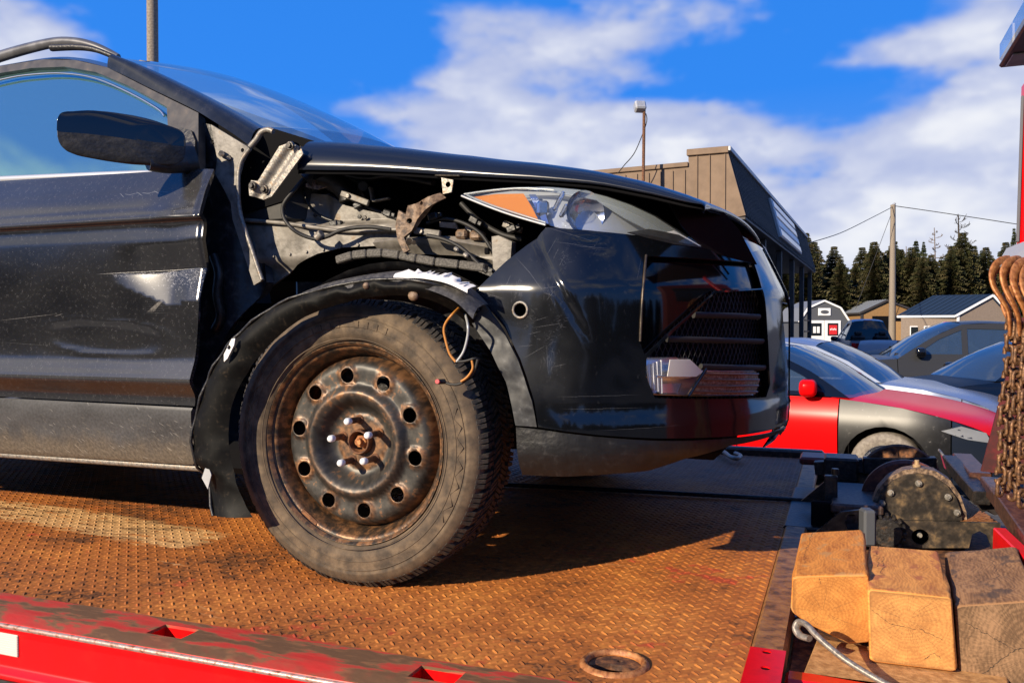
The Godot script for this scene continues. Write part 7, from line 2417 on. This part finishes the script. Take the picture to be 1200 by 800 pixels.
func timbers() -> void:
	var tan1 := C(0.34, 0.125, 0.020); var tan2 := C(0.54, 0.23, 0.045)
	timber("golden timber block with chamfered lower corner, leftmost of the three in the tray", Q([0.987, 1.121, 1.125, 1.141, 1.13, 1.009, 1.081, 1.006, 1.017, 1.031, 0.986, 1.053]), -0.03, 0.40, 0.0, tan1, tan2, C(0.50, 0.26, 0.09), 301, Vector2(0.40, 0.62), [Vector2(0.33, 0.0), Vector2(0.36, 0.2)])
	timber("pale cracked timber block with reddish stain, middle of the three in the tray", Q([1.126, 1.125, 1.267, 1.125, 1.276, 0.991, 1.132, 0.991]), 0.02, 0.36, -0.03, C(0.38, 0.16, 0.04), C(0.58, 0.28, 0.075), C(0.40, 0.11, 0.04), 311, Vector2(0.44, 0.36), [Vector2(0.03, 0.28), Vector2(0.25, 0.44), Vector2(0.25, 0.44), Vector2(0.55, 0.48), Vector2(0.58, 0.46), Vector2(0.85, 0.58), Vector2(0.64, 0.88), Vector2(0.76, 0.77), Vector2(0.76, 0.77), Vector2(0.83, 0.84)])
	timber("weathered dark brown timber block, rightmost and largest of the three in the tray", Q([1.279, 1.106, 1.417, 1.133, 1.432, 0.936, 1.289, 0.909]), 0.0, 0.42, -0.06, C(0.115, 0.062, 0.028), C(0.29, 0.165, 0.082), C(0.07, 0.045, 0.03), 321, Vector2(0.8, 0.45), [Vector2(0.1, 0.25), Vector2(0.62, 0.42), Vector2(0.62, 0.42), Vector2(0.15, 0.75), Vector2(0.62, 0.42), Vector2(0.95, 0.36)])
	var st := S()
	box(st, Vector3(1.19, 0.972, 0.03), Vector3(0.34, 0.026, 0.20), Basis(Vector3.UP, -0.10), 0.003)
	single("floor_plank", st, rough_mat([C(0.34, 0.16, 0.05), C(0.56, 0.30, 0.11)], [0.25, 0.75], 0.3, 0.8, 331, 0.02, 2.0), "orange-brown plank lying flat beneath the golden and the pale timber blocks", "plank")
	st = S()
	tube(st, smooth(W([1.022, 1.053, 0.12, 1.005, 1.052, 0.106, 0.997, 1.062, 0.098, 1.003, 1.073, 0.095, 1.017, 1.075, 0.111, 1.032, 1.065, 0.127, 1.053, 1.052, 0.14, 1.082, 1.035, 0.151, 1.121, 1.02, 0.168, 1.162, 1.008, 0.185, 1.203, 0.998, 0.202]), 5), 0.0085, 10, 0.0085, 0.7, Vector3.UP)
	single("curved_steel_bar", st, rough_mat([C(0.14, 0.12, 0.10), C(0.32, 0.29, 0.25), C(0.24, 0.15, 0.08)], [0.3, 0.6, 0.95], 0.12, 0.45, 332, 0.02, 1.0, 0.3), "grey curved steel bar with a bent ring end, lying before the golden timber block", "bar")

# ---------------------------------------------------------------- straps and chains on the rack
func chains() -> void:
	var st := S()
	# folded grey sheet that caps the rack
	var a: Vector3 = Vector3(1.401, 1.766, -0.436); var b: Vector3 = Vector3(1.443, 1.819, -0.56); var c: Vector3 = Vector3(1.557, 1.866, -0.605); var d: Vector3 = Vector3(1.534, 1.807, -0.488)
	quad(st, a, b, c, d, Vector3(-0.2, 1, 0.6))
	var dn := Vector3(0.0, -0.004, -0.003)
	quad(st, a + dn, b + dn, c + dn, d + dn, Vector3(0.2, -1, -0.6))
	quad(st, a, d, d + dn, a + dn, Vector3.BACK)
	quad(st, a, b, b + dn, a + dn, Vector3.LEFT)
	quad(st, b, c, c + Vector3(0, -0.05, -0.02), b + Vector3(0, -0.05, -0.02), Vector3.FORWARD)
	single("grey_cap_sheet", st, mat(C(0.30, 0.31, 0.33), 0.5), "bent grey sheet-metal cap above the hanging rusty straps", "cover")
	var paths := [
		W([1.475, 1.753, -0.539, 1.449, 1.778, -0.508, 1.421, 1.778, -0.465, 1.401, 1.765, -0.436, 1.393, 1.744, -0.421, 1.396, 1.719, -0.412, 1.409, 1.693, -0.405, 1.422, 1.67, -0.41, 1.427, 1.643, -0.411, 1.43, 1.613, -0.422]),
		W([1.486, 1.752, -0.522, 1.462, 1.776, -0.481, 1.436, 1.775, -0.438, 1.418, 1.762, -0.41, 1.411, 1.741, -0.396, 1.416, 1.712, -0.387, 1.429, 1.681, -0.38, 1.44, 1.651, -0.384, 1.445, 1.613, -0.396]),
		W([1.495, 1.754, -0.493, 1.47, 1.772, -0.452, 1.45, 1.768, -0.422, 1.434, 1.752, -0.394, 1.428, 1.726, -0.37, 1.435, 1.699, -0.362, 1.448, 1.669, -0.366, 1.459, 1.632, -0.38]),
		W([1.497, 1.755, -0.451, 1.479, 1.764, -0.433, 1.46, 1.757, -0.405, 1.448, 1.739, -0.378, 1.444, 1.714, -0.355, 1.452, 1.687, -0.347, 1.463, 1.654, -0.35]),
		W([1.497, 1.717, -0.557, 1.464, 1.72, -0.513, 1.438, 1.705, -0.481, 1.429, 1.679, -0.466, 1.438, 1.648, -0.459, 1.448, 1.612, -0.451, 1.448, 1.577, -0.45])]
	var ls := ["rusty orange strap, leftmost of the bundle draped under the grey cap", "rusty orange strap, second from the left under the grey cap", "rusty orange strap, third from the left under the grey cap", "rusty orange strap at the right edge under the grey cap", "rusty orange strap tucked behind the others below the grey cap"]
	for k in 5:
		st = S()
		tube(st, smooth(paths[k], 5), 0.017, 10, 0.012, 0.38, Vector3(0.2, 0.5, 1.0))
		single("rusty_strap", st, M.rust_bright, ls[k], "strap", "rusty straps draped on the rack")
	# chains: links of round bar, every other one turned a quarter
	st = S()
	var ring := []
	for k in 25:
		var t := TAU * k / 24
		ring.append(Vector3(cos(t) * 0.0095, sin(t) * 0.0095 + signf(sin(t)) * 0.0095, 0))
	tube(st, ring, 0.0043, 8)
	var link := st.commit()
	var cm := rough_mat([C(0.055, 0.03, 0.018), C(0.17, 0.085, 0.04), C(0.34, 0.17, 0.07)], [0.25, 0.55, 0.9], 0.12, 0.5, 341, 0.02, 2.0, 0.4)
	link.surface_set_material(0, cm)
	var runs := [W([1.431, 1.651, -0.424, 1.428, 1.597, -0.421, 1.425, 1.52, -0.419, 1.416, 1.443, -0.414, 1.415, 1.366, -0.412, 1.41, 1.254, -0.408]), W([1.445, 1.621, -0.396, 1.44, 1.541, -0.393, 1.436, 1.446, -0.39, 1.433, 1.351, -0.387, 1.43, 1.246, -0.384]), W([1.459, 1.636, -0.38, 1.454, 1.542, -0.377, 1.449, 1.448, -0.373, 1.448, 1.354, -0.371, 1.447, 1.25, -0.369]), W([1.452, 1.597, -0.474, 1.449, 1.518, -0.471, 1.438, 1.439, -0.465, 1.437, 1.34, -0.463, 1.432, 1.252, -0.46]), W([1.476, 1.596, -0.504, 1.469, 1.517, -0.5, 1.466, 1.417, -0.497, 1.461, 1.318, -0.493, 1.458, 1.248, -0.491])]
	var cl := ["rusty chain hanging leftmost from the straps, nearest the dark red plate", "rusty chain hanging second from the left in front of the dark red plate", "rusty chain hanging at the right edge of the frame, nearest of the bundle", "rusty chain half hidden behind the two leftmost chains", "rusty chain hanging behind the chain at the right edge"]
	for k in 5:
		var p := smooth(runs[k], 12)
		var t := thing("hanging_chain", cl[k], "chain", p[0], 0.0, "chains hanging on the rack")
		var at := 0.0
		var n := 0
		var walked := 0.0
		for i in p.size() - 1:
			var l: float = p[i].distance_to(p[i + 1])
			while walked + l >= at:
				var q: Vector3 = p[i].lerp(p[i + 1], (at - walked) / l)
				var mi := MeshInstance3D.new()
				mi.name = "link"
				mi.mesh = link
				t.add_child(mi, true)
				var up: Vector3 = (p[i] - p[i + 1]).normalized()
				var x := up.cross(Vector3(0.3, 0, 1)).normalized()
				var bs := Basis(x, up, x.cross(up)).rotated(up, PI / 2 * (n % 2) + 0.5 + rng.randf_range(-0.25, 0.25))
				mi.transform = Transform3D(bs, q - p[0])
				n += 1
				at += 0.0275
			walked += l

# ---------------------------------------------------------------- parked vehicles
func pod(st: SurfaceTool, c: Vector3, r: Vector3, b: Basis) -> void:      # a rounded box
	var rows := []
	for i in 13:
		var v := -PI / 2 + PI * i / 12
		var row := []
		for j in 25:
			var u := TAU * j / 24
			var q := Vector3(cos(v) * cos(u), sin(v), cos(v) * sin(u))
			q = Vector3(signf(q.x) * pow(absf(q.x), 0.6), signf(q.y) * pow(absf(q.y), 0.7), signf(q.z) * pow(absf(q.z), 0.6))
			row.append(c + b * (q * r))
		rows.append(row)
	skin(st, rows, Vector3.ZERO, true)

func ccut(poly: PackedVector2Array, x0: float, x1: float, y0 := -1.0, y1 := 5.0, lean := 0.0) -> Array:
	return Geometry2D.intersect_polygons(poly, PackedVector2Array([Vector2(x0 - lean, y0), Vector2(x1 - lean, y0), Vector2(x1 + lean, y1), Vector2(x0 + lean, y1)]))

func vehicle(called: String, label: String, category: String, at: Vector3, turn: float, s: Dictionary) -> Node3D:
	var o := thing(called, label, category, at, turn if turn != 0.0 else 0.0001)
	var w: float = s.w
	var nose: float = s.nose; var tail: float = s.tail; var belt: float = s.belt
	var side := func(x: float, y: float) -> float:
		var z := w
		z -= 0.30 * pow(maxf(0.0, (x - (nose - 0.8)) / 0.8), 2.2)
		z -= 0.20 * pow(maxf(0.0, ((tail + 0.6) - x) / 0.6), 2.2)
		z -= 0.07 * pow(maxf(0.0, (y - 0.62) / (belt - 0.62)), 2.0) if y > 0.62 else 0.07 * pow((0.62 - y) / 0.45, 2.0)
		z += 0.012 * exp(-pow((y - belt * 0.80) / 0.03, 2.0))
		return z
	var body: PackedVector2Array = s.body
	var cut: Array = [body]
	for wx in s.wheels:
		var nx: Array = []
		for p in cut:
			nx.append_array(Geometry2D.clip_polygons(p, circle(Vector2(wx, s.wr), s.wr + 0.06, 28)))
		cut = nx
	var panels: Array = s.panels        # name, from x, to x, material
	for p in panels:
		for sg in [1, -1]:
			var st := S()
			for q in cut:
				for r in ccut(q, p[1] + 0.006, p[2] - 0.006, -1.0, 5.0, 0.0):
					sheet(st, r, [], 0.12, func(e: Vector2) -> Vector3: return Vector3(e.x, e.y, sg * side.call(e.x, e.y)), 0.02, Vector3(0, 0, sg))
			part(p[0], st, p[3], o)
	# skin across the top: tail, boot, cabin floor line, bonnet, nose
	for t in s.tops:                     # name, from index, to index, material
		var rows := []
		var pts := []
		for k in range(t[1], t[2] + 1): pts.append(body[k])
		for e in smooth(pts, 4):
			var row := []
			var z: float = side.call(e.x, e.y)
			for k in 13:
				var u := k / 6.0 - 1.0
				row.append(Vector3(e.x + s.bow * (1.0 - u * u) * smoothstep(nose - 0.9, nose, e.x), e.y + 0.035 * (1.0 - u * u * u * u), -u * z))
			rows.append(row)
		var st := S()
		skin(st, rows, Vector3(t[4] if t.size() > 4 else 0.0, 1, 0))
		part(t[0], st, t[3], o)
	# greenhouse
	var g: PackedVector2Array = s.green
	var gz := func(y: float) -> float: return side.call(0.0, belt) - 0.02 - (y - belt) * 0.42
	for sg in [1, -1]:
		var st := S()
		sheet(st, g, s.windows, 0.12, func(e: Vector2) -> Vector3: return Vector3(e.x, e.y, sg * gz.call(e.y)), 0.03, Vector3(0, 0, sg))
		part("window_frame", st, s.pillar, o)
		for wp in s.windows:
			st = S()
			sheet(st, wp, [], 0.2, func(e: Vector2) -> Vector3: return Vector3(e.x, e.y, sg * (gz.call(e.y) - 0.012)), 0.004, Vector3(0, 0, sg))
			part("window", st, s.glass, o)
	for t in s.over:                     # rear glass, roof, windscreen along the greenhouse's outline
		var rows := []
		var pts := []
		for k in range(t[1], t[2] + 1): pts.append(g[k])
		for e in smooth(pts, 4):
			var row := []
			var z: float = gz.call(e.y)
			for k in 13:
				var u := k / 6.0 - 1.0
				row.append(Vector3(e.x + t[4] * 0.10 * (1.0 - u * u), e.y + 0.05 * (1.0 - u * u * u * u) * clampf((e.y - belt) * 3.0, 0, 1), -u * z))
			rows.append(row)
		var st := S()
		skin(st, rows, Vector3(t[4], 1, 0))
		part(t[0], st, t[3], o)
	var st := S()
	box(st, Vector3((nose + tail) / 2, 0.45, 0), Vector3(nose - tail - 0.5, 0.4, w * 1.5), Basis.IDENTITY, 0.05)
	part("underbody", st, M.pure_dark, o)
	st = S()
	box(st, Vector3(0.1, belt - 0.15, 0), Vector3(1.8, 0.5, w * 1.4), Basis.IDENTITY, 0.08)
	part("cabin", st, M.rubber, o)
	for sx in [[0.05, 0.4], [0.05, -0.4], [-0.95, 0.4], [-0.95, -0.4]]:
		st = S()
		box(st, Vector3(sx[0] - 0.1, belt + 0.02, sx[1]), Vector3(0.16, 0.5, 0.48), Basis(Vector3.BACK, 0.22), 0.06)
		box(st, Vector3(sx[0] - 0.19, belt + 0.33, sx[1]), Vector3(0.10, 0.15, 0.26), Basis(Vector3.BACK, 0.2), 0.045)
		part("seat", st, M.rubber, o)
	for wx in s.wheels:
		for sg in [1, -1]:
			var wl := Node3D.new()
			wl.name = "wheel"
			o.add_child(wl, true)
			wl.position = Vector3(wx, s.wr, sg * (w - 0.12))
			if sg < 0: wl.rotation.y = PI
			var R: float = s.wr
			st = S()
			lathe(st, [Vector2(R * 0.66, 0.10), Vector2(R * 0.8, 0.115), Vector2(R * 0.94, 0.10), Vector2(R, 0.06), Vector2(R, -0.06), Vector2(R * 0.94, -0.10), Vector2(R * 0.6, -0.1)], Vector3.ZERO, Vector3.BACK, 36)
			wpart("tyre", st, s.get("tyre", M.rubber), wl)
			st = S()
			lathe(st, [Vector2(R * 0.67, 0.095), Vector2(R * 0.63, 0.10), Vector2(R * 0.60, 0.08), Vector2(R * 0.58, 0.0), Vector2(0, 0.0)], Vector3.ZERO, Vector3.BACK, 32)
			for k in 5:
				bar(st, Vector3.ZERO + Vector3(0, 0, 0.075), Vector3(cos(TAU * k / 5), sin(TAU * k / 5), 0) * R * 0.6 + Vector3(0, 0, 0.085), 0.07, 0.03, Vector3.BACK)
			cyl(st, Vector3(0, 0, 0.05), Vector3(0, 0, 0.095), R * 0.2, 14)
			wpart("rim", st, s.get("rim", M.silver), wl)
	for l in s.lights:                   # name, outline, material
		for sg in [1, -1]:
			st = S()
			sheet(st, l[1], [], 0.06, func(e: Vector2) -> Vector3: return Vector3(e.x, e.y, sg * (side.call(e.x, e.y) + 0.006)), 0.02, Vector3(0.2, 0, sg))
			part(l[0], st, l[2], o)
	if s.has("mirror"):
		for sg in [1, -1]:
			st = S()
			var c := Vector3(s.mirror.x, s.mirror.y, sg * (gz.call(s.mirror.y) + 0.12))
			pod(st, c, Vector3(0.085, 0.085, 0.125), Basis(Vector3.UP, 0.25 * sg))
			box(st, c + Vector3(0.0, -0.06, -sg * 0.1), Vector3(0.07, 0.05, 0.14), Basis.IDENTITY, 0.02)
			part("wing_mirror", st, s.mirror_mat, o)
	for h in s.get("handles", []):
		for sg in [1, -1]:
			st = S()
			box(st, Vector3(h.x, h.y, sg * (side.call(h.x, h.y) + 0.02)), Vector3(0.2, 0.035, 0.03), Basis.IDENTITY, 0.01)
			part("door_handle", st, s.get("handle_mat", s.pillar), o)
	for b in s.get("boxes", []):         # name, centre, size, material
		st = S()
		box(st, b[1], b[2], Basis.IDENTITY, b[4] if b.size() > 4 else 0.03)
		part(b[0], st, b[3], o)
	return o

func sedan(paint: Dictionary) -> Dictionary:
	# x forward, y up; body outline runs from the tail's foot over the top to the nose's foot
	return {
		"w": 0.89, "nose": 2.28, "tail": -2.25, "belt": 0.95, "bow": 0.16, "wr": 0.325, "wheels": [1.36, -1.33],
		"body": Q([-2.1, 0.24, -2.25, 0.45, -2.26, 0.72, -2.18, 0.98, -1.7, 1.03, -0.9, 0.98, 0.0, 0.95, 0.86, 0.95, 1.15, 0.925, 1.5, 0.885, 1.85, 0.81, 2.12, 0.71, 2.22, 0.62, 2.27, 0.48, 2.28, 0.33, 2.16, 0.21]),
		"panels": [["rear_wing", -2.4, -0.95, paint.rear], ["rear_door", -0.95, -0.05, paint.door], ["front_door", -0.05, 0.94, paint.door], ["front_wing", 0.94, 1.90, paint.wing], ["bumper_side", 1.90, 2.4, paint.bumper]],
		"tops": [["tail_panel", 1, 3, paint.rear, -1.0], ["boot_lid", 3, 5, paint.rear], ["bonnet", 7, 12, paint.bonnet], ["bumper", 12, 15, paint.bumper, 1.0]],
		"green": Q([-1.75, 0.99, -1.2, 1.28, -0.65, 1.42, -0.2, 1.435, 0.2, 1.38, 0.62, 1.20, 1.02, 0.955]),
		"windows": [Q([-1.42, 1.02, -1.05, 1.27, -0.62, 1.365, -0.28, 1.375, -0.26, 1.0]), Q([-0.20, 1.0, -0.21, 1.375, 0.16, 1.33, 0.56, 1.15, 0.80, 1.0])],
		"over": [["rear_window", 0, 2, M.dark_window, -1.0], ["roof", 2, 4, paint.roof, 0.0], ["windscreen", 4, 6, M.windscreen_far, 1.0]],
		"pillar": paint.pillar, "glass": M.windscreen_far,
		"lights": [["headlight", Q([1.82, 0.70, 2.02, 0.63, 2.20, 0.60, 2.16, 0.69, 1.98, 0.745]), M.lamp_glass], ["lamp_eye", Q([1.93, 0.665, 2.06, 0.635, 2.05, 0.695, 1.95, 0.72]), M.chrome], ["lower_intake", Q([1.96, 0.30, 2.2, 0.30, 2.2, 0.40, 2.02, 0.42]), M.pure_dark], ["sill_trim", Q([-0.9, 0.25, 0.95, 0.25, 0.95, 0.285, -0.9, 0.285]), M.black_plastic], ["tail_light", Q([-2.2, 0.72, -1.9, 0.8, -1.9, 0.9, -2.17, 0.9]), M.red_lens]],
		"mirror": Vector2(0.66, 1.04), "mirror_mat": paint.mirror, "handles": [Vector2(0.1, 0.80), Vector2(-0.8, 0.82)], "handle_mat": paint.door,
	}

func parked_cars() -> void:
	M.far_black = mat(C(0.006, 0.007, 0.009), 0.42, 0.0, 0.25)
	M.windscreen_far = mat(C(0.03, 0.045, 0.065), 0.03, 0.3, 0.7)
	M.windscreen_far.transparency = BaseMaterial3D.TRANSPARENCY_ALPHA
	M.windscreen_far.albedo_color = Color(0.26, 0.33, 0.40, 0.32)
	M.lamp_glass = mat(C(0.42, 0.44, 0.46), 0.12, 0.5)
	var red := mat(C(0.70, 0.003, 0.004), 0.25)
	red.metallic_specular = 0.22
	var primer := rough_mat([C(0.006, 0.006, 0.0065), C(0.012, 0.012, 0.0125), C(0.2, 0.19, 0.17)], [0.3, 0.78, 1.0], 0.8, 0.4, 401, 0.02)
	var navy := mat(C(0.012, 0.017, 0.028), 0.18)
	var silver := mat(C(0.26, 0.30, 0.38), 0.25, 0.45)
	var dusty := rough_mat([C(0.16, 0.135, 0.11), C(0.27, 0.235, 0.19)], [0.3, 0.7], 0.3, 0.8, 402)
	var place := func(p: Vector3, turn: float, wx: float, w: float, size := 1.0) -> Vector3:
		var q := p - Basis(Vector3.UP, turn) * Vector3(wx, 0, w) * size
		return Vector3(q.x, 0, q.z)
	# red sedan with a dark unpainted wing
	var s := sedan({"rear": red, "door": red, "wing": primer, "bumper": navy, "bonnet": red, "roof": silver, "pillar": M.black_paint, "mirror": red})  # silver roof colour stands in for the sky reflected there
	s.tyre = dusty
	var t := deg_to_rad(-14.0)
	vehicle("red_sedan", "red sedan with an unpainted dark front wing and dusty front tyre", "car", place.call(Vector3(1.481, 0.318, -6.873), t, 1.36, 0.78), t, s)
	# silver-blue sedan
	s = sedan({"rear": silver, "door": silver, "wing": silver, "bumper": silver, "bonnet": silver, "roof": silver, "pillar": silver, "mirror": silver})
	t = deg_to_rad(-13.0)
	vehicle("silver_sedan", "silver-blue sedan parked just behind the red sedan", "car", place.call(Vector3(1.862, 0.182, -9.429), t, 1.36, 0.78), t, s)
	# black SUV facing left
	var tall := {
		"w": 0.92, "nose": 2.3, "tail": -2.2, "belt": 1.08, "bow": 0.16, "wr": 0.36, "wheels": [1.38, -1.35],
		"body": Q([-2.1, 0.32, -2.2, 0.5, -2.22, 0.9, -2.15, 1.12, -1.5, 1.13, -0.9, 1.12, 0.0, 1.10, 0.86, 1.09, 1.2, 1.075, 1.6, 1.03, 1.95, 0.96, 2.16, 0.86, 2.25, 0.75, 2.29, 0.58, 2.3, 0.42, 2.16, 0.28]),
		"panels": [["rear_wing", -2.4, -0.98, M.black_paint], ["rear_door", -0.98, -0.02, M.black_paint], ["front_door", -0.02, 0.98, M.black_paint], ["front_wing", 0.98, 1.92, M.black_paint], ["bumper_side", 1.92, 2.4, M.black_paint]],
		"tops": [["tail_panel", 1, 3, M.black_paint, -1.0], ["boot_line", 3, 5, M.black_paint], ["bonnet", 7, 12, M.far_black], ["bumper", 12, 15, M.black_paint, 1.0]],
		"green": Q([-2.1, 1.12, -1.95, 1.45, -1.7, 1.62, -0.6, 1.69, -0.1, 1.67, 0.35, 1.47, 0.98, 1.085]),
		"windows": [Q([-1.85, 1.18, -1.72, 1.5, -1.05, 1.58, -1.03, 1.18]), Q([-0.95, 1.17, -0.97, 1.58, -0.18, 1.6, -0.15, 1.17]), Q([-0.06, 1.17, -0.09, 1.58, 0.28, 1.42, 0.66, 1.17])],
		"over": [["rear_window", 0, 2, M.dark_window, -1.0], ["roof", 2, 4, M.far_black, 0.0], ["windscreen", 4, 6, M.windscreen_far, 1.0]],
		"pillar": M.black_paint, "glass": M.windscreen_far,
		"lights": [["headlight", Q([1.85, 0.82, 2.05, 0.76, 2.22, 0.72, 2.18, 0.80, 2.0, 0.88]), M.lamp_glass], ["tail_light", Q([-2.2, 0.8, -1.95, 0.85, -1.95, 1.05, -2.17, 1.05]), M.red_lens]],
		"mirror": Vector2(0.62, 1.20), "mirror_mat": M.black_paint, "handles": [Vector2(0.1, 0.93), Vector2(-0.85, 0.95)],
	}
	s = sedan({"rear": M.black_paint, "door": M.black_paint, "wing": M.black_paint, "bumper": M.black_paint, "bonnet": M.far_black, "roof": M.far_black, "pillar": M.black_paint, "mirror": M.black_paint})
	t = PI + deg_to_rad(22.0)
	vehicle("black_sedan", "black sedan facing left behind the hanging chains", "car", place.call(Vector3(2.563, 0.39, -10.133), t, 1.36, -0.82), t, s)
	# grey crew cab behind
	var grey := mat(C(0.030, 0.031, 0.034), 0.3, 0.0, 0.35)
	s = tall.duplicate(true)
	s.panels = [["rear_wing", -2.4, -0.98, grey], ["rear_door", -0.98, -0.02, grey], ["front_door", -0.02, 0.98, grey], ["front_wing", 0.98, 1.92, grey], ["bumper_side", 1.92, 2.4, grey]]
	s.tops = [["tail_panel", 1, 3, grey, -1.0], ["boot_line", 3, 5, grey], ["bonnet", 7, 12, grey], ["bumper", 12, 15, grey, 1.0]]
	s.over = [["rear_window", 0, 2, M.dark_window, -1.0], ["roof", 2, 4, grey, 0.0], ["windscreen", 4, 6, M.windscreen_far, 1.0]]
	s.pillar = grey
	s.handle_mat = M.pure_dark
	s.mirror_mat = M.black_paint
	t = PI + deg_to_rad(10.0)
	vehicle("grey_suv", "dark grey SUV facing left, in front of the blue-roofed shed", "SUV", place.call(Vector3(1.569, 0.623, -14.041), t, 1.38, -0.82), t, s)
	# pickup seen from behind, by the barn-roofed shed
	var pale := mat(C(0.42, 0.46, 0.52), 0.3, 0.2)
	s = tall.duplicate(true)
	s.body = Q([-2.5, 0.5, -2.6, 0.55, -2.62, 1.0, -2.6, 1.16, -1.8, 1.16, -0.9, 1.16, 0.0, 1.16, 0.86, 1.16, 1.2, 1.15, 1.6, 1.12, 1.95, 1.08, 2.16, 1.0, 2.25, 0.85, 2.29, 0.6, 2.3, 0.5, 2.16, 0.4])
	s.tail = -2.6
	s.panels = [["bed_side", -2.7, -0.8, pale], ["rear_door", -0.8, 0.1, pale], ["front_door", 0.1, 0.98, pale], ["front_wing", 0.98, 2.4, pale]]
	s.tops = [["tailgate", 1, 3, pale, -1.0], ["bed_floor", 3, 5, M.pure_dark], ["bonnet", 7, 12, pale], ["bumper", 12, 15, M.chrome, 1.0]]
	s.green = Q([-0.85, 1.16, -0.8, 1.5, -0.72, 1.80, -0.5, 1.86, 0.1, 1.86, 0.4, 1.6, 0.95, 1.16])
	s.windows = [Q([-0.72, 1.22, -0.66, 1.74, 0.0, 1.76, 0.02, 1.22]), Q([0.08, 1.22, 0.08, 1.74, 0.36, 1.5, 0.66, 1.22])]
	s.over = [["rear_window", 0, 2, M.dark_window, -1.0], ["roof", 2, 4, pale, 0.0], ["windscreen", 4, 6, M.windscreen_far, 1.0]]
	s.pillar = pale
	s.mirror_mat = M.black_paint
	s.lights = [["tail_light", Q([-2.6, 0.75, -2.45, 0.75, -2.45, 1.08, -2.6, 1.08]), M.red_lens]]
	s.boxes = [["rear_bumper", Vector3(-2.66, 0.58, 0), Vector3(0.16, 0.16, 1.7), M.chrome], ["number_plate", Vector3(-2.76, 0.6, 0), Vector3(0.02, 0.1, 0.3), M.white_trim, 0.004], ["tail_light", Vector3(-2.63, 0.95, 0.84), Vector3(0.05, 0.3, 0.12), M.red_lens, 0.01], ["tail_light", Vector3(-2.63, 0.95, -0.84), Vector3(0.05, 0.3, 0.12), M.red_lens, 0.01], ["brake_light", Vector3(-0.72, 1.84, 0), Vector3(0.06, 0.05, 0.3), M.red_lens, 0.01]]
	t = deg_to_rad(100.0)
	var at: Vector3 = Vector3(1.828, 0.793, -31.726)
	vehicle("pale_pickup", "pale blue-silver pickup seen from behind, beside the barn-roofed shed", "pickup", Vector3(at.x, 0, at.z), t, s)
	# dark one between the pickup and the grey SUV
	s = tall.duplicate(true)
	t = PI + deg_to_rad(35.0)
	at = Vector3(3.546, 0.643, -21.666)
	vehicle("dark_suv", "black SUV mostly hidden behind the dark grey one, next to the pale pickup", "SUV", Vector3(at.x, 0, at.z), t, s)
